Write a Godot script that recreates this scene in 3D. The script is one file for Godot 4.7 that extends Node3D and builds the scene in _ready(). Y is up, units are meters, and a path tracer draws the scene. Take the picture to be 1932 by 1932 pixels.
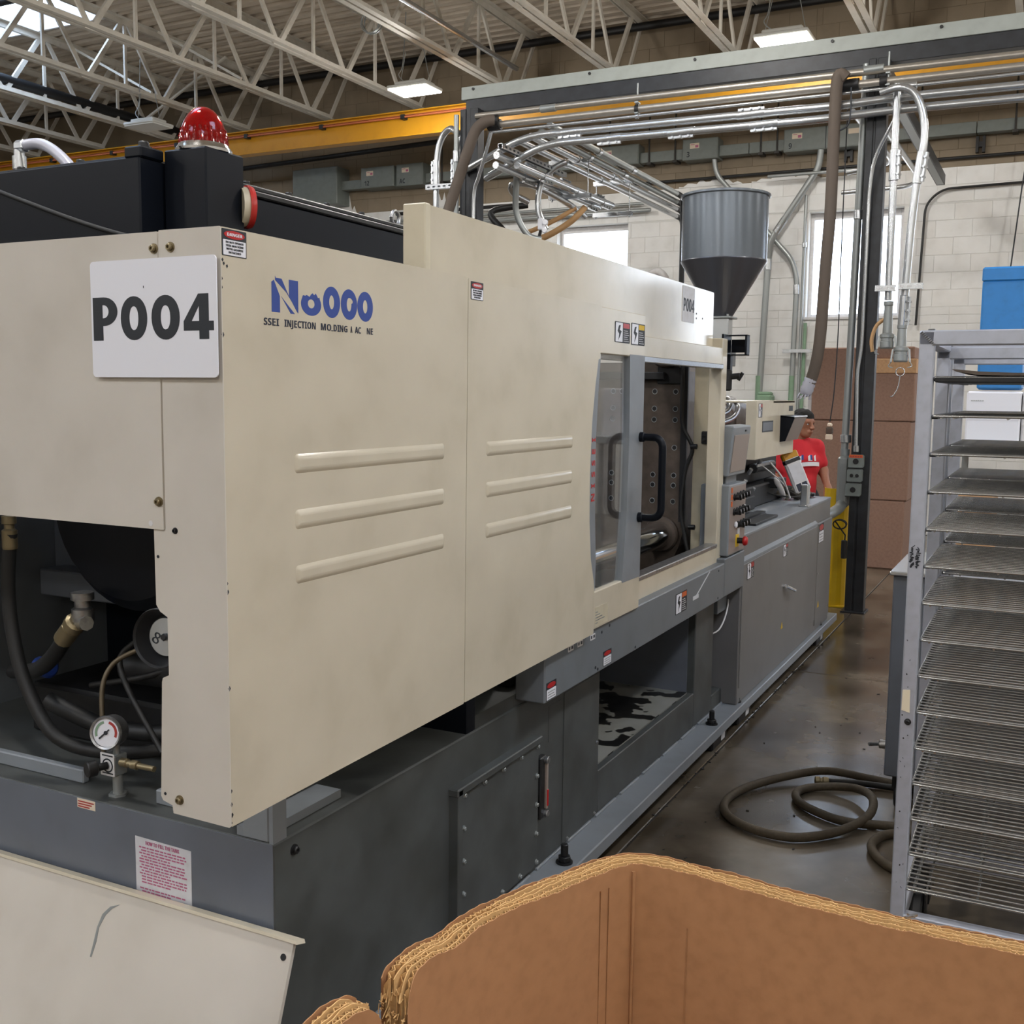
extends Node3D
# An injection moulding shop: big cream and grey moulding machine, wire tray racks, cardboard bin, overhead pipes, joist roof.
# y up, metres, floor at y = 0; the machine runs along -z, the block wall stands at z = -13.75.

const FLAT := 0xFFFFFFFF
var names := {}
var noise_made := {}
var rng := RandomNumberGenerator.new()
var M := {}

# ---------------------------------------------------------------- names, things, parts
func numbered(n: String) -> String:
	if not names.has(n):
		names[n] = 0
		return n
	names[n] += 1
	return "%s_%03d" % [n, names[n]]

func tag(o: Node3D, label: String, category := "", group := "", kind := "") -> Node3D:
	if label: o.set_meta("label", label)
	if category: o.set_meta("category", category)
	if group: o.set_meta("group", group)
	if kind: o.set_meta("kind", kind)
	return o

func thing(called: String, label: String, category: String, at := Vector3.ZERO, group := "") -> Node3D:
	var o := Node3D.new()
	o.name = numbered(called)
	o.position = at
	add_child(o)
	tag(o, label, category, group)
	return o

func struct_node(called: String, label := "") -> Node3D:
	var o := Node3D.new()
	o.name = numbered(called)
	add_child(o)
	tag(o, label, "", "", "structure")
	return o

func offset_of(n: Node) -> Vector3:
	var p := Vector3.ZERO
	while n != self and n != null:
		p += (n as Node3D).position
		n = n.get_parent()
	return p

func obj(called: String, st: SurfaceTool, m: Material, parent: Node = self) -> MeshInstance3D:
	st.generate_normals()
	var o := MeshInstance3D.new()
	o.mesh = st.commit()
	o.material_override = m
	o.cast_shadow = GeometryInstance3D.SHADOW_CASTING_SETTING_ON
	if parent == self:
		o.name = numbered(called)
		# put the node at the base of its shape
		var b: AABB = o.mesh.get_aabb()
		var c := Vector3(b.position.x + b.size.x / 2, b.position.y, b.position.z + b.size.z / 2)
		var arr := ArrayMesh.new()
		for s in o.mesh.get_surface_count():
			var a: Array = o.mesh.surface_get_arrays(s)
			var v: PackedVector3Array = a[Mesh.ARRAY_VERTEX]
			for i in v.size(): v[i] -= c
			a[Mesh.ARRAY_VERTEX] = v
			arr.add_surface_from_arrays(Mesh.PRIMITIVE_TRIANGLES, a)
		o.mesh = arr
		o.position = c
	else:
		o.name = called
		o.position = -offset_of(parent)
	parent.add_child(o, true)
	return o

func solo(called: String, st: SurfaceTool, m: Material, label: String, category: String, group := "") -> MeshInstance3D:
	var o := obj(called, st, m)
	tag(o, label, category, group)
	return o

func dup(src: Node3D, at: Vector3, label: String, called: String) -> Node3D:
	var o: Node3D = src.duplicate()
	o.name = numbered(called)
	add_child(o)
	o.position = at
	o.set_meta("label", label)
	return o

# ---------------------------------------------------------------- shapes
func S() -> SurfaceTool:
	var st := SurfaceTool.new()
	st.begin(Mesh.PRIMITIVE_TRIANGLES)
	return st

func tri(st: SurfaceTool, a: Vector3, b: Vector3, c: Vector3, n := Vector3.ZERO, sg := FLAT) -> void:
	if n != Vector3.ZERO and (c - a).cross(b - a).dot(n) < 0.0:
		var t := b
		b = c
		c = t
	st.set_smooth_group(sg)
	st.add_vertex(a)
	st.set_smooth_group(sg)
	st.add_vertex(b)
	st.set_smooth_group(sg)
	st.add_vertex(c)

func quad(st: SurfaceTool, a: Vector3, b: Vector3, c: Vector3, d: Vector3, n := Vector3.ZERO, sg := FLAT) -> void:
	tri(st, a, b, c, n, sg)
	tri(st, a, c, d, n, sg)

func bx(st: SurfaceTool, c: Vector3, s: Vector3, bev := 0.0, b := Basis()) -> void:
	var h := s / 2.0
	bev = minf(bev, minf(h.x, minf(h.y, h.z)) * 0.9)
	var P := func(ax: int, sx: float, sy: float, sz: float) -> Vector3:
		var v := Vector3(sx * (h.x - (0.0 if ax == 0 else bev)), sy * (h.y - (0.0 if ax == 1 else bev)), sz * (h.z - (0.0 if ax == 2 else bev)))
		return c + b * v
	for s1 in [-1.0, 1.0]:
		quad(st, P.call(0, s1, -1.0, -1.0), P.call(0, s1, 1.0, -1.0), P.call(0, s1, 1.0, 1.0), P.call(0, s1, -1.0, 1.0), b * Vector3(s1, 0, 0))
		quad(st, P.call(1, -1.0, s1, -1.0), P.call(1, 1.0, s1, -1.0), P.call(1, 1.0, s1, 1.0), P.call(1, -1.0, s1, 1.0), b * Vector3(0, s1, 0))
		quad(st, P.call(2, -1.0, -1.0, s1), P.call(2, 1.0, -1.0, s1), P.call(2, 1.0, 1.0, s1), P.call(2, -1.0, 1.0, s1), b * Vector3(0, 0, s1))
	if bev <= 0.0:
		return
	for s1 in [-1.0, 1.0]:
		for s2 in [-1.0, 1.0]:
			quad(st, P.call(0, s1, s2, -1.0), P.call(0, s1, s2, 1.0), P.call(1, s1, s2, 1.0), P.call(1, s1, s2, -1.0), b * Vector3(s1, s2, 0))
			quad(st, P.call(1, -1.0, s1, s2), P.call(1, 1.0, s1, s2), P.call(2, 1.0, s1, s2), P.call(2, -1.0, s1, s2), b * Vector3(0, s1, s2))
			quad(st, P.call(0, s1, -1.0, s2), P.call(0, s1, 1.0, s2), P.call(2, s1, 1.0, s2), P.call(2, s1, -1.0, s2), b * Vector3(s1, 0, s2))
			for s3 in [-1.0, 1.0]:
				tri(st, P.call(0, s1, s2, s3), P.call(1, s1, s2, s3), P.call(2, s1, s2, s3), b * Vector3(s1, s2, s3))

func bb(st: SurfaceTool, x0: float, x1: float, y0: float, y1: float, z0: float, z1: float, bev := 0.0) -> void:
	bx(st, Vector3((x0 + x1) / 2, (y0 + y1) / 2, (z0 + z1) / 2), Vector3(absf(x1 - x0), absf(y1 - y0), absf(z1 - z0)), bev)

func bar(st: SurfaceTool, a: Vector3, b: Vector3, w: float, t: float, up := Vector3.UP, bev := 0.0) -> void:
	# a rectangular bar from a to b, w along the side, t along «up»
	var d := (b - a).normalized()
	if absf(d.dot(up)) > 0.98: up = Vector3(1, 0, 0)
	var sx := d.cross(up).normalized()
	var uy := sx.cross(d).normalized()
	bx(st, (a + b) / 2, Vector3(w, t, a.distance_to(b)), bev, Basis(sx, uy, -d))

func curve(pts: Array, per := 6) -> Array:
	var o := []
	for i in pts.size() - 1:
		var p0: Vector3 = pts[maxi(i - 1, 0)]
		var p1: Vector3 = pts[i]
		var p2: Vector3 = pts[i + 1]
		var p3: Vector3 = pts[mini(i + 2, pts.size() - 1)]
		for k in per:
			o.append(p1.cubic_interpolate(p2, p0, p3, float(k) / per))
	o.append(pts[pts.size() - 1])
	return o

func elbowed(pts: Array, r: float, per := 5) -> Array:
	# straight runs with rounded corners of radius r
	var o := [pts[0]]
	for i in range(1, pts.size() - 1):
		var p: Vector3 = pts[i]
		var a: Vector3 = (pts[i - 1] as Vector3) - p
		var c: Vector3 = (pts[i + 1] as Vector3) - p
		var l := minf(r, minf(a.length(), c.length()) * 0.48)
		var q0 := p + a.normalized() * l
		var q1 := p + c.normalized() * l
		for k in per + 1:
			var t := float(k) / per
			o.append(q0.lerp(p, t).lerp(p.lerp(q1, t), t))
	o.append(pts[pts.size() - 1])
	return o

func tube(st: SurfaceTool, pts: Array, r: float, n := 10, radii := [], capped := true) -> void:
	var rings := []
	var d0: Vector3 = ((pts[1] as Vector3) - (pts[0] as Vector3)).normalized()
	var up := Vector3.UP if absf(d0.y) < 0.9 else Vector3.RIGHT
	var u := d0.cross(up).normalized()
	for i in pts.size():
		var d: Vector3
		if i == 0: d = pts[1] - pts[0]
		elif i == pts.size() - 1: d = pts[i] - pts[i - 1]
		else: d = pts[i + 1] - pts[i - 1]
		d = d.normalized()
		u = (u - d * u.dot(d)).normalized()
		var v := d.cross(u)
		var rr: float = radii[i] if radii.size() else r
		var ring := []
		for k in n:
			var a := TAU * k / n
			ring.append((pts[i] as Vector3) + (u * cos(a) + v * sin(a)) * rr)
		rings.append(ring)
	for i in pts.size() - 1:
		var mid: Vector3 = (pts[i] + pts[i + 1]) / 2
		for k in n:
			var k2 := (k + 1) % n
			var a: Vector3 = rings[i][k]
			var b: Vector3 = rings[i][k2]
			var c: Vector3 = rings[i + 1][k2]
			var d: Vector3 = rings[i + 1][k]
			quad(st, a, b, c, d, (a + b + c + d) / 4 - mid, 1)
	if capped:
		for e in [0, pts.size() - 1]:
			var out: Vector3 = (pts[0] - pts[1]) if e == 0 else (pts[e] - pts[e - 1])
			for k in n:
				tri(st, pts[e], rings[e][k], rings[e][(k + 1) % n], out)

func lathe(st: SurfaceTool, prof: Array, at: Vector3, b := Basis(), n := 20, smooth := false) -> void:
	# prof: Vector2(radius, height along local y)
	for i in prof.size() - 1:
		var p: Vector2 = prof[i]
		var q: Vector2 = prof[i + 1]
		var sg := 1 if smooth else (i % 30) + 1
		var nr := Vector2(q.y - p.y, p.x - q.x)
		for k in n:
			var a0 := TAU * k / n
			var a1 := TAU * (k + 1) / n
			var c0 := Vector3(cos(a0), 0, sin(a0))
			var c1 := Vector3(cos(a1), 0, sin(a1))
			var nn := b * ((c0 + c1).normalized() * nr.x + Vector3(0, nr.y, 0))
			var A := at + b * (c0 * p.x + Vector3(0, p.y, 0))
			var B := at + b * (c1 * p.x + Vector3(0, p.y, 0))
			var C := at + b * (c1 * q.x + Vector3(0, q.y, 0))
			var D := at + b * (c0 * q.x + Vector3(0, q.y, 0))
			if p.x > 1e-6: tri(st, A, B, C, nn, sg)
			if q.x > 1e-6: tri(st, A, C, D, nn, sg)

func cyl(st: SurfaceTool, at: Vector3, axis: Vector3, r: float, h: float, n := 14, bev := 0.0) -> void:
	lathe(st, [Vector2(0, 0), Vector2(r - bev, 0), Vector2(r, bev), Vector2(r, h - bev), Vector2(r - bev, h), Vector2(0, h)], at, along(axis), n)

func along(axis: Vector3) -> Basis:
	# a basis whose y runs along the axis
	var y := axis.normalized()
	var x := y.cross(Vector3.FORWARD if absf(y.z) < 0.9 else Vector3.RIGHT).normalized()
	return Basis(x, y, x.cross(y))

func ext(st: SurfaceTool, poly: PackedVector2Array, tf: Transform3D, depth: float) -> void:
	# front face at local z = 0 looking along +z, back at -depth
	var idx := Geometry2D.triangulate_polygon(poly)
	var nz := tf.basis.z
	for i in range(0, idx.size(), 3):
		var a := tf * Vector3(poly[idx[i]].x, poly[idx[i]].y, 0)
		var b := tf * Vector3(poly[idx[i + 1]].x, poly[idx[i + 1]].y, 0)
		var c := tf * Vector3(poly[idx[i + 2]].x, poly[idx[i + 2]].y, 0)
		tri(st, a, b, c, nz)
		tri(st, a - nz * depth, b - nz * depth, c - nz * depth, -nz)
	var turn := 1.0 if not Geometry2D.is_polygon_clockwise(poly) else -1.0
	for i in poly.size():
		var p := poly[i]
		var q := poly[(i + 1) % poly.size()]
		var o := Vector2(q.y - p.y, p.x - q.x) * turn
		var a := tf * Vector3(p.x, p.y, 0)
		var b := tf * Vector3(q.x, q.y, 0)
		quad(st, a, b, b - nz * depth, a - nz * depth, tf.basis * Vector3(o.x, o.y, 0))

func ring(st: SurfaceTool, outer: PackedVector2Array, inner: PackedVector2Array, tf: Transform3D, depth: float) -> void:
	var n := outer.size()
	var nz := tf.basis.z
	for i in n:
		var j := (i + 1) % n
		var a := tf * Vector3(outer[i].x, outer[i].y, 0)
		var b := tf * Vector3(outer[j].x, outer[j].y, 0)
		var c := tf * Vector3(inner[j].x, inner[j].y, 0)
		var d := tf * Vector3(inner[i].x, inner[i].y, 0)
		quad(st, a, b, c, d, nz)
		quad(st, a - nz * depth, b - nz * depth, c - nz * depth, d - nz * depth, -nz)
		quad(st, a, b, b - nz * depth, a - nz * depth, (a + b) / 2 - (c + d) / 2)
		quad(st, d, c, c - nz * depth, d - nz * depth, (c + d) / 2 - (a + b) / 2)

func V2(a: Array) -> PackedVector2Array:
	var o := PackedVector2Array()
	for p in a: o.append(Vector2(p[0], p[1]))
	return o

func oval(cx: float, cy: float, rx: float, ry: float, n := 28, pw := 2.0) -> PackedVector2Array:
	var o := PackedVector2Array()
	for k in n:
		var a := TAU * k / n
		var c := cos(a)
		var s := sin(a)
		o.append(Vector2(cx + rx * signf(c) * pow(absf(c), 2.0 / pw), cy + ry * signf(s) * pow(absf(s), 2.0 / pw)))
	return o

func face_x(x: float) -> Transform3D:   # local (u, v) = (-z, y), looking along +x
	return Transform3D(Basis(Vector3(0, 0, -1), Vector3.UP, Vector3(1, 0, 0)), Vector3(x, 0, 0))

func face_z(z: float) -> Transform3D:   # local (u, v) = (x, y), looking along +z
	return Transform3D(Basis(), Vector3(0, 0, z))

func rr(x0: float, x1: float, y0: float, y1: float, r: float, n := 4) -> PackedVector2Array:
	var o := PackedVector2Array()
	for q in 4:
		var cx := x1 - r if q == 0 or q == 3 else x0 + r
		var cy := y1 - r if q < 2 else y0 + r
		for k in n + 1:
			var a := PI / 2 * (q + float(k) / n)
			o.append(Vector2(cx + r * cos(a), cy + r * sin(a)))
	return o

func text(called: String, s: String, h: float, tf: Transform3D, m: Material, parent: Node, wide := 1.0, bold := true, width := 0.0) -> MeshInstance3D:
	# lettering of cap height h, centred on tf, or stretched to a width
	var tm := TextMesh.new()
	var f := SystemFont.new()
	f.font_names = PackedStringArray(["Droid Sans"])
	if bold: f.font_weight = 700
	tm.font = f
	tm.font_size = 48
	tm.pixel_size = h / (48 * 0.714)
	tm.depth = 0.0008
	tm.curve_step = 2.0
	tm.text = s
	var o := MeshInstance3D.new()
	o.mesh = tm
	o.material_override = m
	o.name = called
	parent.add_child(o, true)
	if width > 0.0:
		wide = width / maxf(tm.get_aabb().size.x, 0.001)
	o.transform = Transform3D(tf.basis * Basis.from_scale(Vector3(wide, 1, 1)), tf.origin - offset_of(parent))
	return o

func rects(x0: float, x1: float, y0: float, y1: float, holes: Array) -> Array:
	# [x0, x1, y0, y1] cut round rectangular holes
	var xs := [x0, x1]
	var ys := [y0, y1]
	for h in holes:
		for k in [0, 1]:
			if h[k] > x0 and h[k] < x1 and not xs.has(h[k]): xs.append(h[k])
			if h[k + 2] > y0 and h[k + 2] < y1 and not ys.has(h[k + 2]): ys.append(h[k + 2])
	xs.sort()
	ys.sort()
	var o := []
	for j in ys.size() - 1:
		for i in xs.size() - 1:
			var c := Vector2((xs[i] + xs[i + 1]) / 2, (ys[j] + ys[j + 1]) / 2)
			var open := false
			for h in holes:
				if c.x > h[0] and c.x < h[1] and c.y > h[2] and c.y < h[3]: open = true
			if not open: o.append([xs[i], xs[i + 1], ys[j], ys[j + 1]])
	return o

# ---------------------------------------------------------------- materials
func noise(kind: String) -> NoiseTexture2D:
	if noise_made.has(kind): return noise_made[kind]
	var f := FastNoiseLite.new()
	f.seed = kind.hash() % 1000
	var t := NoiseTexture2D.new()
	t.width = 512
	t.height = 512
	t.seamless = true
	t.normalize = true
	var g := Gradient.new()
	match kind:
		"soft":   # faint cloudy grime on paint
			f.frequency = 0.008
			f.fractal_octaves = 5
			g.offsets = PackedFloat32Array([0.0, 0.45, 1.0])
			g.colors = PackedColorArray([Color(0.93, 0.925, 0.915), Color(0.975, 0.973, 0.97), Color(1, 1, 1)])
		"worn":   # oily, worn grey steel
			f.frequency = 0.012
			f.fractal_octaves = 6
			g.offsets = PackedFloat32Array([0.0, 0.4, 0.75, 1.0])
			g.colors = PackedColorArray([Color(0.8, 0.79, 0.77), Color(0.91, 0.905, 0.9), Color(1, 1, 1), Color(0.95, 0.94, 0.93)])
		"rust":   # brown patches on steel
			f.frequency = 0.01
			f.fractal_octaves = 6
			g.offsets = PackedFloat32Array([0.0, 0.35, 0.6, 1.0])
			g.colors = PackedColorArray([Color(0.55, 0.38, 0.26), Color(0.75, 0.6, 0.48), Color(0.95, 0.9, 0.84), Color(1, 1, 1)])
		"oil":    # dark puddles with hard edges
			f.frequency = 0.006
			f.fractal_octaves = 4
			g.interpolation_mode = Gradient.GRADIENT_INTERPOLATE_LINEAR
			g.offsets = PackedFloat32Array([0.0, 0.4, 0.43, 1.0])
			g.colors = PackedColorArray([Color(0.16, 0.16, 0.16), Color(0.22, 0.22, 0.22), Color(0.95, 0.95, 0.93), Color(1, 1, 1)])
		"floor":  # stained polished concrete
			f.frequency = 0.006
			f.fractal_octaves = 7
			f.fractal_gain = 0.55
			g.offsets = PackedFloat32Array([0.0, 0.3, 0.55, 0.8, 1.0])
			g.colors = PackedColorArray([Color(0.55, 0.52, 0.47), Color(0.78, 0.74, 0.68), Color(0.9, 0.87, 0.82), Color(1, 0.98, 0.94), Color(0.86, 0.83, 0.78)])
		"gloss":  # roughness of that floor
			f.frequency = 0.01
			f.fractal_octaves = 6
			g.offsets = PackedFloat32Array([0.0, 0.5, 1.0])
			g.colors = PackedColorArray([Color(0.5, 0.5, 0.5), Color(0.75, 0.75, 0.75), Color(1, 1, 1)])
		"kraft":  # paper fibre
			f.frequency = 0.03
			f.fractal_octaves = 5
			g.offsets = PackedFloat32Array([0.0, 0.5, 1.0])
			g.colors = PackedColorArray([Color(0.9, 0.89, 0.88), Color(0.965, 0.96, 0.955), Color(1, 1, 1)])
		"brushed":
			f.frequency = 0.02
			f.fractal_octaves = 5
			g.offsets = PackedFloat32Array([0.0, 0.5, 1.0])
			g.colors = PackedColorArray([Color(0.7, 0.7, 0.71), Color(0.9, 0.9, 0.9), Color(1, 1, 1)])
		"relief":
			f.frequency = 0.04
			f.fractal_octaves = 4
	if kind != "relief": t.color_ramp = g
	t.noise = f
	noise_made[kind] = t
	return t

func mk(called: String, col: Color, rough := 0.5, metal := 0.0, tex := "", sc := 1.0, relief := 0.0) -> StandardMaterial3D:
	var m := StandardMaterial3D.new()
	m.resource_name = called
	m.albedo_color = col
	m.roughness = rough
	m.metallic = metal
	if tex:
		m.albedo_texture = noise(tex)
		m.uv1_triplanar = true
		m.uv1_world_triplanar = true
		m.uv1_scale = Vector3(sc, sc, sc)
	if relief > 0.0:
		m.heightmap_enabled = true
		m.heightmap_texture = noise("relief")
		m.heightmap_scale = relief
	M[called] = m
	return m

func hexc(s: String) -> Color:
	return Color.html(s)

func materials() -> void:
	mk("cream", hexc("cdc3ae"), 0.22, 0.0, "soft", 0.9)
	mk("cream_gloss", hexc("cdc3ae"), 0.16, 0.0, "soft", 0.9)
	mk("cream_end", hexc("cdc6bb"), 0.32, 0.0, "soft", 0.8)
	mk("cream_edge", hexc("cbc1a8"), 0.45, 0.0, "soft", 2.0)
	mk("grey_paint", hexc("6c7176"), 0.42, 0.0, "soft", 1.2)
	mk("grey_light", hexc("82878c"), 0.4, 0.0, "soft", 1.5)
	mk("grey_panel", hexc("706e6d"), 0.4, 0.0, "soft", 0.8)
	mk("bed", hexc("4b4e4d"), 0.5, 0.0, "worn", 0.7)
	mk("tank_grey", hexc("656a73"), 0.42, 0.0, "soft", 1.2)
	mk("chute", hexc("8b8a84"), 0.35, 0.0, "oil", 1.3)
	mk("black_paint", hexc("0d1119"), 0.4).metallic_specular = 0.3
	mk("black", hexc("121214"), 0.5)
	mk("rubber", hexc("161616"), 0.55)
	mk("dark_steel", hexc("2a2a2b"), 0.45, 0.3, "worn", 2.0)
	mk("column", hexc("2b2d31"), 0.45, 0.2, "worn", 1.5)
	mk("steel", hexc("b9b9ba"), 0.3, 0.9, "brushed", 4.0)
	mk("galv", hexc("c3c6c9"), 0.27, 0.85)
	mk("galv_dull", hexc("9b9f9e"), 0.4, 0.55)
	mk("pipe", hexc("bab4ab"), 0.33, 0.75, "soft", 4.0)
	mk("chrome", hexc("dcdcdc"), 0.12, 1.0)
	mk("brass", hexc("8d8064"), 0.4, 0.8)
	mk("brass_dark", hexc("5a5040"), 0.5, 0.6)
	mk("platen", hexc("5b5047"), 0.5, 0.3, "worn", 2.0)
	mk("alum", hexc("b4b8c4"), 0.4, 0.4, "soft", 5.0)
	mk("wire", hexc("b4b4b2"), 0.26, 0.9)
	mk("kraft_in", hexc("ab7d55"), 0.85, 0.0, "kraft", 2.0)
	mk("kraft_edge", hexc("d3aa72"), 0.9, 0.0, "kraft", 12.0)
	mk("kraft_flute", hexc("c59a63"), 0.9, 0.0, "kraft", 9.0)
	mk("box_brown", hexc("907160"), 0.8, 0.0, "kraft", 2.0)
	mk("box_tan", hexc("c99f75"), 0.8, 0.0, "kraft", 2.0)
	var fl := mk("concrete", hexc("726b62"), 0.34, 0.0, "floor", 0.37)
	fl.roughness_texture = noise("gloss")
	fl.roughness = 0.30
	fl.detail_enabled = true
	fl.detail_albedo = noise("worn")
	fl.detail_blend_mode = BaseMaterial3D.BLEND_MODE_MUL
	mk("joint", hexc("25221f"), 0.9)
	mk("block_white", hexc("e4e4e2"), 0.6, 0.0, "soft", 0.8, 0.05)
	mk("block_white_b", hexc("e2e1de"), 0.6, 0.0, "soft", 0.8, 0.05)
	mk("block_tan", hexc("897b67"), 0.7, 0.0, "soft", 0.8, 0.05)
	mk("block_tan_b", hexc("857763"), 0.7, 0.0, "soft", 0.8, 0.05)
	mk("mortar", hexc("dad9d5"), 0.85)
	mk("mortar_tan", hexc("7d6f5b"), 0.85)
	mk("deck", hexc("d2c6b5"), 0.6, 0.1, "soft", 1.0)
	mk("joist", hexc("dcd7cc"), 0.5, 0.1, "soft", 1.5)
	mk("joist_dark", hexc("3a3835"), 0.6, 0.1, "worn", 1.5)
	mk("crane", hexc("c58c0a"), 0.45, 0.0, "soft", 1.2)
	mk("crane_bar", hexc("b4623e"), 0.5)
	mk("yellow", hexc("d9b10d"), 0.45, 0.0, "soft", 2.0)
	mk("red", hexc("b01518"), 0.35)
	mk("red_text", hexc("a3342f"), 0.5)
	mk("horn_red", hexc("b12b25"), 0.3)
	mk("orange", hexc("c8622c"), 0.5)
	mk("white", hexc("e4e4ea"), 0.4)
	mk("white_dirty", hexc("d8d6d6"), 0.5, 0.0, "soft", 4.0)
	mk("ink", hexc("1c2128"), 0.5)
	mk("blue_ink", hexc("24408c"), 0.45)
	mk("blue_black", hexc("161f35"), 0.45)
	mk("pink_ink", hexc("b0607f"), 0.6)
	mk("paper", hexc("cfcfd3"), 0.6, 0.0, "soft", 6.0)
	mk("safety_orange", hexc("c65a22"), 0.5)
	mk("elec_box", hexc("757c79"), 0.45, 0.0, "soft", 2.0)
	mk("channel_grey", hexc("a3a9a4"), 0.5, 0.0, "soft", 1.5)
	mk("sticker", hexc("d8c9b4"), 0.6)
	mk("hose_grey", hexc("5b5047"), 0.75)
	mk("hose_floor", hexc("4f4433"), 0.7, 0.0, "worn", 9.0)
	mk("hopper", hexc("6b727a"), 0.26, 0.5)
	mk("hopper_dark", hexc("55565c"), 0.3, 0.5)
	mk("green_paint", hexc("7d9a80"), 0.5, 0.0, "soft", 2.0)
	mk("blue_plastic", hexc("2f7fc4"), 0.45, 0.0, "soft", 3.0)
	mk("screen_grey", hexc("8d8078"), 0.35)
	mk("membrane", hexc("8c7f79"), 0.4, 0.1)
	mk("tape", hexc("d9cdb4"), 0.7)
	mk("skin", hexc("96644c"), 0.55)
	mk("hair", hexc("0e0b0a"), 0.8)
	mk("shirt", hexc("c3202c"), 0.8)
	mk("trousers", hexc("1e1f24"), 0.85)
	mk("glove", hexc("7a7264"), 0.9, 0.0, "worn", 12.0)
	mk("glove_dark", hexc("2c2a28"), 0.9)
	mk("tan_hose", hexc("c39a6b"), 0.5)
	mk("clear_hose", hexc("b9b9c4"), 0.25)
	mk("lamp_body", hexc("c9c9c4"), 0.4)
	mk("lamp_off", hexc("d6d6d2"), 0.4)
	mk("wall_paint", hexc("dedad0"), 0.7, 0.0, "soft", 0.5)
	var g := mk("beacon", Color(0.78, 0.02, 0.05, 0.25), 0.08)
	g.transparency = BaseMaterial3D.TRANSPARENCY_ALPHA
	g.refraction_enabled = true
	g.refraction_scale = 0.05
	var p := mk("pane", Color(1, 1, 1, 0.08), 0.02)
	p.transparency = BaseMaterial3D.TRANSPARENCY_ALPHA
	var d := mk("door_pane", Color(0.35, 0.4, 0.45, 0.05), 0.03)
	d.transparency = BaseMaterial3D.TRANSPARENCY_ALPHA
	var e := mk("lamp_on", Color(1, 1, 1), 0.5)
	e.emission_enabled = true
	e.emission = Color(1.0, 0.97, 0.92)
	e.emission_energy_multiplier = 14.0

# ---------------------------------------------------------------- scene order
func _ready() -> void:
	rng.seed = 4711
	var cam := Camera3D.new()
	cam.name = "camera"
	cam.position = Vector3(0, 1.65, 0)
	cam.rotation_degrees = Vector3(-6.325, 26.733, 0.631)
	cam.fov = 50.947
	cam.near = 0.05
	cam.far = 200.0
	add_child(cam)
	cam.current = true
	var we := WorldEnvironment.new()
	we.name = "environment"
	var env := Environment.new()
	env.background_mode = Environment.BG_SKY
	var sky := Sky.new()
	var sm := ProceduralSkyMaterial.new()
	sm.sky_top_color = Color(0.72, 0.82, 0.95)
	sm.sky_horizon_color = Color(0.93, 0.96, 1.0)
	sm.ground_bottom_color = Color(0.55, 0.55, 0.55)
	sm.ground_horizon_color = Color(0.8, 0.82, 0.84)
	sm.sky_energy_multiplier = 1.0
	sky.sky_material = sm
	env.sky = sky
	env.background_energy_multiplier = SKY_ENERGY
	env.tonemap_mode = Environment.TONE_MAPPER_LINEAR
	env.tonemap_exposure = EXPOSURE
	env.sdfgi_enabled = true
	env.ssao_enabled = true
	env.ssil_enabled = true
	we.environment = env
	add_child(we)
	materials()
	build_lights()
	build_shell()
	build_joists()
	build_machine()
	build_machine_front()
	build_injection_end()
	build_gantry()
	build_wall_things()
	build_racks()
	build_back_stock()
	build_person()
	build_bin()
	build_floor_things()

const SKY_ENERGY := 11.0
const EXPOSURE := 0.86
const LAMP := 4.8
const LENS := 1.6

func build_lights() -> void:
	# high-bay panels in a grid under the joists; the one over the left aisle is switched off
	var xs := [-11.0, -6.85, -2.6, 1.7, 5.9]
	var zs := [-10.98, -6.4, -1.8, 2.8, 7.4]
	for zi in zs.size():
		for xi in xs.size():
			var on := not (zi == 0 and xi == 0)
			var label := "lit white high-bay panel over the hall, outside the photograph"
			if zi == 0:
				label = ["unlit white flat high-bay panel hanging behind the red beacon", "glowing flat high-bay panel hanging just above the yellow crane beam", "glowing flat high-bay panel hanging just above the long grey channel", label, label][xi]
			var t := thing("ceiling_light", label, "light", Vector3(xs[xi], 5.1, zs[zi]), "high-bay lights under the joists")
			var p := t.position
			var st := S()
			bb(st, p.x - 0.265, p.x + 0.265, 5.115, 5.15, p.z - 0.19, p.z + 0.19, 0.008)
			bb(st, p.x - 0.2, p.x + 0.2, 5.15, 5.2, p.z - 0.13, p.z + 0.13, 0.012)
			obj("housing", st, M.lamp_body, t)
			st = S()
			bb(st, p.x - 0.255, p.x + 0.255, 5.1, 5.115, p.z - 0.18, p.z + 0.18, 0.003)
			obj("diffuser", st, M.lamp_on if on else M.lamp_off, t)
			if zi == 0 and xi < 3:
				st = S()
				for s in [-1.0, 1.0]:
					tube(st, [p + Vector3(0.2 * s, 0.1, 0), p + Vector3(0.12 * s, 0.46, 0)], 0.004, 5)
				tube(st, curve([p + Vector3(-0.1, 0.1, 0.05), p + Vector3(-0.2, 0.2, 0.03), p + Vector3(-0.16, 0.34, 0), p + Vector3(-0.12, 0.9, 0)], 4), 0.006, 5)
				obj("hanger", st, M.galv_dull, t)
			if on:
				var l := AreaLight3D.new()
				l.name = "panel_light"
				l.area_size = Vector2(0.5, 0.35)
				l.light_energy = LAMP
				l.light_color = Color(1.0, 0.988, 0.97)
				l.shadow_enabled = true
				l.area_range = 40.0
				l.position = Vector3(0, -0.012, 0)
				l.rotation_degrees = Vector3(-90, 0, 0)
				t.add_child(l)
				# what the drop lens throws sideways and up to the deck
				var w := OmniLight3D.new()
				w.name = "lens_light"
				w.light_energy = LENS
				w.light_color = l.light_color
				w.light_size = 0.15
				w.omni_range = 40.0
				w.omni_attenuation = 2.0
				w.shadow_enabled = true
				w.position = Vector3(0, -0.17, 0)
				t.add_child(w)

func joints_z(k: int) -> float:
	return -13.75

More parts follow.
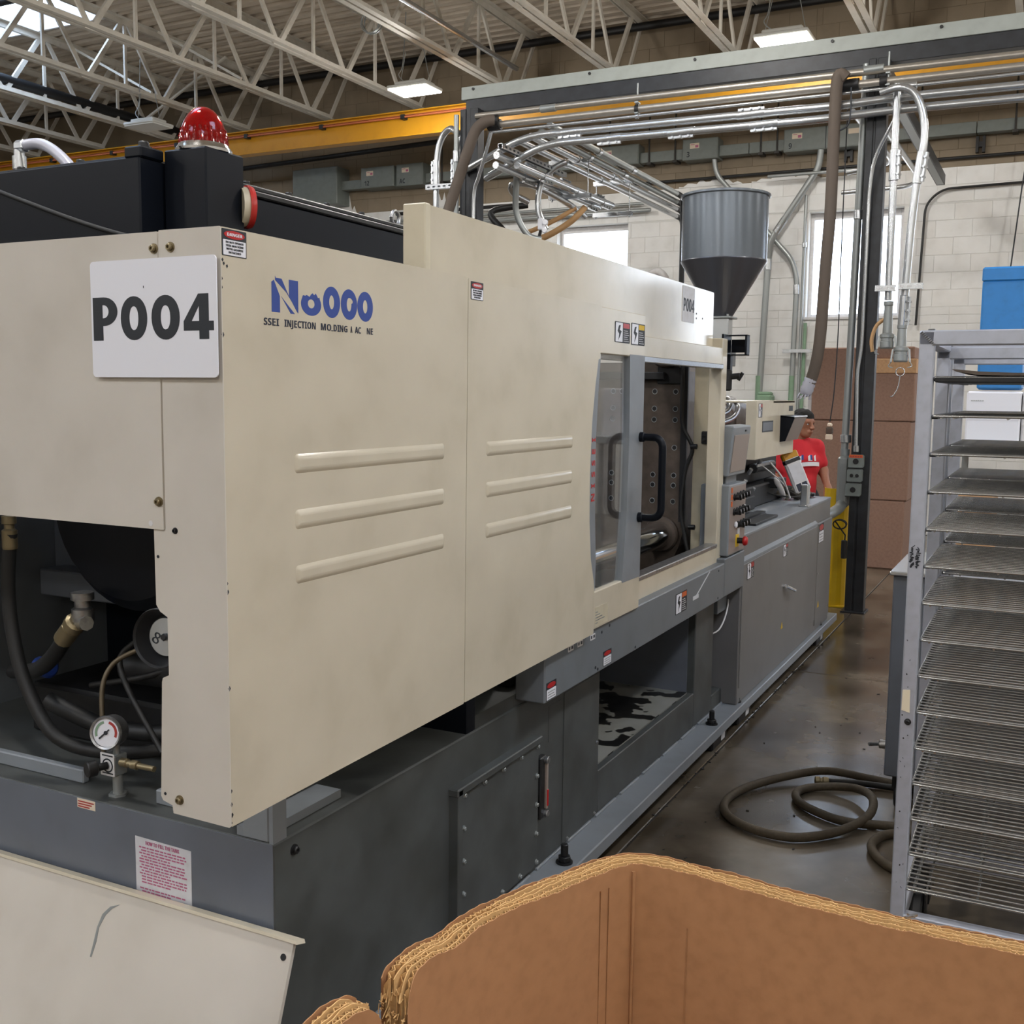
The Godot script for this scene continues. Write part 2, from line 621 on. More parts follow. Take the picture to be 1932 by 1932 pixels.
func build_shell() -> void:
	# ---- floor: concrete slabs with sawn joints
	var fl := struct_node("floor", "stained polished grey-brown concrete floor with sawn joints")
	var st := S()
	bb(st, -20.0, 9.0, -0.3, -0.008, -13.9, 11.0)
	obj("joint_filler", st, M.joint, fl)
	var gx := [-20.0, -13.5, -7.4, -1.318, 4.8, 9.0]
	var gz := [-13.9, -12.6, -6.45, -0.3, 5.8, 11.0]
	for i in gx.size() - 1:
		for j in gz.size() - 1:
			st = S()
			bb(st, gx[i] + 0.004, gx[i + 1] - 0.004, -0.2, 0.0, gz[j] + 0.004, gz[j + 1] - 0.004, 0.003)
			obj("slab", st, M.concrete, fl)
	# ---- back wall of painted blocks with windows
	var wins := [[-2.87, -1.76, 2.62, 3.90], [-6.28, -5.245, 2.62, 3.92], [0.9, 2.6, 2.15, 3.90]]
	var wb := struct_node("wall_back", "painted block wall, white below and tan above, with windows")
	var white := S()
	var tan := S()
	for r in rects(-20.0, 9.0, 0.0, 4.31, wins):
		bb(white, r[0], r[1], r[2], r[3], -14.0, -13.757)
	bb(tan, -20.0, 9.0, 4.31, 6.6, -14.0, -13.757)
	obj("mortar", white, M.mortar, wb)
	obj("mortar", tan, M.mortar_tan, wb)
	var far_white := S()
	var far_tan := S()
	var count := 0
	for row in range(-1, 32):
		var y0 := 0.121 + 0.1995 * row
		var y1 := y0 + 0.1995
		if y0 < 0.0: y0 = 0.0
		if y1 > 6.5: continue
		var col := -1
		var x := -13.2 + (0.2 if row % 2 else 0.0)
		while x < 2.4:
			col += 1
			for r in rects(x, x + 0.4, y0, y1, wins):
				var near: bool = r[2] > 1.9 and r[2] < 4.95 and r[0] > -6.6 and r[1] < 0.3
				if near and r[2] > 4.3 and r[0] < -4.9: near = false
				var is_tan: bool = r[2] > 4.3
				var bs: SurfaceTool = S() if near and count < 296 else (far_tan if is_tan else far_white)
				bb(bs, r[0] + 0.002, r[1] - 0.002, r[2] + 0.002, r[3] - 0.002, -13.77, -13.752 + rng.randf_range(-0.0012, 0.0012), 0.002)
				if near and count < 296:
					count += 1
					var alt := (row + col) % 3 == 0
					obj("block", bs, (M.block_tan_b if alt else M.block_tan) if is_tan else (M.block_white_b if alt else M.block_white), wb)
			x += 0.4
	var fo := obj("block", far_white, M.block_white, wb)
	fo.set_meta("kind", "stuff")
	fo = obj("block", far_tan, M.block_tan, wb)
	fo.set_meta("kind", "stuff")
	# ragged edge of the white paint over the first tan course
	for pk in [[-4.55, -3.72, 0.1], [-3.6, -2.75, 0.07], [-10.2, -9.6, 0.5], [-8.3, -7.9, 0.2]]:
		var poly := PackedVector2Array([Vector2(pk[0], 4.31), Vector2(pk[1], 4.31)])
		var n := 14
		for k in n + 1:
			var u: float = lerpf(pk[1], pk[0], float(k) / n)
			poly.append(Vector2(u, 4.315 + pk[2] * sin(PI * k / n) * (0.6 + 0.4 * sin(k * 2.3)) + 0.01 * absf(sin(k * 1.7))))
		st = S()
		ext(st, poly, face_z(-13.746), 0.003)
		obj("paint_patch", st, M.block_white, wb)
	# ---- windows
	for i in wins.size():
		var w: Array = wins[i]
		var wn := struct_node("window_%d" % (i + 1), "overexposed window in the block wall")
		st = S()
		var fw := 0.045
		bb(st, w[0], w[0] + fw, w[2], w[3], -13.95, -13.88, 0.004)
		bb(st, w[1] - fw, w[1], w[2], w[3], -13.95, -13.88, 0.004)
		bb(st, w[0] + fw, w[1] - fw, w[2], w[2] + fw, -13.948, -13.882, 0.004)
		bb(st, w[0] + fw, w[1] - fw, w[3] - fw - 0.03, w[3], -13.948, -13.882, 0.004)
		obj("window_frame", st, M.white_dirty, wn)
		st = S()
		bb(st, w[0] + fw, w[1] - fw, w[2] + fw, w[3] - fw, -13.925, -13.919)
		obj("pane", st, M.pane, wn)
		st = S()
		bb(st, w[0] - 0.02, w[1] + 0.02, w[2] - 0.03, w[2] + 0.004, -13.92, -13.73, 0.004)
		obj("sill", st, M.white_dirty, wn)
	# ---- other walls
	st = S()
	bb(st, -20.25, -20.0, -0.2, 6.7, -14.0, 11.2)
	tag(obj("wall_left", st, M.wall_paint), "plain painted side wall of the hall", "", "", "structure")
	st = S()
	bb(st, 9.0, 9.25, -0.2, 6.7, -14.0, 11.2)
	tag(obj("wall_right", st, M.wall_paint), "plain painted side wall of the hall", "", "", "structure")
	st = S()
	bb(st, -20.0, 9.0, -0.2, 6.7, 11.0, 11.25)
	tag(obj("wall_front", st, M.wall_paint), "plain painted wall behind the camera", "", "", "structure")
	# ---- ceiling: corrugated deck in sheets, skylights
	var sky := [[-13.9, -11.27, -10.66, -8.0], [-13.9, -11.27, -4.4, -1.8], [-6.3, -3.67, -4.4, -1.8], [1.3, 3.9, -4.4, -1.8], [-13.9, -11.27, 2.8, 5.4], [-6.3, -3.67, 2.8, 5.4], [1.3, 3.9, 2.8, 5.4]]
	var ce := struct_node("ceiling", "ribbed metal roof deck, beige paint, between the joists")
	st = S()
	for r in rects(-20.25, 9.25, -14.0, 11.25, sky):
		bb(st, r[0], r[1], 6.56, 6.72, r[2], r[3])
	obj("roof_slab", st, M.joist_dark, ce)
	var z := -13.757
	var pitch := 0.2
	while z < 11.0:
		var zn := minf(z + pitch * 4, 11.0)
		for r in rects(-20.0, 9.0, z, zn, sky):
			if r[3] - r[2] < 0.02: continue
			st = S()
			var ribs := maxi(1, roundi((r[3] - r[2]) / pitch))
			var w: float = (r[3] - r[2]) / ribs
			for k in ribs:
				var za: float = r[2] + w * k
				var pr := [[za, 6.45], [za + w * 0.5, 6.45], [za + w * 0.6, 6.52], [za + w * 0.9, 6.52], [za + w, 6.45]]
				for q in 4:
					quad(st, Vector3(r[0], pr[q][1], pr[q][0]), Vector3(r[1], pr[q][1], pr[q][0]), Vector3(r[1], pr[q + 1][1], pr[q + 1][0]), Vector3(r[0], pr[q + 1][1], pr[q + 1][0]), Vector3(0, -1, 0))
			obj("deck_sheet", st, M.deck, ce)
		z = zn
	for i in sky.size():
		var r: Array = sky[i]
		var wn := struct_node("window_%d" % (i + 4), "bright skylight between the roof joists")
		st = S()
		for s in [[r[0] - 0.03, r[0] + 0.012, r[2] - 0.03, r[3] + 0.03], [r[1] - 0.012, r[1] + 0.03, r[2] - 0.03, r[3] + 0.03], [r[0] + 0.012, r[1] - 0.012, r[2] - 0.03, r[2] + 0.012], [r[0] + 0.012, r[1] - 0.012, r[3] - 0.012, r[3] + 0.03]]:
			bb(st, s[0], s[1], 6.455, 6.78, s[2], s[3])
		obj("skylight_curb", st, M.white_dirty, wn)
		st = S()
		bb(st, r[0], r[1], 6.78, 6.79, r[2], r[3])
		obj("pane", st, M.pane, wn)

func build_joists() -> void:
	var where := ["behind the grey channel in the upper right corner", "rising from behind the middle of the grey channel", "just left of the lit panel over the grey channel", "over the end of the grey channel", "right of the lit panel above the crane beam", "left of the lit panel above the crane beam", "crossing behind the red beacon's tip", "third from the left picture edge, over the black housing", "bright, second from the left picture edge", "lowest at the left picture edge", "farthest along the left wall"]
	for i in 11:
		var x := -0.53 - 1.524 * i
		if i > 0: x = -2.05 - 1.524 * (i - 1)
		var t := thing("roof_joist", "beige open-web steel roof joist " + where[i], "joist", Vector3(x, 5.55, -7.0), "open-web roof joists")
		var zf := -13.2
		var zn := -0.5
		for s in [-1.0, 1.0]:
			var st := S()
			# double angles, back to back with a gap
			bb(st, x + s * 0.014, x + s * 0.082, 5.55, 5.558, zf, zn)
			bb(st, x + s * 0.014, x + s * 0.022, 5.558, 5.625, zf, zn)
			obj("bottom_chord", st, M.joist, t)
			st = S()
			bb(st, x + s * 0.014, x + s * 0.09, 6.442, 6.45, -13.75, zn)
			bb(st, x + s * 0.014, x + s * 0.022, 6.37, 6.442, -13.75, zn)
			obj("top_chord", st, M.joist, t)
		var z := -12.74
		while z < zn - 0.3:
			for s in [-1.0, 1.0]:
				var st := S()
				bar(st, Vector3(x, 5.57, z + s * 0.02), Vector3(x, 6.43, z + s * 0.62), 0.026 if s > 0 else 0.04, 0.058)
				obj("web_bar", st, M.joist, t)
			var st2 := S()
			bar(st2, Vector3(x, 5.57, z + 0.65), Vector3(x, 6.43, z + 0.65), 0.04, 0.028)
			obj("web_bar", st2, M.joist, t)
			st2 = S()
			bx(st2, Vector3(x, 5.575, z), Vector3(0.008, 0.07, 0.16))
			obj("gusset", st2, M.joist, t)
			z += 1.3
		var st3 := S()
		bar(st3, Vector3(x, 5.57, zf + 0.02), Vector3(x, 6.42, -13.7), 0.03, 0.05)
		obj("web_bar", st3, M.joist, t)
	# sprinkler and bridging pipes that cross the joists
	var st := S()
	tube(st, [Vector3(-19.5, 6.33, -13.55), Vector3(8.5, 6.33, -13.55)], 0.05, 10)
	solo("sprinkler_main", st, M.black, "black pipe running along the top of the block wall under the deck", "pipe")
	st = S()
	tube(st, [Vector3(-19.0, 6.3, -9.35), Vector3(-7.9, 6.3, -9.35)], 0.055, 10)
	solo("sprinkler_pipe", st, M.black, "black pipe crossing below the bright skylight", "pipe")
	st = S()
	tube(st, [Vector3(-12.75, 5.72, -13.4), Vector3(-12.75, 5.72, -6.0)], 0.07, 12)
	solo("sprinkler_pipe", st, M.black, "thick black pipe running along below the joists at left", "pipe")
	st = S()
	tube(st, [Vector3(-6.35, 5.72, -12.6), Vector3(-6.35, 5.72, -5.0)], 0.032, 10)
	solo("conduit", st, M.galv, "bright conduit running along a joist above the lit crane panel", "conduit")
	var brc := [[Vector3(-12.6, 5.62, -12.4), Vector3(-10.9, 6.38, -12.4), "farther from the skylight"], [Vector3(-12.6, 6.38, -11.2), Vector3(-11.15, 5.62, -11.2), "left one of the crossing pair near the skylight"], [Vector3(-11.0, 6.38, -11.2), Vector3(-9.6, 5.62, -11.2), "right one of the crossing pair near the skylight"]]
	for k in brc:
		st = S()
		bar(st, k[0], k[1], 0.03, 0.03)
		solo("bridging_bar", st, M.joist, "beige diagonal bridging bar between joists, " + k[2], "brace", "bridging bars between the joists")
	st = S()
	var loop := []
	for k in 40:
		loop.append(Vector3(-6.95 + 0.13 * cos(k * 0.5) + 0.01 * sin(k * 1.3), 5.68 + 0.13 * sin(k * 0.5), -10.3 + 0.002 * k))
	tube(st, loop, 0.008, 5)
	solo("cable_coil", st, M.galv_dull, "coil of grey cable hanging from a joist in front of the lit crane panel", "cable")

# ---------------------------------------------------------------- the moulding machine
var mach: Node3D

func bolt(st: SurfaceTool, at: Vector3, axis: Vector3, r: float) -> void:
	cyl(st, at, axis, r * 1.35, r * 0.3, 14)
	lathe(st, [Vector2(r, r * 0.3), Vector2(r, r * 1.0), Vector2(r * 0.8, r * 1.25), Vector2(r * 0.45, r * 1.25), Vector2(r * 0.42, r * 0.7), Vector2(0, r * 0.7)], at, along(axis), 6)

func danger_sticker(parent: Node, u0: float, u1: float, v0: float, v1: float, tf: Transform3D, lines: Array) -> Node3D:
	# white and black plate with a red oval, in the plane of tf
	var w := u1 - u0
	var h := v1 - v0
	var st := S()
	ext(st, rr(u0, u1, v0, v1, w * 0.03), tf.translated_local(Vector3(0, 0, 0.0008)), 0.0008)
	var o := obj("warning_sticker", st, M.ink, parent)
	st = S()
	ext(st, rr(u0 + w * 0.04, u1 - w * 0.04, v0 + h * 0.03, v0 + h * 0.6, w * 0.02), tf.translated_local(Vector3(0, 0, 0.0013)), 0.0005)
	obj("white_field", st, M.white, o)
	st = S()
	ext(st, oval(u0 + w / 2, v1 - h * 0.2, w * 0.42, h * 0.15, 24), tf.translated_local(Vector3(0, 0, 0.0014)), 0.0005)
	obj("red_oval", st, M.red, o)
	if lines.is_empty():
		# print too small to read: grey bars only
		st = S()
		for i in 3:
			ext(st, rr(u0 + w * 0.14, u1 - w * (0.14 + 0.08 * (i % 2)), v0 + h * (0.12 + 0.15 * i), v0 + h * (0.17 + 0.15 * i), 0.0003), tf.translated_local(Vector3(0, 0, 0.0016)), 0.0004)
		obj("print_line", st, M.galv_dull, o)
		return o
	text("lettering", "DANGER", h * 0.115, tf.translated_local(Vector3(u0 + w / 2, v1 - h * 0.2, 0.0017)), M.white, o, 1.0, true, w * 0.62)
	for i in lines.size():
		var ln: String = lines[i]
		text("lettering", ln, h * 0.056, tf.translated_local(Vector3(u0 + w / 2, v0 + h * (0.51 - 0.125 * i), 0.0016)), M.ink, o, 1.0, true, minf(w * 0.72, w * 0.062 * ln.length()))
	return o

func picto_sticker(parent: Node, u0: float, u1: float, v0: float, v1: float, tf: Transform3D, head: Material, called := "warning_sticker") -> Node3D:
	# pictogram at one side, coloured head and grey lines at the other
	var w := u1 - u0
	var h := v1 - v0
	var st := S()
	ext(st, rr(u0, u1, v0, v1, w * 0.03), tf.translated_local(Vector3(0, 0, 0.0008)), 0.0008)
	var o := obj(called, st, M.ink, parent)
	st = S()
	ext(st, rr(u0 + w * 0.05, u0 + w * 0.5, v0 + h * 0.04, v1 - h * 0.04, w * 0.02), tf.translated_local(Vector3(0, 0, 0.0013)), 0.0005)
	obj("white_field", st, M.white, o)
	st = S()
	ext(st, rr(u0 + w * 0.55, u1 - w * 0.05, v1 - h * 0.28, v1 - h * 0.05, w * 0.02), tf.translated_local(Vector3(0, 0, 0.0013)), 0.0005)
	obj("coloured_head", st, head, o)
	st = S()
	ext(st, V2([[u0 + w * 0.22, v0 + h * 0.1], [u0 + w * 0.32, v0 + h * 0.3], [u0 + w * 0.42, v0 + h * 0.55], [u0 + w * 0.3, v0 + h * 0.62], [u0 + w * 0.36, v0 + h * 0.85], [u0 + w * 0.24, v0 + h * 0.82], [u0 + w * 0.16, v0 + h * 0.55], [u0 + w * 0.27, v0 + h * 0.42]]), tf.translated_local(Vector3(0, 0, 0.0016)), 0.0003)
	obj("pictogram", st, M.ink, o)
	st = S()
	for i in 6:
		ext(st, rr(u0 + w * 0.57, u1 - w * (0.07 + 0.05 * (i % 3)), v0 + h * (0.08 + 0.1 * i), v0 + h * (0.11 + 0.1 * i), 0.0002), tf.translated_local(Vector3(0, 0, 0.0013)), 0.0004)
	obj("print_line", st, M.paper, o)
	return o

func plate_bevel(st: SurfaceTool, x: float, u0: float, u1: float, v0: float, v1: float, proud: float, r: float) -> void:
	# a pressed, rounded boss on a sheet that looks along +x
	var tf := face_x(x)
	var levels := [[0.0, 0.0], [0.0045, proud * 0.55], [0.008, proud * 0.9], [0.012, proud]]
	var prev := rr(u0, u1, v0, v1, r)
	var ph := 0.0
	for i in range(1, levels.size()):
		var d: float = levels[i][0]
		var cur := rr(u0 + d, u1 - d, v0 + d, v1 - d, maxf(r - d, 0.002))
		for k in cur.size():
			var k2 := (k + 1) % cur.size()
			var a := tf * Vector3(prev[k].x, prev[k].y, ph)
			var b := tf * Vector3(prev[k2].x, prev[k2].y, ph)
			var c := tf * Vector3(cur[k2].x, cur[k2].y, levels[i][1])
			var e := tf * Vector3(cur[k].x, cur[k].y, levels[i][1])
			quad(st, a, b, c, e, Vector3(1, 0, 0), 1)
		prev = cur
		ph = levels[i][1]
	var idx := Geometry2D.triangulate_polygon(prev)
	for i in range(0, idx.size(), 3):
		tri(st, tf * Vector3(prev[idx[i]].x, prev[idx[i]].y, ph), tf * Vector3(prev[idx[i + 1]].x, prev[idx[i + 1]].y, ph), tf * Vector3(prev[idx[i + 2]].x, prev[idx[i + 2]].y, ph), Vector3(1, 0, 0))

func glyph(st: SurfaceTool, ch: String, x: float, y: float, w: float, h: float, tf: Transform3D) -> void:
	# heavy condensed sign lettering
	match ch:
		"0":
			ring(st, oval(x + w / 2, y + h / 2, w / 2, h / 2, 36, 2.1), oval(x + w / 2, y + h / 2, w * 0.17, h * 0.27, 36, 2.2), tf, 0.0006)
		"P":
			var po := PackedVector2Array([Vector2(x, y), Vector2(x + w * 0.4, y), Vector2(x + w * 0.4, y + h * 0.34)])
			for k in 17:
				var a := -PI / 2 + PI * k / 16
				po.append(Vector2(x + w * 0.46 + w * 0.54 * cos(a), y + h * 0.67 + h * 0.33 * sin(a)))
			po.append(Vector2(x, y + h))
			# the eye is reached by a hairline cut from the left of the bowl
			var pi_ := PackedVector2Array()
			for k in 17:
				var a := PI / 2 - PI * k / 16
				pi_.append(Vector2(x + w * 0.44 + w * 0.2 * cos(a), y + h * 0.67 + h * 0.15 * sin(a)))
			var whole := PackedVector2Array([Vector2(x, y + h), Vector2(x, y + h * 0.67), Vector2(x + w * 0.39, y + h * 0.67), Vector2(x + w * 0.39, y + h * 0.82)])
			for p in pi_: whole.append(p)
			whole.append(Vector2(x + w * 0.39, y + h * 0.52))
			whole.append(Vector2(x + w * 0.39, y + h * 0.6695))
			whole.append(Vector2(x, y + h * 0.6695))
			whole.append(Vector2(x, y))
			for k in range(1, po.size() - 1): whole.append(po[k])
			ext(st, whole, tf, 0.0006)
		"4":
			ext(st, V2([[x + w * 0.52, y + h * 0.4], [x + w * 0.52, y + h * 0.74], [x + w * 0.27, y + h * 0.4], [x, y + h * 0.4], [x + w * 0.5, y + h], [x + w * 0.84, y + h], [x + w * 0.84, y + h * 0.4]]), tf, 0.0006)
			ext(st, V2([[x, y + h * 0.4], [x, y + h * 0.19], [x + w * 0.52, y + h * 0.19], [x + w * 0.52, y], [x + w * 0.84, y], [x + w * 0.84, y + h * 0.19], [x + w, y + h * 0.19], [x + w, y + h * 0.4]]), tf, 0.0006)

func build_machine() -> void:
	mach = thing("molding_machine", "large cream and grey plastic injection moulding machine with open sliding guard door", "machine", Vector3(-2.1, 0, -4.4))
	var st := S()
	# ---- bed: side walls, chute recess, posts
	bb(st, -2.85, -1.415, 0.12, 0.700, -3.53, -1.712, 0.004)            # oil tank end
	bb(st, -2.85, -1.445, 0.12, 0.27, -4.69, -3.53)
	bb(st, -1.445, -1.415, 0.12, 0.285, -4.69, -3.53, 0.003)            # lip of the chute
	bb(st, -2.85, -2.83, 0.27, 0.71, -4.69, -3.53)
	bb(st, -2.85, -1.415, 0.12, 0.72, -4.98, -4.69, 0.004)              # post
	bb(st, -2.85, -1.415, 0.12, 0.2, -5.23, -4.98, 0.004)
	bb(st, -2.85, -1.9, 0.2, 0.72, -5.23, -4.98)
	bb(st, -2.85, -1.415, 0.12, 0.72, -5.40, -5.23, 0.004)
	bb(st, -2.85, -1.42, 0.70, 0.74, -5.4, -2.6)
	var bed := obj("bed", st, M.bed, mach)
	st = S()
	bb(st, -2.83, -1.447, 0.27, 0.286, -4.688, -3.532)
	obj("chute_floor", st, M.chute, bed)
	st = S()
	bb(st, -2.83, -1.45, 0.286, 0.7, -4.690, -4.684)
	obj("chute_side", st, M.tank_grey, bed)
	st = S()
	bb(st, -2.83, -1.45, 0.286, 0.7, -3.536, -3.530)
	obj("chute_side", st, M.tank_grey, bed)
	st = S()
	bb(st, -1.4152, -1.4125, 0.128, 0.655, -3.52, -3.21, 0.001)
	obj("side_plate", st, M.bed, bed)
	st = S()
	for p in [[0.135, -3.25], [0.12 + 0.02, -3.49], [0.40, -3.505]]:
		bolt(st, Vector3(-1.4125, p[0], p[1]), Vector3.RIGHT, 0.005)
	obj("screw", st, M.steel, bed)
	st = S()
	bb(st, -1.4155, -1.4135, 0.52, 0.64, -3.19, -3.09, 0.001)
	obj("cover_plate", st, M.bed, bed)
	# bolted inspection cover on the tank
	st = S()
	bb(st, -1.42, -1.398, 0.148, 0.575, -2.985, -2.45, 0.004)
	bb(st, -1.42, -1.385, 0.556, 0.578, -2.985, -2.445, 0.003)
	bb(st, -1.42, -1.385, 0.14, 0.575, -2.475, -2.448, 0.003)
	var ac := obj("inspection_cover", st, M.bed, mach)
	for k in 5:
		for s in [0.165, 0.545]:
			st = S()
			bolt(st, Vector3(-1.398, s, -2.50 - k * 0.118), Vector3.RIGHT, 0.0065)
			obj("bolt", st, M.galv_dull, ac)
	for k in range(1, 4):
		for s in [-2.498, -2.968]:
			st = S()
			bolt(st, Vector3(-1.398, 0.165 + 0.095 * k, s), Vector3.RIGHT, 0.0065)
			obj("bolt", st, M.galv_dull, ac)
	# oil level gauge
	st = S()
	bb(st, -1.416, -1.392, 0.295, 0.50, -3.035, -2.99, 0.004)
	var lg := obj("level_gauge", st, M.dark_steel, mach)
	st = S()
	bb(st, -1.4, -1.384, 0.325, 0.475, -3.03, -3.018, 0.002)
	obj("sight_glass", st, M.screen_grey, lg)
	st = S()
	bb(st, -1.4, -1.382, 0.335, 0.39, -3.0285, -3.0195, 0.001)
	obj("red_float", st, M.red, lg)
	st = S()
	for y in [0.31, 0.488]:
		cyl(st, Vector3(-1.395, y, -3.02), Vector3.RIGHT, 0.012, 0.016, 12, 0.002)
	obj("screw", st, M.steel, lg)
	st = S()
	bolt(st, Vector3(-1.415, 0.665, -1.78), Vector3.RIGHT, 0.009)
	obj("bolt", st, M.black, bed)
	# ---- base flange with weld
	st = S()
	bb(st, -1.43, -1.31, 0.07, 0.12, -7.75, -1.75, 0.004)
	bb(st, -2.9, -2.78, 0.07, 0.12, -7.75, -1.75, 0.004)
	var fl := obj("base_flange", st, M.grey_light, mach)
	st = S()
	for k in 22:
		var z := -2.0 - k * 0.25
		tube(st, [Vector3(-1.411, 0.123, z), Vector3(-1.411, 0.123, z - 0.2)], 0.006, 6)
	obj("weld_bead", st, M.grey_light, fl)
	for z in [-3.10, -4.79, -5.21, -7.29]:
		st = S()
		cyl(st, Vector3(-1.355, 0.12, z), Vector3.UP, 0.028, 0.006, 16)
		cyl(st, Vector3(-1.355, 0.126, z), Vector3.UP, 0.022, 0.018, 6, 0.002)
		cyl(st, Vector3(-1.355, 0.144, z), Vector3.UP, 0.0125, 0.04, 12, 0.002)
		obj("anchor_bolt", st, M.black, fl)
	# ---- oil tank end wall labels
	st = S()
	bb(st, -2.85, -1.4165, 0.121, 0.699, -1.7125, -1.7103)
	obj("tank_end_plate", st, M.tank_grey, mach)
	var tk := face_z(-1.71)
	st = S()
	ext(st, V2([[-1.809, 0.515], [-1.643, 0.505], [-1.642, 0.640], [-1.809, 0.643]]), face_z(-1.7095), 0.0015)
	var il := obj("instruction_label", st, M.paper, mach)
	text("lettering", "HOW TO FILL THE TANK", 0.0085, Transform3D(Basis(), Vector3(-1.727, 0.632, -1.709)), M.pink_ink, il, 1.0, true, 0.10)
	st = S()
	var y := 0.62
	for k in 17:
		if k == 13:
			y -= 0.008
			continue
		var ind := 0.0 if k in [0, 2, 4, 5, 7, 9, 14, 16] else 0.006
		var x := -1.797 + ind
		var end := -1.655 - (0.05 if k in [3, 8, 12, 15] else rng.randf_range(0.0, 0.008))
		while x < end:
			var w := minf(rng.randf_range(0.005, 0.016), end - x)
			if w > 0.002: bb(st, x, x + w, y - 0.0016, y + 0.0016, -1.7094, -1.7089)
			x += w + 0.0028
		y -= 0.0068
	obj("print_line", st, M.pink_ink, il)
	st = S()
	bb(st, -1.991, -1.933, 0.676, 0.6985, -1.712, -1.7095)
	var sl := obj("small_label", st, M.sticker, mach)
	st = S()
	for k in 3:
		bb(st, -1.988, -1.937 - k * 0.007, 0.692 - 0.006 * k - 0.0015, 0.692 - 0.006 * k + 0.0015, -1.7096, -1.709)
	obj("print_line", st, M.red_text, sl)
	# corner gap: bracket under the cover edge
	st = S()
	bb(st, -1.50, -1.43, 0.70, 0.86, -1.74, -1.715, 0.003)
	bb(st, -1.428, -1.418, 0.66, 0.80, -1.76, -1.715)
	bb(st, -1.52, -1.45, 0.70, 0.72, -2.0, -1.72)
	obj("bracket", st, M.grey_light, mach)
	# ---- cream end covers (looking at the camera)
	st = S()
	ext(st, V2([[-2.95, 1.398], [-1.436, 1.396], [-1.434, 1.3965], [-1.4325, 1.924], [-1.434, 1.9255], [-2.95, 1.9255]]), face_z(-1.443), 0.02)
	var ec := obj("end_cover", st, M.cream_end, mach)
	st = S()
	for p in [[-1.438, 1.896], [-1.441, 1.447]]:
		st = S()
		bolt(st, Vector3(p[0] - 0.002, p[1], -1.443), Vector3.BACK, 0.0068)
		obj("bolt", st, M.brass, ec)
	st = S()
	cyl(st, Vector3(-1.465, 1.406, -1.4435), Vector3.BACK, 0.005, 0.001, 14)
	obj("bolt_hole", st, M.white_dirty, ec)
	st = S()
	ext(st, V2([[-1.4300, 0.876], [-1.428, 0.863], [-1.2935, 0.861], [-1.2895, 0.865], [-1.2895, 1.9255], [-1.291, 1.927], [-1.4290, 1.9275], [-1.4300, 1.926]]), face_z(-1.4440), 0.0022)
	var ec2 := obj("end_cover", st, M.cream_end, mach)
	st = S()
	for p in [[-1.402, 1.897], [-1.411, 0.892]]:
		st = S()
		bolt(st, Vector3(p[0], p[1], -1.4445), Vector3.BACK, 0.0068)
		obj("bolt", st, M.brass, ec2)
	st = S()
	bolt(st, Vector3(-1.407, 1.396, -1.4445), Vector3.BACK, 0.0045)
	obj("bolt", st, M.black, ec2)
	# strip with the cut-out for the wheel
	st = S()
	ext(st, V2([[-1.432, 0.876], [-1.432, 1.397], [-1.462, 1.397], [-1.461, 1.255], [-1.452, 1.243], [-1.434, 1.234], [-1.434, 1.125], [-1.449, 1.118], [-1.4515, 1.11], [-1.461, 0.89], [-1.456, 0.882]]), face_z(-1.447), 0.008)
	var sp := obj("edge_strip", st, M.cream_end, ec2)
	st = S()
	for p in [[-1.453, 1.345], [-1.450, 0.896]]:
		cyl(st, Vector3(p[0], p[1], -1.4472), Vector3.BACK, 0.003, 0.001, 10)
	obj("screw", st, M.ink, ec2)
	# ---- long cream side covers (looking along +x)
	st = S()
	ext(st, V2([[1.4465, 0.866], [1.4475, 0.8625], [2.301, 0.871], [2.3045, 0.874], [2.3115, 1.925], [2.309, 1.9268], [1.4475, 1.9268], [1.4465, 1.924]]), face_x(-1.29), 0.022)
	var sc := obj("side_cover", st, M.cream, mach)
	var sets := [[1.6385, 2.2005], [2.4105, 2.9575]]
	for p in [[1.4925, 1.5295], [1.385, 1.4225], [1.2785, 1.3145]]:
		st = S()
		plate_bevel(st, -1.29, sets[0][0], sets[0][1], p[0], p[1], 0.0045, 0.009)
		obj("pressed_rib", st, M.cream, sc)
	st = S()
	ext(st, V2([[2.306, 0.875], [2.308, 0.873], [3.148, 0.882], [3.152, 0.886], [3.152, 1.02], [3.146, 1.055], [3.118, 1.13], [3.102, 1.25], [3.098, 1.40], [3.108, 1.56], [3.13, 1.68], [3.151, 1.757], [3.166, 1.76], [3.1695, 1.922], [3.167, 1.925], [2.3145, 1.925], [2.313, 1.923]]), face_x(-1.2895), 0.022)
	var sc2 := obj("side_cover", st, M.cream, mach)
	for p in [[1.489, 1.526], [1.383, 1.4225], [1.278, 1.3155]]:
		st = S()
		plate_bevel(st, -1.2895, sets[1][0], sets[1][1], p[0], p[1], 0.0045, 0.009)
		obj("pressed_rib", st, M.cream, sc2)
	danger_sticker(sc, 1.448, 1.5105, 1.879, 1.9245, face_x(-1.29), ["DO NOT OPERATE", "THIS MACHINE", "WITH GUARDS", "DETACHED"])
	danger_sticker(sc2, 2.324, 2.387, 1.8755, 1.919, face_x(-1.2895), ["DO NOT OPERATE", "THIS MACHINE", "WITH GUARDS", "DETACHED"])
	# paint chips along the corner
	st = S()
	for p in [[1.449, 1.872], [1.452, 1.866], [1.46, 1.862], [1.4465, 1.84], [1.4465, 1.825], [1.4465, 1.745], [1.4465, 1.31], [1.447, 1.295], [1.4465, 1.12], [1.447, 0.93], [1.4465, 0.905], [1.448, 0.885], [1.447, 0.87]]:
		var w := rng.randf_range(0.0015, 0.004)
		ext(st, V2([[p[0] - w, p[1]], [p[0], p[1] - w * 1.6], [p[0] + w, p[1] - w * 0.3], [p[0] + w * 0.3, p[1] + w]]), face_x(-1.2896), 0.0004)
	obj("paint_chip", st, M.ink, sc)
	build_logo(sc)
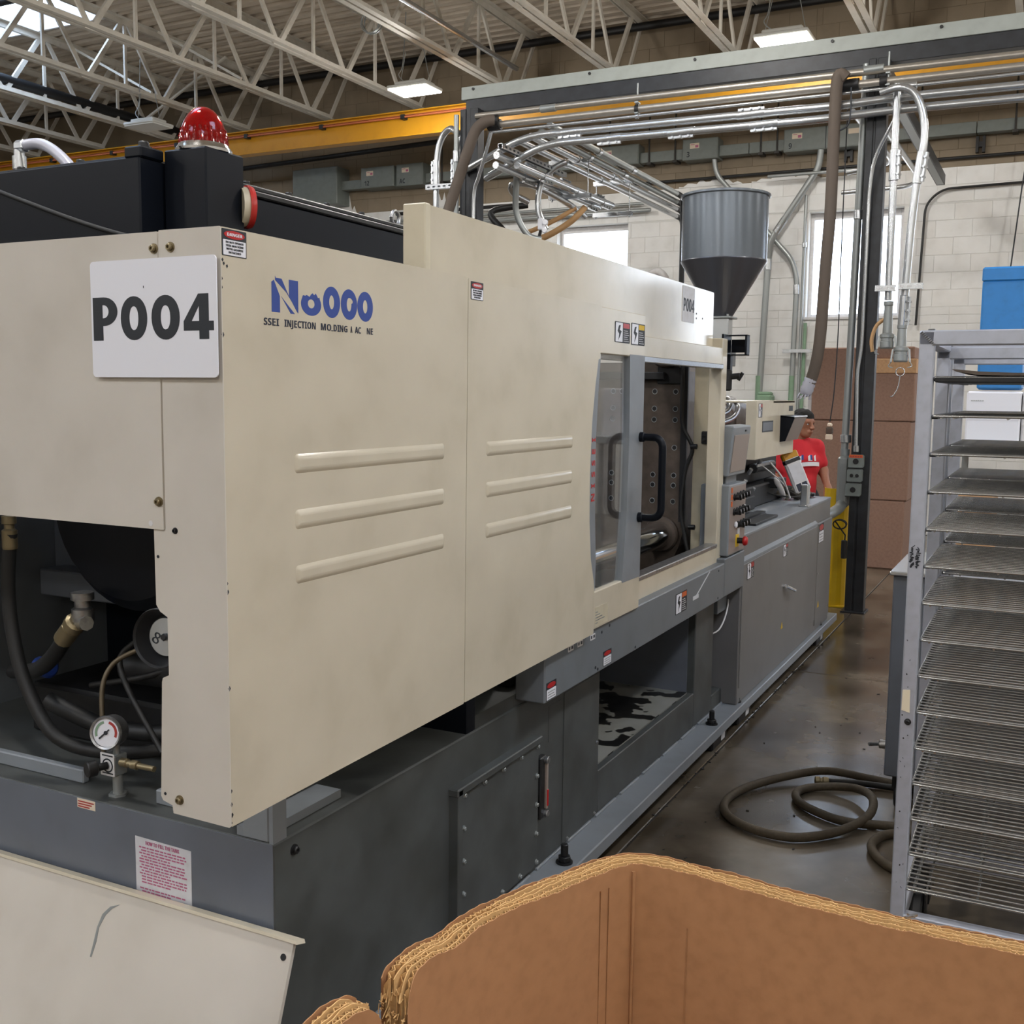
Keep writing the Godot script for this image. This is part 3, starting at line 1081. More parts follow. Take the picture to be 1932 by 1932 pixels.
	# ---- black valve housing on top
	st = S()
	bb(st, -4.2, -1.936, 1.75, 2.188, -2.02, -1.9, 0.004)
	bb(st, -4.2, -1.955, 1.75, 2.17, -2.9, -2.0, 0.004)
	bb(st, -4.2, -1.945, 2.17, 2.192, -2.9, -1.905, 0.003)
	bb(st, -1.985, -1.93, 2.185, 2.212, -1.975, -1.9, 0.004)
	var bh := obj("valve_housing", st, M.black_paint, mach)
	st = S()
	for x in [-2.17, -2.38, -2.75]:
		bolt(st, Vector3(x, 2.192, -1.94), Vector3.UP, 0.011)
	bolt(st, Vector3(-1.955, 2.212, -1.935), Vector3.UP, 0.013)
	obj("bolt", st, M.dark_steel, bh)
	st = S()
	tube(st, curve([Vector3(-2.5, 2.17, -1.893), Vector3(-2.32, 2.11, -1.893), Vector3(-2.15, 2.055, -1.893), Vector3(-2.02, 2.018, -1.893), Vector3(-1.9, 1.99, -1.893)], 5), 0.006, 6)
	obj("cable", st, M.rubber, bh)
	st = S()
	bb(st, -1.931, -1.80, 1.75, 2.213, -2.105, -1.972, 0.004)
	obj("beacon_post", st, M.black_paint, bh)
	st = S()
	bb(st, -2.6, -1.845, 1.7, 2.135, -3.2, -2.12, 0.004)
	var bc := obj("rear_housing", st, M.black_paint, mach)
	st = S()
	bb(st, -2.6, -1.838, 2.135, 2.150, -3.2, -2.108, 0.003)
	bb(st, -2.58, -1.85, 2.152, 2.165, -3.2, -2.11, 0.003)
	obj("housing_lid", st, M.dark_steel, bc)
	st = S()
	for k in 5:
		bolt(st, Vector3(-1.875, 2.165, -2.2 - 0.17 * k), Vector3.UP, 0.010)
	obj("bolt", st, M.dark_steel, bc)
	st = S()
	var eye := []
	for k in 13: eye.append(Vector3(-1.87 + 0.0, 2.185 + 0.022 * sin(TAU * k / 12), -2.885 + 0.022 * cos(TAU * k / 12)))
	tube(st, eye, 0.006, 6, [], false)
	obj("lifting_eye", st, M.steel, bc)
	# horn on the side of the post
	st = S()
	lathe(st, [Vector2(0, 0), Vector2(0.048, 0), Vector2(0.048, 0.016), Vector2(0, 0.016)], Vector3(-1.822, 2.097, -2.108), along(Vector3(0.52, 0, -0.85)), 30)
	var hn := obj("alarm_horn", st, M.cream_edge, mach)
	st = S()
	lathe(st, [Vector2(0, 0.016), Vector2(0.052, 0.016), Vector2(0.053, 0.022), Vector2(0.05, 0.031), Vector2(0.03, 0.037), Vector2(0, 0.038)], Vector3(-1.822, 2.097, -2.108), along(Vector3(0.52, 0, -0.85)), 30)
	obj("horn_dome", st, M.horn_red, hn)
	# beacon light, sits on the post
	var bt := thing("warning_beacon", "clear red domed warning beacon on a chrome ring on the black post", "light", Vector3(-1.8655, 2.213, -2.038))
	st = S()
	var P0 := Vector3(-1.8655, 2.213, -2.038)
	lathe(st, [Vector2(0.05, 0.0), Vector2(0.066, 0.0), Vector2(0.067, 0.006), Vector2(0.062, 0.013), Vector2(0.058, 0.019), Vector2(0.052, 0.02), Vector2(0.05, 0.0)], P0, Basis(), 30)
	obj("chrome_ring", st, M.chrome, bt)
	st = S()
	lathe(st, [Vector2(0.0575, 0.018), Vector2(0.0565, 0.035), Vector2(0.053, 0.052), Vector2(0.046, 0.071), Vector2(0.037, 0.087), Vector2(0.026, 0.099), Vector2(0.014, 0.1055), Vector2(0, 0.1075)], P0, Basis(), 32, true)
	lathe(st, [Vector2(0, 0.1035), Vector2(0.013, 0.1015), Vector2(0.024, 0.0955), Vector2(0.034, 0.084), Vector2(0.043, 0.069), Vector2(0.05, 0.051), Vector2(0.0535, 0.035), Vector2(0.0545, 0.018)], P0, Basis(), 32, true)
	for k in 26:
		var a := TAU * k / 26
		for q in 3:
			var pr := [[0.0545, 0.024], [0.0535, 0.037], [0.0505, 0.050]]
			cyl(st, P0 + Vector3(cos(a) * pr[q][0], pr[q][1] - 0.005, sin(a) * pr[q][0]), Vector3.UP, 0.0042, 0.010, 6)
	obj("lens", st, M.beacon, bt)
	st = S()
	cyl(st, P0, Vector3.UP, 0.045, 0.018, 20)
	cyl(st, P0 + Vector3(0, 0.018, 0), Vector3.UP, 0.014, 0.03, 14)
	lathe(st, [Vector2(0.012, 0.048), Vector2(0.016, 0.06), Vector2(0.012, 0.075), Vector2(0, 0.08)], P0, Basis(), 14, true)
	obj("bulb", st, M.horn_red, bt)

func build_logo(sc: Node) -> void:
	var tf := face_x(-1.2896)
	# a white outline behind each blue letter, the letters, then the worn dark line of lettering
	var wt := tf.translated_local(Vector3(0, 0, -0.0002))
	var names_ := [[1.7145, 1.768, 1.7945, 1.838], [1.777, 1.8345, 1.7945, 1.8525], [1.842, 1.900, 1.7945, 1.8525], [1.9105, 1.9655, 1.7945, 1.8525]]
	var sc_u := (1.9015 - 1.5775) / (1.9655 - 1.5775)
	var U := func(u: float) -> float: return 1.5775 + (u - 1.5775) * sc_u
	var st := S()
	# N: two uprights and a diagonal split by a peeled line
	var h0 := 1.7925
	var h1 := 1.8545
	ext(st, V2([[U.call(1.5775), h0], [U.call(1.6055), h0], [U.call(1.6055), h0 + 0.030], [U.call(1.5855), h1 - 0.004], [U.call(1.5775), h1 - 0.008]]), tf, 0.0006)
	ext(st, V2([[U.call(1.590), h1 + 0.0035], [U.call(1.5925), h1], [U.call(1.612), h1], [U.call(1.6375), h0 + 0.0315], [U.call(1.6375), h1], [U.call(1.670), h1], [U.call(1.670), h0 + 0.002], [U.call(1.6655), h0 + 0.0045], [U.call(1.6475), h0 + 0.022], [U.call(1.6275), h0 + 0.0385], [U.call(1.590), h1 - 0.004]]), tf, 0.0006)
	ext(st, V2([[U.call(1.610), h0 + 0.030], [U.call(1.640), h0 + 0.011], [U.call(1.658), h0], [U.call(1.643), h0]]), tf, 0.0006)
	var o := obj("blue_letter", st, M.blue_ink, sc)
	# the o, its top torn off
	st = S()
	var oo := PackedVector2Array()
	var oi := PackedVector2Array()
	for k in 40:
		var a := TAU * k / 40
		var y := 1.8145 + 0.0215 * sin(a)
		var x := 1.7175 + 0.0375 * cos(a)
		if sin(a) > 0.5:
			y = 1.8145 + 0.0215 * sin(a) + 0.003 * sin(k * 2.1) - (0.005 if k > 9 and k < 14 else 0.0)
		oo.append(Vector2(U.call(x), y))
		oi.append(Vector2(U.call(1.7175 + 0.0125 * cos(a)), 1.8155 + 0.0085 * sin(a)))
	ring(st, oo, oi, tf, 0.0006)
	obj("blue_letter", st, M.blue_ink, sc)
	var cx := [1.796, 1.8665, 1.9345]
	for i in 3:
		st = S()
		var outer := oval(U.call(cx[i]), 1.8235, 0.0335 * sc_u, 0.0305, 40)
		var inner := oval(U.call(cx[i]), 1.8235, 0.0098 * sc_u, 0.0135, 40)
		if i == 1:
			for k in 40:
				if k > 1 and k < 10: inner[k] += Vector2(0.006 - 0.0007 * absf(k - 4), 0.0)
		ring(st, outer, inner, tf, 0.0006)
		obj("blue_letter", st, M.blue_ink, sc)
	# small lettering with missing letters
	var y0 := 1.7738
	var parts := [["SSEI", 1.5545, 1.597], ["INJECTION", 1.614, 1.708], ["MO", 1.724, 1.757], ["DING", 1.766, 1.812], ["A", 1.823, 1.829], ["AC", 1.839, 1.860], ["NE", 1.881, 1.9025]]
	for p in parts:
		var ln: String = p[0]
		text("dark_letter", ln, 0.0128, tf.translated_local(Vector3((p[1] + p[2]) / 2, y0, 0.0)), M.blue_black, sc, 1.0, true, p[2] - p[1])
	st = S()
	ext(st, V2([[1.7585, y0 - 0.0064], [1.764, y0 - 0.0064], [1.764, y0 - 0.0045], [1.7585, y0 - 0.0045]]), tf, 0.0005)
	obj("dark_letter", st, M.blue_black, sc)

func build_machine_front() -> void:
	var st := S()
	# ---- P004 sign held on the end covers
	var sg := thing("machine_sign", "large square white sign reading P004 on the cream end cover", "sign", Vector3(-1.44, 1.67, -1.438))
	st = S()
	ext(st, rr(-1.589, -1.2905, 1.6705, 1.8785, 0.008), face_z(-1.4335), 0.0025)
	obj("plate", st, M.white, sg)
	var gw := [0.061, 0.064, 0.066, 0.068]
	var gx := [-1.584, -1.515, -1.4405, -1.3655]
	for i in 4:
		st = S()
		glyph(st, "P004"[i], gx[i], 1.7365, gw[i], 0.0775, face_z(-1.4330))
		obj("letter", st, M.ink, sg)
	st = S()
	bb(st, -1.459, -1.4575, 1.8275, 1.8315, -1.4337, -1.4331)
	obj("scuff_mark", st, M.ink, sg)
	# ---- grey beam under the guard door
	st = S()
	bb(st, -1.42, -1.32, 0.722, 0.884, -4.80, -2.852, 0.004)
	var bm := obj("front_beam", st, M.grey_paint, mach)
	danger_sticker(bm, 2.862, 2.934, 0.728, 0.783, face_x(-1.32), [])
	danger_sticker(bm, 3.317, 3.392, 0.733, 0.783, face_x(-1.32), [])
	picto_sticker(bm, 4.088, 4.235, 0.768, 0.853, face_x(-1.32), M.safety_orange)
	for u in [3.02, 3.095, 3.20]:
		st = S()
		ext(st, rr(u, u + 0.042, 0.845, 0.865, 0.002), face_x(-1.3192), 0.0008)
		var t := obj("code_label", st, M.white_dirty, bm)
		st = S()
		ext(st, rr(u + 0.005, u + 0.015, 0.85, 0.86, 0.001), face_x(-1.319), 0.0004)
		ext(st, rr(u + 0.025, u + 0.038, 0.85, 0.86, 0.001), face_x(-1.319), 0.0004)
		obj("print_line", st, M.ink, t)
	st = S()
	for p in [[0.855, 3.30], [0.865, 3.37], [0.735, 3.27], [0.745, 3.25], [0.862, 4.70], [0.738, 4.70], [0.735, 3.63]]:
		cyl(st, Vector3(-1.32, p[0], -p[1]), Vector3.RIGHT, 0.005, 0.0015, 10)
	obj("screw", st, M.ink, bm)
	st = S()
	bar(st, Vector3(-1.3192, 0.88, -4.56), Vector3(-1.3192, 0.80, -4.36), 0.0015, 0.006, Vector3.UP)
	bb(st, -1.32, -1.3188, 0.79, 0.806, -4.40, -4.32)
	obj("tape_residue", st, M.paper, bm)
	# ---- frame round the mould opening
	st = S()
	bb(st, -1.42, -1.36, 1.785, 1.862, -4.789, -3.15, 0.003)
	bb(st, -1.42, -1.36, 0.868, 0.958, -4.789, -3.15, 0.003)
	bb(st, -1.42, -1.36, 0.868, 1.905, -4.87, -4.79, 0.003)
	var fr := obj("guard_frame", st, M.cream, mach)
	st = S()
	bb(st, -1.40, -1.352, 1.766, 1.789, -4.79, -3.15, 0.003)
	obj("top_track", st, M.galv, fr)
	st = S()
	bb(st, -1.41, -1.355, 0.955, 0.972, -4.79, -3.15, 0.003)
	obj("bottom_track", st, M.steel, fr)
	# inner panel behind the opening's far edge
	st = S()
	bb(st, -1.52, -1.39, 0.90, 1.80, -4.93, -4.905, 0.002)
	bb(st, -1.42, -1.39, 0.90, 1.80, -4.91, -4.80)
	obj("inner_panel", st, M.cream_edge, mach)
	st = S()
	bb(st, -1.476, -1.416, 1.422, 1.482, -4.905, -4.885, 0.004)
	var sw := obj("door_switch", st, M.black, mach)
	st = S()
	bb(st, -1.44, -1.415, 1.424, 1.480, -4.886, -4.878, 0.003)
	obj("switch_plate", st, M.galv_dull, sw)
	for y in [1.44, 1.464]:
		st = S()
		cyl(st, Vector3(-1.462, y, -4.885), Vector3.BACK, 0.008, 0.006, 12, 0.002)
		obj("button", st, M.dark_steel, sw)
	# ---- upper cream cover
	st = S()
	ext(st, V2([[2.29, 1.80], [4.79, 1.80], [4.79, 1.86], [4.765, 1.87], [4.765, 2.1], [4.758, 2.105], [2.297, 2.105], [2.29, 2.1]]), face_x(-1.40), 0.02)
	bb(st, -2.2, -1.421, 1.9, 2.09, -4.763, -4.75, 0.002)
	var uc := obj("upper_cover", st, M.cream_gloss, mach)
	st = S()
	bb(st, -1.46, -1.395, 1.8, 2.107, -2.312, -2.285, 0.003)
	obj("edge_flange", st, M.cream_edge, uc)
	st = S()
	ext(st, rr(4.312, 4.475, 1.951, 2.097, 0.004), face_x(-1.3985), 0.0012)
	var us := obj("paper_sign", st, M.paper, uc)
	text("lettering", "P004", 0.052, face_x(-1.398).translated_local(Vector3(4.395, 2.02, 0)), M.ink, us, 1.0, true, 0.145)
	st = S()
	for p in [[1.995, 4.51], [1.975, 4.51], [1.98, 4.60]]:
		cyl(st, Vector3(-1.40, p[0], -p[1]), Vector3.RIGHT, 0.004, 0.0015, 8)
	obj("screw", st, M.ink, uc)
	# ---- sliding guard door, slid open towards the camera
	st = S()
	bb(st, -1.335, -1.31, 1.778, 1.926, -3.628, -2.85, 0.003)
	bb(st, -1.335, -1.31, 0.882, 1.008, -3.628, -2.85, 0.003)
	bb(st, -1.335, -1.311, 1.0, 1.78, -2.9, -2.852)
	var dr := obj("guard_door", st, M.cream, mach)
	st = S()
	ext(st, V2([[3.45, 1.00], [3.628, 0.997], [3.628, 1.785], [3.481, 1.785], [3.49, 1.5], [3.482, 1.25]]), face_x(-1.309), 0.028)
	var gs := obj("door_stile", st, M.grey_light, dr)
	st = S()
	ext(st, V2([[3.05, 1.015], [3.19, 1.015], [3.195, 1.1], [3.178, 1.3], [3.176, 1.5], [3.19, 1.66], [3.205, 1.775], [3.05, 1.775]]), face_x(-1.3035), 0.02)
	obj("curved_stile", st, M.grey_light, dr)
	st = S()
	bb(st, -1.326, -1.32, 1.0, 1.785, -3.50, -3.17)
	obj("window_pane", st, M.door_pane, dr)
	var nt := "NISSEI"
	for i in 6:
		# letters stacked up the curved stile, each lying on its side
		var tfl := Transform3D(Basis(Vector3(0, 1, 0), Vector3(0, 0, 1), Vector3(1, 0, 0)), Vector3(-1.3028, 1.322 + 0.0365 * i, -3.158 - 0.0 * i))
		text("red_letter", nt[i], 0.026, tfl, M.red, dr, 1.1)
	picto_sticker(dr, 3.335, 3.475, 1.82, 1.888, face_x(-1.31), M.red)
	picto_sticker(dr, 3.487, 3.622, 1.818, 1.892, face_x(-1.31), M.yellow)
	st = S()
	ext(st, rr(3.21, 3.325, 0.89, 0.955, 0.001), face_x(-1.3093), 0.0006)
	var pl := obj("faded_label", st, M.cream_edge, dr)
	st = S()
	for k in 5:
		ext(st, rr(3.215, 3.235 + 0.02 * ((k * 3) % 4), 0.90 + 0.009 * k, 0.903 + 0.009 * k, 0.0005), face_x(-1.3089), 0.0003)
	obj("print_line", st, M.galv_dull, pl)
	st = S()
	tube(st, elbowed([Vector3(-1.31, 1.50, -3.60), Vector3(-1.225, 1.50, -3.60), Vector3(-1.225, 1.215, -3.60), Vector3(-1.31, 1.215, -3.60)], 0.045, 7), 0.0135, 14)
	for yy in [1.50, 1.215]:
		cyl(st, Vector3(-1.312, yy, -3.60), Vector3.RIGHT, 0.018, 0.02, 14, 0.003)
	obj("door_handle", st, M.black_paint, dr)
	# ---- inside the mould area
	st = S()
	ext(st, V2([[-2.75, 0.80], [-2.6, 0.74], [-1.72, 0.74], [-1.63, 0.80], [-1.575, 0.93], [-1.552, 1.02], [-1.552, 1.62], [-1.57, 1.76], [-1.60, 1.80], [-2.7, 1.80], [-2.75, 1.75]]), face_z(-4.9), 0.3)
	var pt := obj("fixed_platen", st, M.platen, mach)
	for x in [-1.61, -1.714, -1.88, -1.925, -2.05, -2.2]:
		for y in [1.664, 1.583, 1.531, 1.40, 1.268, 1.22, 1.143]:
			if y == 1.40 and x != -1.61: continue
			if x == -1.88 and y < 1.6: continue
			st = S()
			cyl(st, Vector3(x, y, -4.8998), Vector3.BACK, 0.0105, 0.0006, 16)
			obj("bolt_hole", st, M.black, pt)
			st = S()
			lathe(st, [Vector2(0.0105, 0.0), Vector2(0.0105, 0.0012), Vector2(0.0122, 0.0016), Vector2(0.0135, 0.0)], Vector3(x, y, -4.9), along(Vector3.BACK), 16)
			obj("hole_rim", st, M.galv_dull, pt)
	st = S()
	bb(st, -1.70, -1.56, 1.70, 1.78, -4.9, -4.89, 0.003)
	bb(st, -2.3, -1.66, 1.72, 1.755, -4.9, -4.86, 0.003)
	obj("platen_pad", st, M.dark_steel, pt)
	for p in [[-1.66, 0.985], [-2.5, 0.985], [-1.66, 1.86], [-2.5, 1.86]]:
		st = S()
		cyl(st, Vector3(p[0], p[1], -4.9), Vector3(0, 0, 1), 0.062, 2.1, 28)
		var tb := obj("tie_bar", st, M.chrome, mach)
		st = S()
		lathe(st, [Vector2(0.062, 0), Vector2(0.085, 0), Vector2(0.085, 0.02), Vector2(0.078, 0.03), Vector2(0.062, 0.03)], Vector3(p[0], p[1], -4.9), along(Vector3(0, 0, 1)), 28)
		obj("tie_bar_collar", st, M.platen, tb)
	# moving platen and toggle block behind the side covers
	st = S()
	bb(st, -2.75, -1.5, 0.78, 1.84, -2.9, -2.6, 0.01)
	obj("moving_platen", st, M.dark_steel, mach)
	st = S()
	bb(st, -2.74, -1.46, 0.742, 0.80, -4.86, -2.9, 0.004)
	bb(st, -1.50, -1.44, 0.80, 0.90, -4.89, -4.4, 0.004)
	bb(st, -1.6, -1.45, 0.79, 0.86, -4.86, -4.70, 0.004)
	bar(st, Vector3(-1.50, 0.875, -4.0), Vector3(-1.50, 0.875, -4.8), 0.05, 0.01)
	bar(st, Vector3(-1.9, 0.83, -3.9), Vector3(-1.45, 0.84, -4.0), 0.01, 0.008)
	bar(st, Vector3(-1.9, 0.83, -4.15), Vector3(-1.45, 0.84, -4.25), 0.01, 0.008)
	obj("drip_tray", st, M.dark_steel, mach)
	st = S()
	bb(st, -2.85, -2.8, 0.69, 1.86, -4.9, -1.6, 0.004)
	obj("rear_cover", st, M.grey_paint, mach)
	st = S()
	bb(st, -2.79, -2.05, 0.80, 1.02, -3.75, -3.35, 0.006)
	bb(st, -2.79, -2.3, 1.05, 1.3, -3.85, -3.5, 0.006)
	obj("ejector_block", st, M.tank_grey, mach)
	st = S()
	tube(st, curve([Vector3(-1.565, 1.79, -4.86), Vector3(-1.565, 1.6, -4.86), Vector3(-1.56, 1.5, -4.87), Vector3(-1.515, 1.4, -4.88), Vector3(-1.545, 1.3, -4.88), Vector3(-1.56, 1.15, -4.87), Vector3(-1.55, 1.05, -4.87), Vector3(-1.51, 0.88, -4.86)], 6), 0.010, 8)
	var cb := obj("cable", st, M.rubber, mach)
	st = S()
	bb(st, -1.575, -1.545, 1.05, 1.8, -4.896, -4.88)
	for y in [1.41, 1.03]:
		cyl(st, Vector3(-1.52, y, -4.87), Vector3.RIGHT, 0.012, 0.03, 8)
	obj("cable_clip", st, M.black, cb)
	# ---- inside the open end: tank, motor wheel, hoses
	st = S()
	cyl(st, Vector3(-1.965, 1.38, -2.4), Vector3(0, 0, 1), 0.265, 0.55, 36, 0.03)
	obj("accumulator", st, M.black_paint, mach)
	st = S()
	bb(st, -2.85, -1.42, 0.68, 1.95, -2.6, -2.55)
	obj("bulkhead", st, M.black_paint, mach)
	var wc := Vector3(-1.598, 1.147, -1.60)
	var wa := Vector3(0.12, 0.06, 0.98).normalized()
	st = S()
	lathe(st, [Vector2(0.042, -0.035), Vector2(0.060, -0.035), Vector2(0.062, 0.016), Vector2(0.060, 0.020), Vector2(0.056, 0.016), Vector2(0.043, -0.012), Vector2(0.042, -0.035)], wc, along(wa), 36)
	var hw := obj("pulley", st, M.black, mach)
	st = S()
	lathe(st, [Vector2(0, -0.006), Vector2(0.039, -0.006), Vector2(0.042, -0.012), Vector2(0.042, -0.03)], wc, along(wa), 32)
	obj("pulley_disc", st, M.galv, hw)
	st = S()
	cyl(st, wc - wa * 0.006, wa, 0.008, 0.008, 6, 0.002)
	obj("bolt", st, M.dark_steel, hw)
	var wx := Vector3.UP.cross(wa).normalized()
	text("lettering", "8", 0.024, Transform3D(Basis(wx, wa.cross(wx), wa) * Basis(Vector3.BACK, -0.45), wc - wa * 0.0052 - wx * 0.022 - Vector3(0, 0.004, 0)), M.ink, hw, 1.1, false)
	var hose := func(pts: Array, r: float, mat: Material, called: String) -> MeshInstance3D:
		var s := S()
		tube(s, curve(pts, 6), r, 12)
		return obj(called, s, mat, mach)
	var h1: MeshInstance3D = hose.call([Vector3(-2.235, 1.30, -1.75), Vector3(-2.25, 1.17, -1.75), Vector3(-2.24, 1.05, -1.75), Vector3(-2.20, 0.93, -1.75), Vector3(-2.11, 0.81, -1.76), Vector3(-1.98, 0.775, -1.82), Vector3(-1.8, 0.80, -1.9)], 0.0165, M.rubber, "hydraulic_hose")
	st = S()
	lathe(st, [Vector2(0, 0), Vector2(0.017, 0), Vector2(0.018, 0.005), Vector2(0.018, 0.045), Vector2(0.012, 0.05), Vector2(0.012, 0.06), Vector2(0.017, 0.062), Vector2(0.017, 0.08), Vector2(0, 0.08)], Vector3(-2.238, 1.262, -1.75), Basis(), 14)
	obj("hose_fitting", st, M.brass, h1)
	var h2: MeshInstance3D = hose.call([Vector3(-2.115, 1.05, -1.80), Vector3(-2.19, 0.985, -1.82), Vector3(-2.3, 0.93, -1.86), Vector3(-2.5, 0.88, -1.95)], 0.02, M.rubber, "hydraulic_hose")
	st = S()
	lathe(st, [Vector2(0, 0), Vector2(0.024, 0), Vector2(0.024, 0.05), Vector2(0.02, 0.052), Vector2(0.026, 0.056), Vector2(0.026, 0.075), Vector2(0.018, 0.08), Vector2(0, 0.08)], Vector3(-2.125, 1.042, -1.80), along(Vector3(0.72, 0.66, 0.1)), 12)
	obj("hose_fitting", st, M.brass, h2)
	st = S()
	lathe(st, [Vector2(0, 0), Vector2(0.026, 0), Vector2(0.026, 0.03), Vector2(0.019, 0.035), Vector2(0.019, 0.05), Vector2(0.027, 0.052), Vector2(0.027, 0.07), Vector2(0, 0.07)], Vector3(-2.055, 1.095, -1.80), Basis(), 8)
	cyl(st, Vector3(-2.07, 1.09, -1.8), Vector3(0.9, 0.1, 0.3), 0.018, 0.045, 8)
	obj("elbow_fitting", st, M.steel, h2)
	hose.call([Vector3(-2.25, 0.86, -1.85), Vector3(-2.1, 0.80, -1.9), Vector3(-1.9, 0.80, -1.95), Vector3(-1.7, 0.86, -2.0), Vector3(-1.55, 0.92, -2.1)], 0.022, M.rubber, "hydraulic_hose")
	hose.call([Vector3(-1.52, 1.12, -1.62), Vector3(-1.535, 1.0, -1.68), Vector3(-1.54, 0.9, -1.7), Vector3(-1.60, 0.8, -1.78)], 0.008, M.rubber, "hydraulic_hose")
	hose.call([Vector3(-1.83, 0.80, -1.82), Vector3(-1.98, 0.95, -1.85), Vector3(-1.99, 1.02, -1.87), Vector3(-1.85, 1.08, -1.9), Vector3(-1.6, 1.1, -1.95)], 0.007, M.rubber, "hydraulic_hose")
	hose.call([Vector3(-2.15, 0.90, -1.9), Vector3(-1.95, 0.95, -1.95), Vector3(-1.8, 1.05, -2.0), Vector3(-1.7, 1.12, -2.1)], 0.008, M.dark_steel, "hydraulic_hose")
	st = S()
	cyl(st, Vector3(-2.12, 0.93, -2.0), Vector3(1, 0.06, 0.1), 0.042, 0.3, 16, 0.006)
	cyl(st, Vector3(-1.78, 0.87, -2.05), Vector3(1, 0.16, 0), 0.035, 0.4, 14, 0.006)
	bb(st, -2.5, -1.6, 0.7, 0.84, -2.3, -2.0, 0.01)
	bb(st, -1.95, -1.62, 0.84, 1.0, -2.4, -2.15, 0.01)
	obj("pump", st, M.black, mach)
	st = S()
	cyl(st, Vector3(-2.44, 0.895, -1.98), Vector3(1, 0.05, 0.1), 0.028, 0.06, 14, 0.008)
	obj("blue_cap", st, M.blue_ink, mach)
	st = S()
	bb(st, -2.8, -2.2, 1.0, 1.4, -2.45, -2.35, 0.004)
	bb(st, -2.75, -2.35, 1.02, 1.1, -2.35, -2.25, 0.004)
	obj("valve_plate", st, M.tank_grey, mach)
	# rails and gauge on the tank top
	st = S()
	bb(st, -2.6, -2.045, 0.70, 0.734, -1.795, -1.775, 0.003)
	bb(st, -1.80, -1.55, 0.70, 0.734, -1.785, -1.765, 0.003)
	obj("tank_rail", st, M.grey_light, mach)
	st = S()
	var gp := Vector3(-1.927, 0.855, -1.745)
	var ga := Vector3(0.30, 0.12, 0.95).normalized()
	lathe(st, [Vector2(0, -0.032), Vector2(0.037, -0.032), Vector2(0.037, 0.0), Vector2(0.04, 0.004), Vector2(0.038, 0.009), Vector2(0.0335, 0.007), Vector2(0.0335, 0.002), Vector2(0, 0.002)], gp, along(ga), 30)
	var pg := obj("pressure_gauge", st, M.steel, mach)
	var gb := Basis(Vector3.UP.cross(ga).normalized(), ga.cross(Vector3.UP.cross(ga)).normalized(), ga)
	var gt := Transform3D(gb, gp + ga * 0.0034)
	st = S()
	ext(st, oval(0, 0, 0.033, 0.033, 30), gt, 0.0008)
	obj("dial", st, M.white, pg)
	for half in 2:
		st = S()
		for k in 10:
			var a0 := PI * (0.5 + (0.08 if half == 0 else -0.08)) + (1 if half == 0 else -1) * 0.17 * k
			var a1 := a0 + (1 if half == 0 else -1) * 0.17
			ext(st, PackedVector2Array([Vector2(cos(a0), sin(a0)) * 0.022, Vector2(cos(a0), sin(a0)) * 0.028, Vector2(cos(a1), sin(a1)) * 0.028, Vector2(cos(a1), sin(a1)) * 0.022]), gt.translated_local(Vector3(0, 0, 0.0008)), 0.0004)
		obj("dial_arc", st, M.green_paint if half == 0 else M.red_text, pg)
	st = S()
	ext(st, V2([[-0.018, -0.013], [-0.015, -0.016], [0.009, 0.007], [0.007, 0.009]]), gt.translated_local(Vector3(0, 0, 0.002)), 0.0006)
	ext(st, oval(0, 0, 0.005, 0.005, 12), gt.translated_local(Vector3(0, 0, 0.0024)), 0.0006)
	obj("needle", st, M.ink, pg)
	st = S()
	cyl(st, Vector3(-1.918, 0.70, -1.765), Vector3.UP, 0.022, 0.006, 6)
	cyl(st, Vector3(-1.918, 0.706, -1.765), Vector3.UP, 0.012, 0.05, 12)
	bb(st, -1.945, -1.905, 0.75, 0.80, -1.785, -1.745, 0.003)
	cyl(st, Vector3(-1.92, 0.80, -1.765), Vector3.UP, 0.008, 0.03, 8)
	obj("valve_body", st, M.galv_dull, pg)
	st = S()
	ext(st, rr(-1.948, -1.904, 0.752, 0.806, 0.002), face_z(-1.7425), 0.0015)
	var vp := obj("valve_plate", st, M.white_dirty, pg)
	st = S()
	ring(st, oval(-1.925, 0.777, 0.017, 0.017, 20), oval(-1.925, 0.777, 0.0135, 0.0135, 20), face_z(-1.742), 0.0006)
	for k in 2:
		bb(st, -1.944 + 0.002, -1.908, 0.757 + 0.042 * k, 0.760 + 0.042 * k, -1.7424, -1.7419)
	obj("print_line", st, M.ink, pg)
	st = S()
	cyl(st, Vector3(-1.926, 0.777, -1.742), Vector3(-0.35, 0, 0.9), 0.009, 0.025, 10)
	cyl(st, Vector3(-1.936, 0.777, -1.72), Vector3(-0.35, 0, 0.9), 0.019, 0.024, 10, 0.003)
	obj("valve_knob", st, M.black, pg)
	st = S()
	cyl(st, Vector3(-1.895, 0.787, -1.755), Vector3(1, 0, 0), 0.011, 0.022, 8, 0.002)
	cyl(st, Vector3(-1.873, 0.787, -1.755), Vector3(1, 0, 0), 0.008, 0.012, 8)
	cyl(st, Vector3(-1.861, 0.787, -1.755), Vector3(1, 0, 0), 0.0115, 0.02, 6, 0.002)
	cyl(st, Vector3(-1.841, 0.787, -1.755), Vector3(1, 0, 0), 0.007, 0.05, 8)
	obj("hose_fitting", st, M.brass, pg)
	st = S()
	tube(st, curve([Vector3(-1.955, 0.80, -1.76), Vector3(-1.968, 0.87, -1.77), Vector3(-1.985, 0.95, -1.79), Vector3(-1.975, 1.0, -1.82), Vector3(-1.93, 1.03, -1.86)], 5), 0.006, 8)
	obj("gauge_line", st, M.brass_dark, pg)
	# ---- loose cover sheet leaning on the tank end
	var lp := thing("leaning_panel", "loose cream cover sheet leaning against the grey tank end at floor level", "panel", Vector3(-1.9, 0, -1.6))
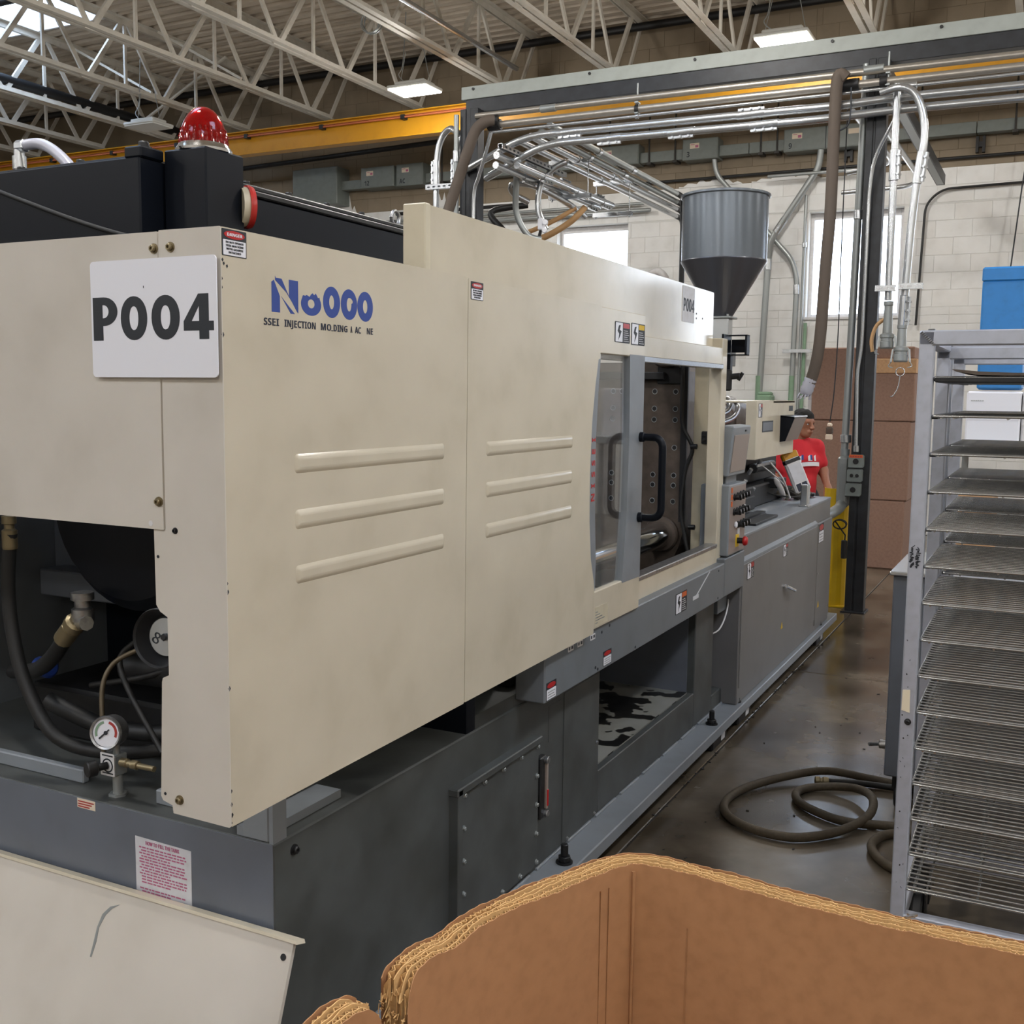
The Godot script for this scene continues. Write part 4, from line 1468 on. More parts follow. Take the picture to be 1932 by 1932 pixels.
	var lt := Transform3D(Basis(Vector3(1, 0, 0), Vector3(0.02, 1, -0.33).normalized(), Vector3(0, 0.33, 1).normalized()).orthonormalized(), Vector3(0, 0.525, -1.675))
	st = S()
	ext(st, V2([[-3.0, -0.545], [-1.357, -0.545], [-1.338, -0.2], [-1.334, 0.0], [-3.0, 0.0]]), lt, 0.01)
	obj("sheet", st, M.cream_end, lp)
	st = S()
	ext(st, V2([[-3.0, -0.003], [-1.322, -0.003], [-1.326, 0.004], [-3.0, 0.004]]), lt.translated_local(Vector3(0, 0, 0.006)), 0.03)
	obj("folded_lip", st, M.cream, lp)
	st = S()
	cyl(st, lt * Vector3(-1.353, -0.035, 0.0), lt.basis.z, 0.007, 0.0012, 14)
	obj("bolt_hole", st, M.dark_steel, lp)
	st = S()
	var mk_ := [[-1.815, -0.03], [-1.842, -0.04], [-1.86, -0.06], [-1.868, -0.09], [-1.869, -0.12], [-1.871, -0.155], [-1.866, -0.155], [-1.861, -0.12], [-1.862, -0.09], [-1.85, -0.06], [-1.835, -0.043]]
	ext(st, V2(mk_), lt.translated_local(Vector3(0, 0, 0.0006)), 0.0005)
	obj("scratch", st, M.galv_dull, lp)

func build_injection_end() -> void:
	var st := S()
	# ---- control box beside the opening
	st = S()
	bb(st, -1.45, -1.321, 0.722, 0.900, -5.155, -4.803, 0.004)
	bb(st, -1.45, -1.40, 0.6, 0.72, -5.15, -4.99, 0.003)
	obj("control_base", st, M.grey_paint, mach)
	st = S()
	bb(st, -1.46, -1.323, 0.905, 1.238, -5.145, -4.852, 0.005)
	var cbx := obj("control_box", st, M.grey_light, mach)
	st = S()
	bb(st, -1.325, -1.3215, 0.912, 1.228, -5.138, -4.86, 0.002)
	obj("membrane_panel", st, M.membrane, cbx)
	for k in 3:
		st = S()
		bb(st, -1.323, -1.319, 1.135 + 0.032 * k, 1.160 + 0.032 * k, -4.895, -4.876, 0.001)
		obj("lamp_window", st, M.safety_orange, cbx)
	for row in 3:
		for k in 4:
			if row == 2 and k == 0: continue
			var zz := -4.93 - 0.052 * k - (0.02 if row == 2 else 0.0)
			var yy: float = [1.178, 1.108, 1.040][row] + 0.002 * k
			st = S()
			cyl(st, Vector3(-1.3225, yy, zz), Vector3.RIGHT, 0.017, 0.008, 16, 0.002)
			cyl(st, Vector3(-1.315, yy, zz), Vector3.RIGHT, 0.013, 0.02, 12, 0.003)
			bx(st, Vector3(-1.293, yy, zz), Vector3(0.012, 0.03, 0.009), 0.002, Basis(Vector3.RIGHT, 0.5))
			var kb := obj("selector_knob", st, M.black, cbx)
			st = S()
			bx(st, Vector3(-1.2865, yy + 0.006, zz), Vector3(0.001, 0.015, 0.003), 0.0, Basis(Vector3.RIGHT, 0.5))
			obj("pointer", st, M.white, kb)
	for p in [[1.112, -5.11], [1.045, -4.955]]:
		st = S()
		cyl(st, Vector3(-1.3225, p[0], p[1]), Vector3.RIGHT, 0.015, 0.012, 16, 0.003)
		obj("push_button", st, M.white, cbx)
	st = S()
	bb(st, -1.323, -1.3195, 0.985, 1.02, -5.04, -5.005, 0.001)
	obj("tag", st, M.paper, cbx)
	st = S()
	bb(st, -1.323, -1.319, 0.935, 0.995, -5.03, -4.975, 0.001)
	var es := obj("emergency_stop", st, M.yellow, cbx)
	st = S()
	cyl(st, Vector3(-1.32, 0.965, -5.003), Vector3.RIGHT, 0.014, 0.03, 14)
	obj("stem", st, M.black, es)
	st = S()
	lathe(st, [Vector2(0.012, 0), Vector2(0.022, 0.004), Vector2(0.023, 0.012), Vector2(0.018, 0.021), Vector2(0, 0.024)], Vector3(-1.293, 0.965, -5.003), along(Vector3.RIGHT), 18, true)
	obj("red_button", st, M.red, es)
	# ---- screen above it
	var mt := Transform3D(Basis(Vector3(0, 0, -1), Vector3(0.022, 0.215, 0).normalized(), Vector3(0.215, -0.022, 0).normalized()), Vector3(-1.327, 1.39, -5.02))
	st = S()
	bx(st, mt.origin - mt.basis.z * 0.03, Vector3(0.305, 0.235, 0.06), 0.006, mt.basis)
	var mo := obj("screen_housing", st, M.grey_light, mach)
	st = S()
	bx(st, mt.origin + mt.basis.z * 0.0015 + mt.basis.y * -0.01, Vector3(0.26, 0.175, 0.003), 0.001, mt.basis)
	obj("screen", st, M.screen_grey, mo)
	st = S()
	bx(st, mt.origin + mt.basis.z * 0.002 + mt.basis.y * 0.095 + mt.basis.x * 0.06, Vector3(0.03, 0.009, 0.003), 0.001, mt.basis)
	obj("mark", st, M.ink, mo)
	st = S()
	bb(st, -1.42, -1.36, 1.235, 1.29, -5.1, -4.92, 0.004)
	bb(st, -1.44, -1.40, 1.24, 1.50, -5.1, -4.95, 0.004)
	obj("screen_arm", st, M.grey_paint, mo)
	# ---- bracket and valve beside the frame's corner
	st = S()
	bb(st, -1.395, -1.385, 1.83, 1.93, -5.02, -4.89, 0.002)
	bb(st, -1.385, -1.30, 1.925, 1.93, -5.03, -4.98, 0.001)
	bb(st, -1.385, -1.30, 1.835, 1.84, -5.03, -4.98, 0.001)
	bb(st, -1.31, -1.30, 1.835, 1.93, -5.03, -4.98, 0.001)
	bb(st, -1.385, -1.30, 1.85, 1.91, -5.032, -5.027)
	bb(st, -1.40, -1.37, 1.74, 1.84, -5.0, -4.96, 0.003)
	obj("switch_bracket", st, M.black_paint, mach)
	st = S()
	cyl(st, Vector3(-1.385, 1.67, -4.96), Vector3.UP, 0.026, 0.1, 12, 0.008)
	cyl(st, Vector3(-1.375, 1.735, -4.96), Vector3(1, 0.1, 0), 0.014, 0.055, 10, 0.003)
	cyl(st, Vector3(-1.33, 1.72, -4.96), Vector3(0.6, 1, 0), 0.009, 0.04, 10, 0.002)
	obj("air_valve", st, M.dark_steel, mach)
	# ---- injection base cabinet
	st = S()
	bb(st, -2.85, -1.335, 0.12, 0.83, -7.52, -5.15, 0.004)
	bb(st, -2.85, -1.347, 0.82, 0.962, -7.52, -5.15, 0.003)
	var ib := obj("injection_base", st, M.grey_panel, mach)
	st = S()
	ext(st, V2([[-1.349, 0.855], [-1.330, 0.838], [-1.330, 0.826], [-1.35, 0.826]]), face_z(-5.16), 1.86)
	obj("bevel_ledge", st, M.grey_light, ib)
	st = S()
	bb(st, -2.85, -1.345, 0.95, 0.966, -7.53, -5.15, 0.003)
	obj("table_top", st, M.grey_light, ib)
	st = S()
	bb(st, -1.337, -1.3295, 0.20, 0.823, -7.025, -5.17, 0.003)
	var cd := obj("cabinet_door", st, M.grey_panel, mach)
	st = S()
	cyl(st, Vector3(-1.3295, 0.575, -6.075), Vector3.RIGHT, 0.012, 0.015, 12, 0.002)
	tube(st, [Vector3(-1.312, 0.575, -6.075), Vector3(-1.295, 0.53, -6.23)], 0.011, 8)
	obj("latch_handle", st, M.chrome, cd)
	picto_sticker(cd, 5.245, 5.375, 0.795, 0.815, face_x(-1.3295), M.red_text)
	picto_sticker(cd, 5.25, 5.385, 0.735, 0.812, face_x(-1.3293), M.red_text)
	picto_sticker(cd, 6.04, 6.16, 0.745, 0.815, face_x(-1.3295), M.red_text)
	st = S()
	ext(st, V2([[6.05, 0.33], [6.10, 0.33], [6.075, 0.37]]), face_x(-1.329), 0.0006)
	obj("warning_triangle", st, M.yellow, cd)
	st = S()
	bb(st, -1.337, -1.3295, 0.16, 0.83, -7.515, -7.04, 0.003)
	var cd2 := obj("cabinet_door", st, M.grey_panel, mach)
	danger_sticker(cd2, 7.06, 7.22, 0.70, 0.825, face_x(-1.3295), [])
	st = S()
	ext(st, V2([[7.10, 0.27], [7.16, 0.27], [7.13, 0.315]]), face_x(-1.329), 0.0006)
	obj("warning_triangle", st, M.yellow, cd2)
	st = S()
	for p in [[0.78, 7.08], [0.5, 7.09], [0.22, 7.48]]:
		cyl(st, Vector3(-1.3295, p[0], -p[1]), Vector3.RIGHT, 0.007, 0.003, 10)
	obj("screw", st, M.steel, cd2)
	st = S()
	bb(st, -1.46, -1.38, 0.966, 0.98, -6.10, -5.60, 0.003)
	bb(st, -1.75, -1.47, 0.966, 0.975, -6.2, -5.35, 0.003)
	bar(st, Vector3(-1.5, 0.976, -5.5), Vector3(-1.5, 0.976, -6.2), 0.05, 0.02)
	bar(st, Vector3(-1.62, 0.974, -5.4), Vector3(-1.56, 0.974, -6.1), 0.03, 0.016)
	obj("slide_rail", st, M.dark_steel, ib)
	# ---- carriage, barrel, heater pipes
	st = S()
	bb(st, -2.5, -1.62, 0.966, 1.10, -7.3, -6.1, 0.01)
	bb(st, -2.45, -1.70, 1.10, 1.28, -7.4, -6.3, 0.01)
	cyl(st, Vector3(-1.72, 1.06, -6.0), Vector3(0, 0, 1), 0.05, 0.5, 16, 0.006)
	cyl(st, Vector3(-1.66, 1.2, -6.6), Vector3(0, 0, -1), 0.03, 0.5, 12, 0.004)
	bb(st, -1.70, -1.60, 0.966, 1.05, -6.45, -6.2, 0.006)
	bb(st, -1.66, -1.56, 1.06, 1.12, -7.1, -6.9, 0.006)
	var ca := obj("injection_carriage", st, M.black, mach)
	st = S()
	for p in [[1.18, -6.42], [1.06, -6.5], [1.22, -6.65], [1.12, -6.3]]:
		cyl(st, Vector3(-1.64, p[0], p[1]), Vector3(0.4, 0.6, 0.2), 0.012, 0.04, 8, 0.002)
	bb(st, -1.60, -1.594, 1.22, 1.235, -6.9, -6.45)
	obj("fitting", st, M.steel, ca)
	st = S()
	tube(st, curve([Vector3(-1.58, 1.24, -6.7), Vector3(-1.53, 1.13, -6.85), Vector3(-1.5, 1.0, -6.95)], 5), 0.006, 6)
	tube(st, curve([Vector3(-1.60, 1.22, -6.6), Vector3(-1.55, 1.12, -6.85), Vector3(-1.54, 1.05, -7.05)], 5), 0.004, 6)
	obj("white_cable", st, M.white_dirty, ca)
	st = S()
	cyl(st, Vector3(-2.1, 1.47, -4.95), Vector3(0, 0, -1), 0.13, 2.9, 26, 0.01)
	for k in 5:
		cyl(st, Vector3(-2.1, 1.47, -5.5 - 0.45 * k), Vector3(0, 0, -1), 0.14, 0.3, 26, 0.006)
	var br := obj("barrel", st, M.platen, mach)
	st = S()
	tube(st, curve([Vector3(-1.95, 1.50, -6.4), Vector3(-1.93, 1.53, -6.85), Vector3(-1.93, 1.57, -7.0), Vector3(-1.95, 1.63, -7.02), Vector3(-2.0, 1.64, -6.9)], 6), 0.018, 8)
	tube(st, curve([Vector3(-1.92, 1.46, -6.4), Vector3(-1.90, 1.49, -6.9), Vector3(-1.90, 1.56, -7.1), Vector3(-1.93, 1.62, -7.1), Vector3(-1.98, 1.62, -6.95)], 6), 0.018, 8)
	obj("water_pipe", st, M.steel, br)
	st = S()
	bb(st, -2.4, -2.1, 1.2, 1.85, -7.5, -7.2, 0.01)
	bb(st, -2.18, -2.02, 1.85, 2.0, -7.45, -7.27, 0.004)
	obj("feed_block", st, M.grey_paint, br)
	# ---- cream cover on the injection unit, with its visor
	st = S()
	ext(st, V2([[6.10, 1.285], [7.09, 1.285], [7.09, 1.62], [6.10, 1.62]]), face_x(-1.524), 0.06)
	bb(st, -1.9, -1.524, 1.605, 1.62, -7.09, -6.5, 0.003)
	var ic := obj("injection_cover", st, M.cream, mach)
	picto_sticker(ic, 6.145, 6.235, 1.525, 1.605, face_x(-1.524), M.red_text)
	st = S()
	bb(st, -1.525, -1.5225, 1.555, 1.588, -7.04, -6.93)
	var tl := obj("name_plate", st, M.ink, ic)
	st = S()
	ext(st, rr(6.245, 6.51, 1.437, 1.502, 0.003), face_x(-1.5225), 0.002)
	var wd := obj("sight_window", st, M.ink, ic)
	st = S()
	ext(st, rr(6.26, 6.50, 1.445, 1.494, 0.002), face_x(-1.522), 0.001)
	obj("clear_insert", st, M.tank_grey, wd)
	st = S()
	ext(st, V2([[-1.526, 1.525], [-1.437, 1.518], [-1.49, 1.372], [-1.526, 1.365]]), face_z(-6.70), 0.012)
	ext(st, V2([[-1.526, 1.53], [-1.437, 1.522], [-1.437, 1.514], [-1.526, 1.52]]), face_z(-6.70), 0.36)
	var vs := obj("visor", st, M.black_paint, mach)
	st = S()
	quad(st, Vector3(-1.437, 1.516, -6.71), Vector3(-1.437, 1.516, -7.06), Vector3(-1.49, 1.372, -7.06), Vector3(-1.49, 1.372, -6.71), Vector3(1, -0.3, 0))
	quad(st, Vector3(-1.445, 1.516, -6.71), Vector3(-1.445, 1.516, -7.06), Vector3(-1.498, 1.372, -7.06), Vector3(-1.498, 1.372, -6.71), Vector3(-1, 0.3, 0))
	quad(st, Vector3(-1.437, 1.516, -7.06), Vector3(-1.445, 1.516, -7.06), Vector3(-1.498, 1.372, -7.06), Vector3(-1.49, 1.372, -7.06), Vector3(0, 0, -1))
	obj("visor_front", st, M.screen_grey, vs)
	st = S()
	tube(st, [Vector3(-1.437, 1.522, -6.70), Vector3(-1.437, 1.522, -7.06)], 0.005, 6)
	obj("visor_edge", st, M.white, vs)
	# ---- hopper over the feed throat
	var hp := thing("material_hopper", "tall grey steel material hopper with a cone bottom, above the injection end", "hopper", Vector3(-2.1, 2.0, -7.35))
	var hc := Vector3(-2.1, 0, -7.35)
	st = S()
	lathe(st, [Vector2(0.288, 2.55), Vector2(0.290, 2.98), Vector2(0.298, 2.98), Vector2(0.303, 2.985), Vector2(0.303, 2.997), Vector2(0.298, 3.0), Vector2(0.285, 3.0), Vector2(0.282, 2.55)], hc, Basis(), 48)
	obj("drum", st, M.hopper, hp)
	st = S()
	lathe(st, [Vector2(0.285, 2.995), Vector2(0.15, 3.01), Vector2(0, 3.015)], hc, Basis(), 40)
	obj("lid", st, M.hopper, hp)
	st = S()
	lathe(st, [Vector2(0.07, 2.185), Vector2(0.289, 2.55), Vector2(0.291, 2.556), Vector2(0.289, 2.562), Vector2(0.284, 2.562), Vector2(0.065, 2.19)], hc, Basis(), 48)
	obj("cone", st, M.hopper_dark, hp)
	st = S()
	bb(st, -2.185, -2.015, 2.172, 2.186, -7.44, -7.26, 0.003)
	for x in [-2.16, -2.04]:
		cyl(st, Vector3(x, 2.186, -7.28), Vector3.UP, 0.009, 0.012, 6)
	obj("mounting_plate", st, M.galv_dull, hp)
	st = S()
	bb(st, -2.16, -2.04, 2.0, 2.172, -7.41, -7.29, 0.004)
	bb(st, -2.165, -2.035, 2.0, 2.172, -7.30, -7.285, 0.002)
	obj("throat", st, M.galv, hp)
	# ---- things on the injection table
	st = S()
	var gl := thing("work_glove", "crumpled grey and black work gloves lying on the machine table", "gloves", Vector3(-1.58, 0.966, -7.2))
	var gb := [[-1.70, -7.2, 0.05], [-1.62, -7.1, 0.055], [-1.56, -7.15, 0.04], [-1.52, -7.22, 0.03]]
	for i in 4:
		st = S()
		for k in 4:
			var p := Vector3(gb[i][0], 0.985 + 0.008 * k, gb[i][1] - 0.03 * k)
			tube(st, curve([p + Vector3(-0.06, 0.0, 0.02), p + Vector3(-0.02, 0.02 + 0.006 * i, 0.0), p + Vector3(0.03, 0.014, -0.02), p + Vector3(0.07, -0.012, -0.03)], 4), 0.016 - 0.001 * k, 8)
		obj("glove_fold", st, M.glove if i % 2 else M.glove_dark, gl)
	st = S()
	bx(st, Vector3(-1.372, 1.035, -6.79), Vector3(0.045, 0.135, 0.07), 0.006)
	bx(st, Vector3(-1.372, 0.97, -6.79), Vector3(0.06, 0.012, 0.09), 0.003)
	solo("metal_block", st, M.galv, "upright bare metal block at the edge of the machine table", "block")
	st = S()
	bb(st, -1.62, -1.53, 0.966, 0.98, -7.75, -7.45, 0.004)
	st = S()
	bx(st, Vector3(-1.50, 0.985, -7.35), Vector3(0.10, 0.03, 0.16), 0.008)
	bx(st, Vector3(-1.46, 0.985, -7.42), Vector3(0.05, 0.025, 0.06), 0.006)
	solo("hand_tool", st, M.dark_steel, "dark hand tool lying behind the metal block on the machine table", "tool")
	var pz := Vector3(0.55, 0.18, 0.80).normalized()
	var py := Vector3(-0.33, 0.93, 0.14)
	py = (py - pz * py.dot(pz)).normalized()
	var pb := Basis(py.cross(pz), py, pz)
	var pn := thing("robot_pendant", "white hand-held robot pendant with a yellow top leaning on the machine table", "pendant", Vector3(-1.46, 0.966, -7.1))
	var pc := Vector3(-1.497, 1.145, -7.10)
	st = S()
	bx(st, pc, Vector3(0.11, 0.25, 0.04), 0.01, pb)
	obj("body", st, M.white_dirty, pn)
	st = S()
	bx(st, pc + pb.y * 0.125, Vector3(0.112, 0.05, 0.043), 0.008, pb)
	obj("yellow_cap", st, M.crane, pn)
	st = S()
	bx(st, pc + pb.y * 0.09, Vector3(0.113, 0.028, 0.044), 0.004, pb)
	obj("black_band", st, M.black, pn)
	st = S()
	bx(st, pc + pb.z * 0.021 + pb.y * 0.005, Vector3(0.09, 0.12, 0.003), 0.001, pb)
	obj("face_plate", st, M.paper, pn)
	for k in 2:
		st = S()
		bx(st, pc + pb.z * 0.021 - pb.y * 0.09 + pb.x * (-0.022 + 0.042 * k), Vector3(0.035, 0.05, 0.004), 0.002, pb)
		obj("key_pad", st, M.blue_black, pn)
	st = S()
	var q := pc - pb.y * 0.135
	tube(st, curve([q, q + Vector3(-0.03, -0.02, 0.1), Vector3(-1.6, 1.02, -6.9), Vector3(-1.65, 1.08, -6.7)], 5), 0.006, 6)
	obj("cable", st, M.rubber, pn)
	st = S()
	tube(st, curve([Vector3(-1.58, 1.13, -6.85), Vector3(-1.56, 1.06, -6.93), Vector3(-1.545, 0.99, -7.0)], 4), 0.014, 10, [0.006, 0.014, 0.018, 0.018, 0.018, 0.018, 0.016, 0.012, 0.006])
	solo("nozzle_bottle", st, M.white_dirty, "slim white bottle propped beside the gloves on the machine table", "bottle")
	# ---- rubber levelling pads under the flange
	var pads := [[-4.87, "nearer of the close pair"], [-5.32, "farther of the close pair"], [-7.28, "under the far end of the injection cabinet"], [-3.1, "under the near anchor bolt, behind the cardboard bin"]]
	for i in 4:
		var pd := thing("levelling_pad", "black levelling block under the machine flange, " + pads[i][1], "machine mount", Vector3(-1.40, 0, pads[i][0]), "levelling blocks under the machine")
		var z: float = pads[i][0]
		st = S()
		bb(st, -1.47, -1.335, 0.0, 0.07, z - 0.12, z + 0.12, 0.008)
		obj("block", st, M.black, pd)
		st = S()
		bb(st, -1.336, -1.3335, 0.015, 0.05, z - 0.08, z - 0.02, 0.001)
		obj("label", st, M.paper, pd)
		st = S()
		cyl(st, Vector3(-1.41, 0.05, z), Vector3.UP, 0.03, 0.022, 12)
		obj("stud", st, M.dark_steel, pd)
	st = S()
	tube(st, curve([Vector3(-1.40, 0.70, -5.18), Vector3(-1.39, 0.6, -5.12), Vector3(-1.40, 0.52, -5.02), Vector3(-1.46, 0.49, -4.99)], 5), 0.004, 6)
	obj("white_cable", st, M.white_dirty, mach)

# ---------------------------------------------------------------- overhead steel, pipes and hoses
func pipe(called: String, label: String, pts: Array, r: float, m: Material, cat := "pipe", couplings := [], cm: Material = null) -> Node3D:
	var c: Vector3 = pts[0]
	for p in pts: c = Vector3((c.x + p.x) / 2, minf(c.y, p.y), (c.z + p.z) / 2)
	var t := thing(called, label, cat, c)
	var st := S()
	tube(st, pts, r, 12)
	obj("run", st, m, t)
	for k in couplings:
		# [position, direction, length, radius factor]
		st = S()
		var d: Vector3 = (k[1] as Vector3).normalized()
		cyl(st, (k[0] as Vector3) - d * k[2] / 2, d, r * k[3], k[2], 14, 0.003)
		obj("coupling", st, cm if cm else M.galv, t)
	return t

func clamp_coupling(t: Node3D, at: Vector3, d: Vector3, r: float, out: Vector3) -> void:
	# split sleeve with a row of bolts
	var st := S()
	cyl(st, at - d * 0.11, d, r * 1.18, 0.22, 16, 0.003)
	bar(st, at - d * 0.10 + out * r * 1.3, at + d * 0.10 + out * r * 1.3, 0.025, r * 0.7, out)
	for k in 3:
		var p := at + d * (0.065 * (k - 1)) + out * r * 1.35
		var ax := d.cross(out).normalized()
		cyl(st, p - ax * 0.028, ax, 0.009, 0.056, 8)
	obj("clamp_sleeve", st, M.galv, t)

func strut(st: SurfaceTool, a: Vector3, b: Vector3, up := Vector3.UP) -> void:
	# slotted channel
	var d := (b - a).normalized()
	var s := d.cross(up).normalized()
	bar(st, a + up * 0.018, b + up * 0.018, 0.041, 0.004, up)
	bar(st, a + s * 0.019, b + s * 0.019, 0.004, 0.04, up)
	bar(st, a - s * 0.019, b - s * 0.019, 0.004, 0.04, up)
	bar(st, a + s * 0.014 - up * 0.018, b + s * 0.014 - up * 0.018, 0.01, 0.004, up)
	bar(st, a - s * 0.014 - up * 0.018, b - s * 0.014 - up * 0.018, 0.01, 0.004, up)

func build_gantry() -> void:
	var st := S()
	# ---- long channel and its black beam
	var gb := thing("overhead_beam", "long grey channel on a black beam spanning the two black columns", "beam", Vector3(-1.7, 4.1, -8.5))
	st = S()
	bb(st, -4.84, 1.6, 4.203, 4.312, -8.56, -8.53, 0.003)
	bb(st, -4.84, 1.6, 4.30, 4.312, -8.72, -8.56, 0.002)
	bb(st, -4.84, 1.6, 4.203, 4.212, -8.72, -8.56, 0.002)
	obj("channel", st, M.channel_grey, gb)
	st = S()
	bb(st, -4.80, 1.6, 4.085, 4.202, -8.66, -8.54, 0.003)
	obj("black_beam", st, M.column, gb)
	for x in [-4.72, -3.62, -2.72, -1.66, -0.9]:
		st = S()
		cyl(st, Vector3(x, 4.285, -8.53), Vector3.BACK, 0.012, 0.01, 8)
		obj("bolt", st, M.dark_steel, gb)
	# ---- columns
	var c1 := thing("steel_column", "black square steel column behind the upper cream cover, under the channel's end", "column", Vector3(-4.71, 0, -8.5), "black gantry columns")
	st = S()
	bb(st, -4.80, -4.745, 0.0, 4.10, -8.56, -8.44, 0.004)
	bb(st, -4.70, -4.625, 0.0, 4.10, -8.56, -8.44, 0.004)
	bb(st, -4.75, -4.69, 0.0, 4.10, -8.50, -8.45)
	obj("shaft", st, M.column, c1)
	var c2 := thing("steel_column", "black square steel column carrying outlet boxes beside the yellow guard", "column", Vector3(-1.3, 0, -8.5), "black gantry columns")
	st = S()
	bb(st, -1.375, -1.325, 0.0, 4.10, -8.54, -8.44, 0.004)
	bb(st, -1.31, -1.235, 0.0, 4.10, -8.54, -8.44, 0.004)
	bb(st, -1.33, -1.30, 0.0, 4.10, -8.50, -8.45)
	obj("shaft", st, M.column, c2)
	st = S()
	bb(st, -1.40, -1.22, 0.0, 0.012, -8.60, -8.40, 0.002)
	obj("foot_plate", st, M.column, c2)
	# ---- straight pipes along the channel
	var zp := -8.33
	var cp := []
	for x in [-3.9, -1.32]: cp.append([Vector3(x, 3.99, zp), Vector3.RIGHT, 0.14, 1.2])
	pipe("air_pipe", "topmost bare steel pipe running along below the black beam", [Vector3(-4.58, 3.995, zp), Vector3(1.6, 3.965, zp)], 0.026, M.pipe, "pipe", cp, M.galv_dull)
	pipe("air_pipe", "second bare steel pipe below the black beam, both brown hoses joined to it", [Vector3(-4.45, 3.905, zp), Vector3(1.6, 3.89, zp)], 0.029, M.pipe, "pipe", [[Vector3(-4.40, 3.905, zp), Vector3.RIGHT, 0.12, 1.5], [Vector3(-3.12, 3.90, zp), Vector3.RIGHT, 0.03, 1.4], [Vector3(-1.50, 3.897, zp), Vector3.RIGHT, 0.16, 1.6], [Vector3(-1.25, 3.897, zp), Vector3.RIGHT, 0.05, 1.4]], M.dark_steel)
	pipe("conduit", "thin conduit third below the black beam", [Vector3(-4.45, 3.848, zp), Vector3(1.6, 3.848, zp)], 0.012, M.galv, "conduit", [[Vector3(-3.12, 3.848, zp), Vector3.RIGHT, 0.03, 1.8], [Vector3(-1.1, 3.848, zp), Vector3.RIGHT, 0.16, 2.0]])
	var p4 := pipe("conveying_pipe", "upper of the two large shiny conveying pipes under the channel", elbowed([Vector3(-4.75, 3.56, -8.40), Vector3(-4.50, 3.65, -8.38), Vector3(-4.10, 3.785, -8.32), Vector3(-1.55, 3.76, -8.32), Vector3(-1.15, 3.785, -8.36), Vector3(1.6, 3.75, -8.32)], 0.25), 0.031, M.galv)
	clamp_coupling(p4, Vector3(-3.70, 3.78, -8.32), Vector3.RIGHT, 0.028, Vector3.DOWN)
	clamp_coupling(p4, Vector3(-2.2, 3.766, -8.32), Vector3.RIGHT, 0.028, Vector3.UP)
	var p5 := pipe("conveying_pipe", "lower of the two large shiny conveying pipes under the channel", elbowed([Vector3(-4.55, 3.50, -8.46), Vector3(-4.30, 3.58, -8.40), Vector3(-3.92, 3.705, -8.32), Vector3(-1.7, 3.675, -8.32), Vector3(-1.2, 3.705, -8.38), Vector3(1.6, 3.675, -8.34)], 0.25), 0.031, M.galv)
	clamp_coupling(p5, Vector3(-3.35, 3.697, -8.32), Vector3.RIGHT, 0.028, Vector3.DOWN)
	clamp_coupling(p5, Vector3(-2.75, 3.689, -8.32), Vector3.RIGHT, 0.028, Vector3.DOWN)
	clamp_coupling(p5, Vector3(-2.1, 3.681, -8.32), Vector3.RIGHT, 0.028, Vector3.DOWN)
	for x in [-3.12, -1.22]:
		st = S()
		tube(st, [Vector3(x, 4.10, zp), Vector3(x, 3.83, zp)], 0.008, 6)
		for y in [3.95, 3.87]:
			bb(st, x - 0.015, x + 0.015, y - 0.006, y + 0.006, zp - 0.03, zp + 0.03)
		solo("pipe_hanger", st, M.galv_dull, "rod hanger holding the thin pipes below the black beam, " + ("midway along the channel" if x < -2.0 else "at the right black column"), "hanger", "rod hangers under the black beam")
	# ---- brown hoses
	var h1 := thing("suction_hose", "thick brown hose drooping down beside the left black column", "hose", Vector3(-4.7, 2.4, -8.25))
	st = S()
	tube(st, curve([Vector3(-4.38, 3.93, -8.29), Vector3(-4.44, 3.925, -8.26), Vector3(-4.53, 3.86, -8.24), Vector3(-4.60, 3.70, -8.23), Vector3(-4.69, 3.47, -8.23), Vector3(-4.78, 3.24, -8.23), Vector3(-4.86, 3.0, -8.23), Vector3(-4.9, 2.4, -8.23)], 7), 0.047, 14)
	obj("hose", st, M.hose_grey, h1)
	st = S()
	cyl(st, Vector3(-4.40, 3.93, -8.29), Vector3(1, 0.05, -0.3), 0.05, 0.05, 16, 0.004)
	obj("clamp", st, M.dark_steel, h1)
	var h2 := thing("suction_hose", "thick brown hose hanging straight down in front of the window, frayed at its end", "hose", Vector3(-1.6, 1.6, -8.27))
	st = S()
	tube(st, curve([Vector3(-1.50, 3.93, -8.26), Vector3(-1.545, 3.96, -8.25), Vector3(-1.565, 3.85, -8.25), Vector3(-1.568, 3.4, -8.25), Vector3(-1.57, 3.0, -8.25), Vector3(-1.587, 2.6, -8.25), Vector3(-1.60, 2.2, -8.25), Vector3(-1.615, 1.98, -8.25), Vector3(-1.645, 1.82, -8.25), Vector3(-1.675, 1.73, -8.25)], 6), 0.043, 14)
	obj("hose", st, M.hose_grey, h2)
	st = S()
	tube(st, curve([Vector3(-1.66, 1.78, -8.25), Vector3(-1.68, 1.72, -8.25), Vector3(-1.70, 1.66, -8.25)], 4), 0.046, 12, [0.044, 0.048, 0.044, 0.05, 0.046, 0.051, 0.047, 0.045, 0.036])
	for k in 10:
		var a := TAU * k / 10
		var p := Vector3(-1.697 + 0.04 * cos(a), 1.665 + 0.012 * sin(a * 3), -8.25 + 0.04 * sin(a))
		tube(st, [p, p + Vector3(-0.012 + 0.006 * cos(a), -0.03, 0.004)], 0.006, 5)
	obj("frayed_end", st, M.clear_hose, h2)
	st = S()
	tube(st, curve([Vector3(-1.46, 3.86, -8.25), Vector3(-1.455, 3.7, -8.24), Vector3(-1.47, 3.6, -8.24), Vector3(-1.52, 3.56, -8.22)], 5), 0.006, 6)
	obj("tie_cord", st, M.ink, h2)
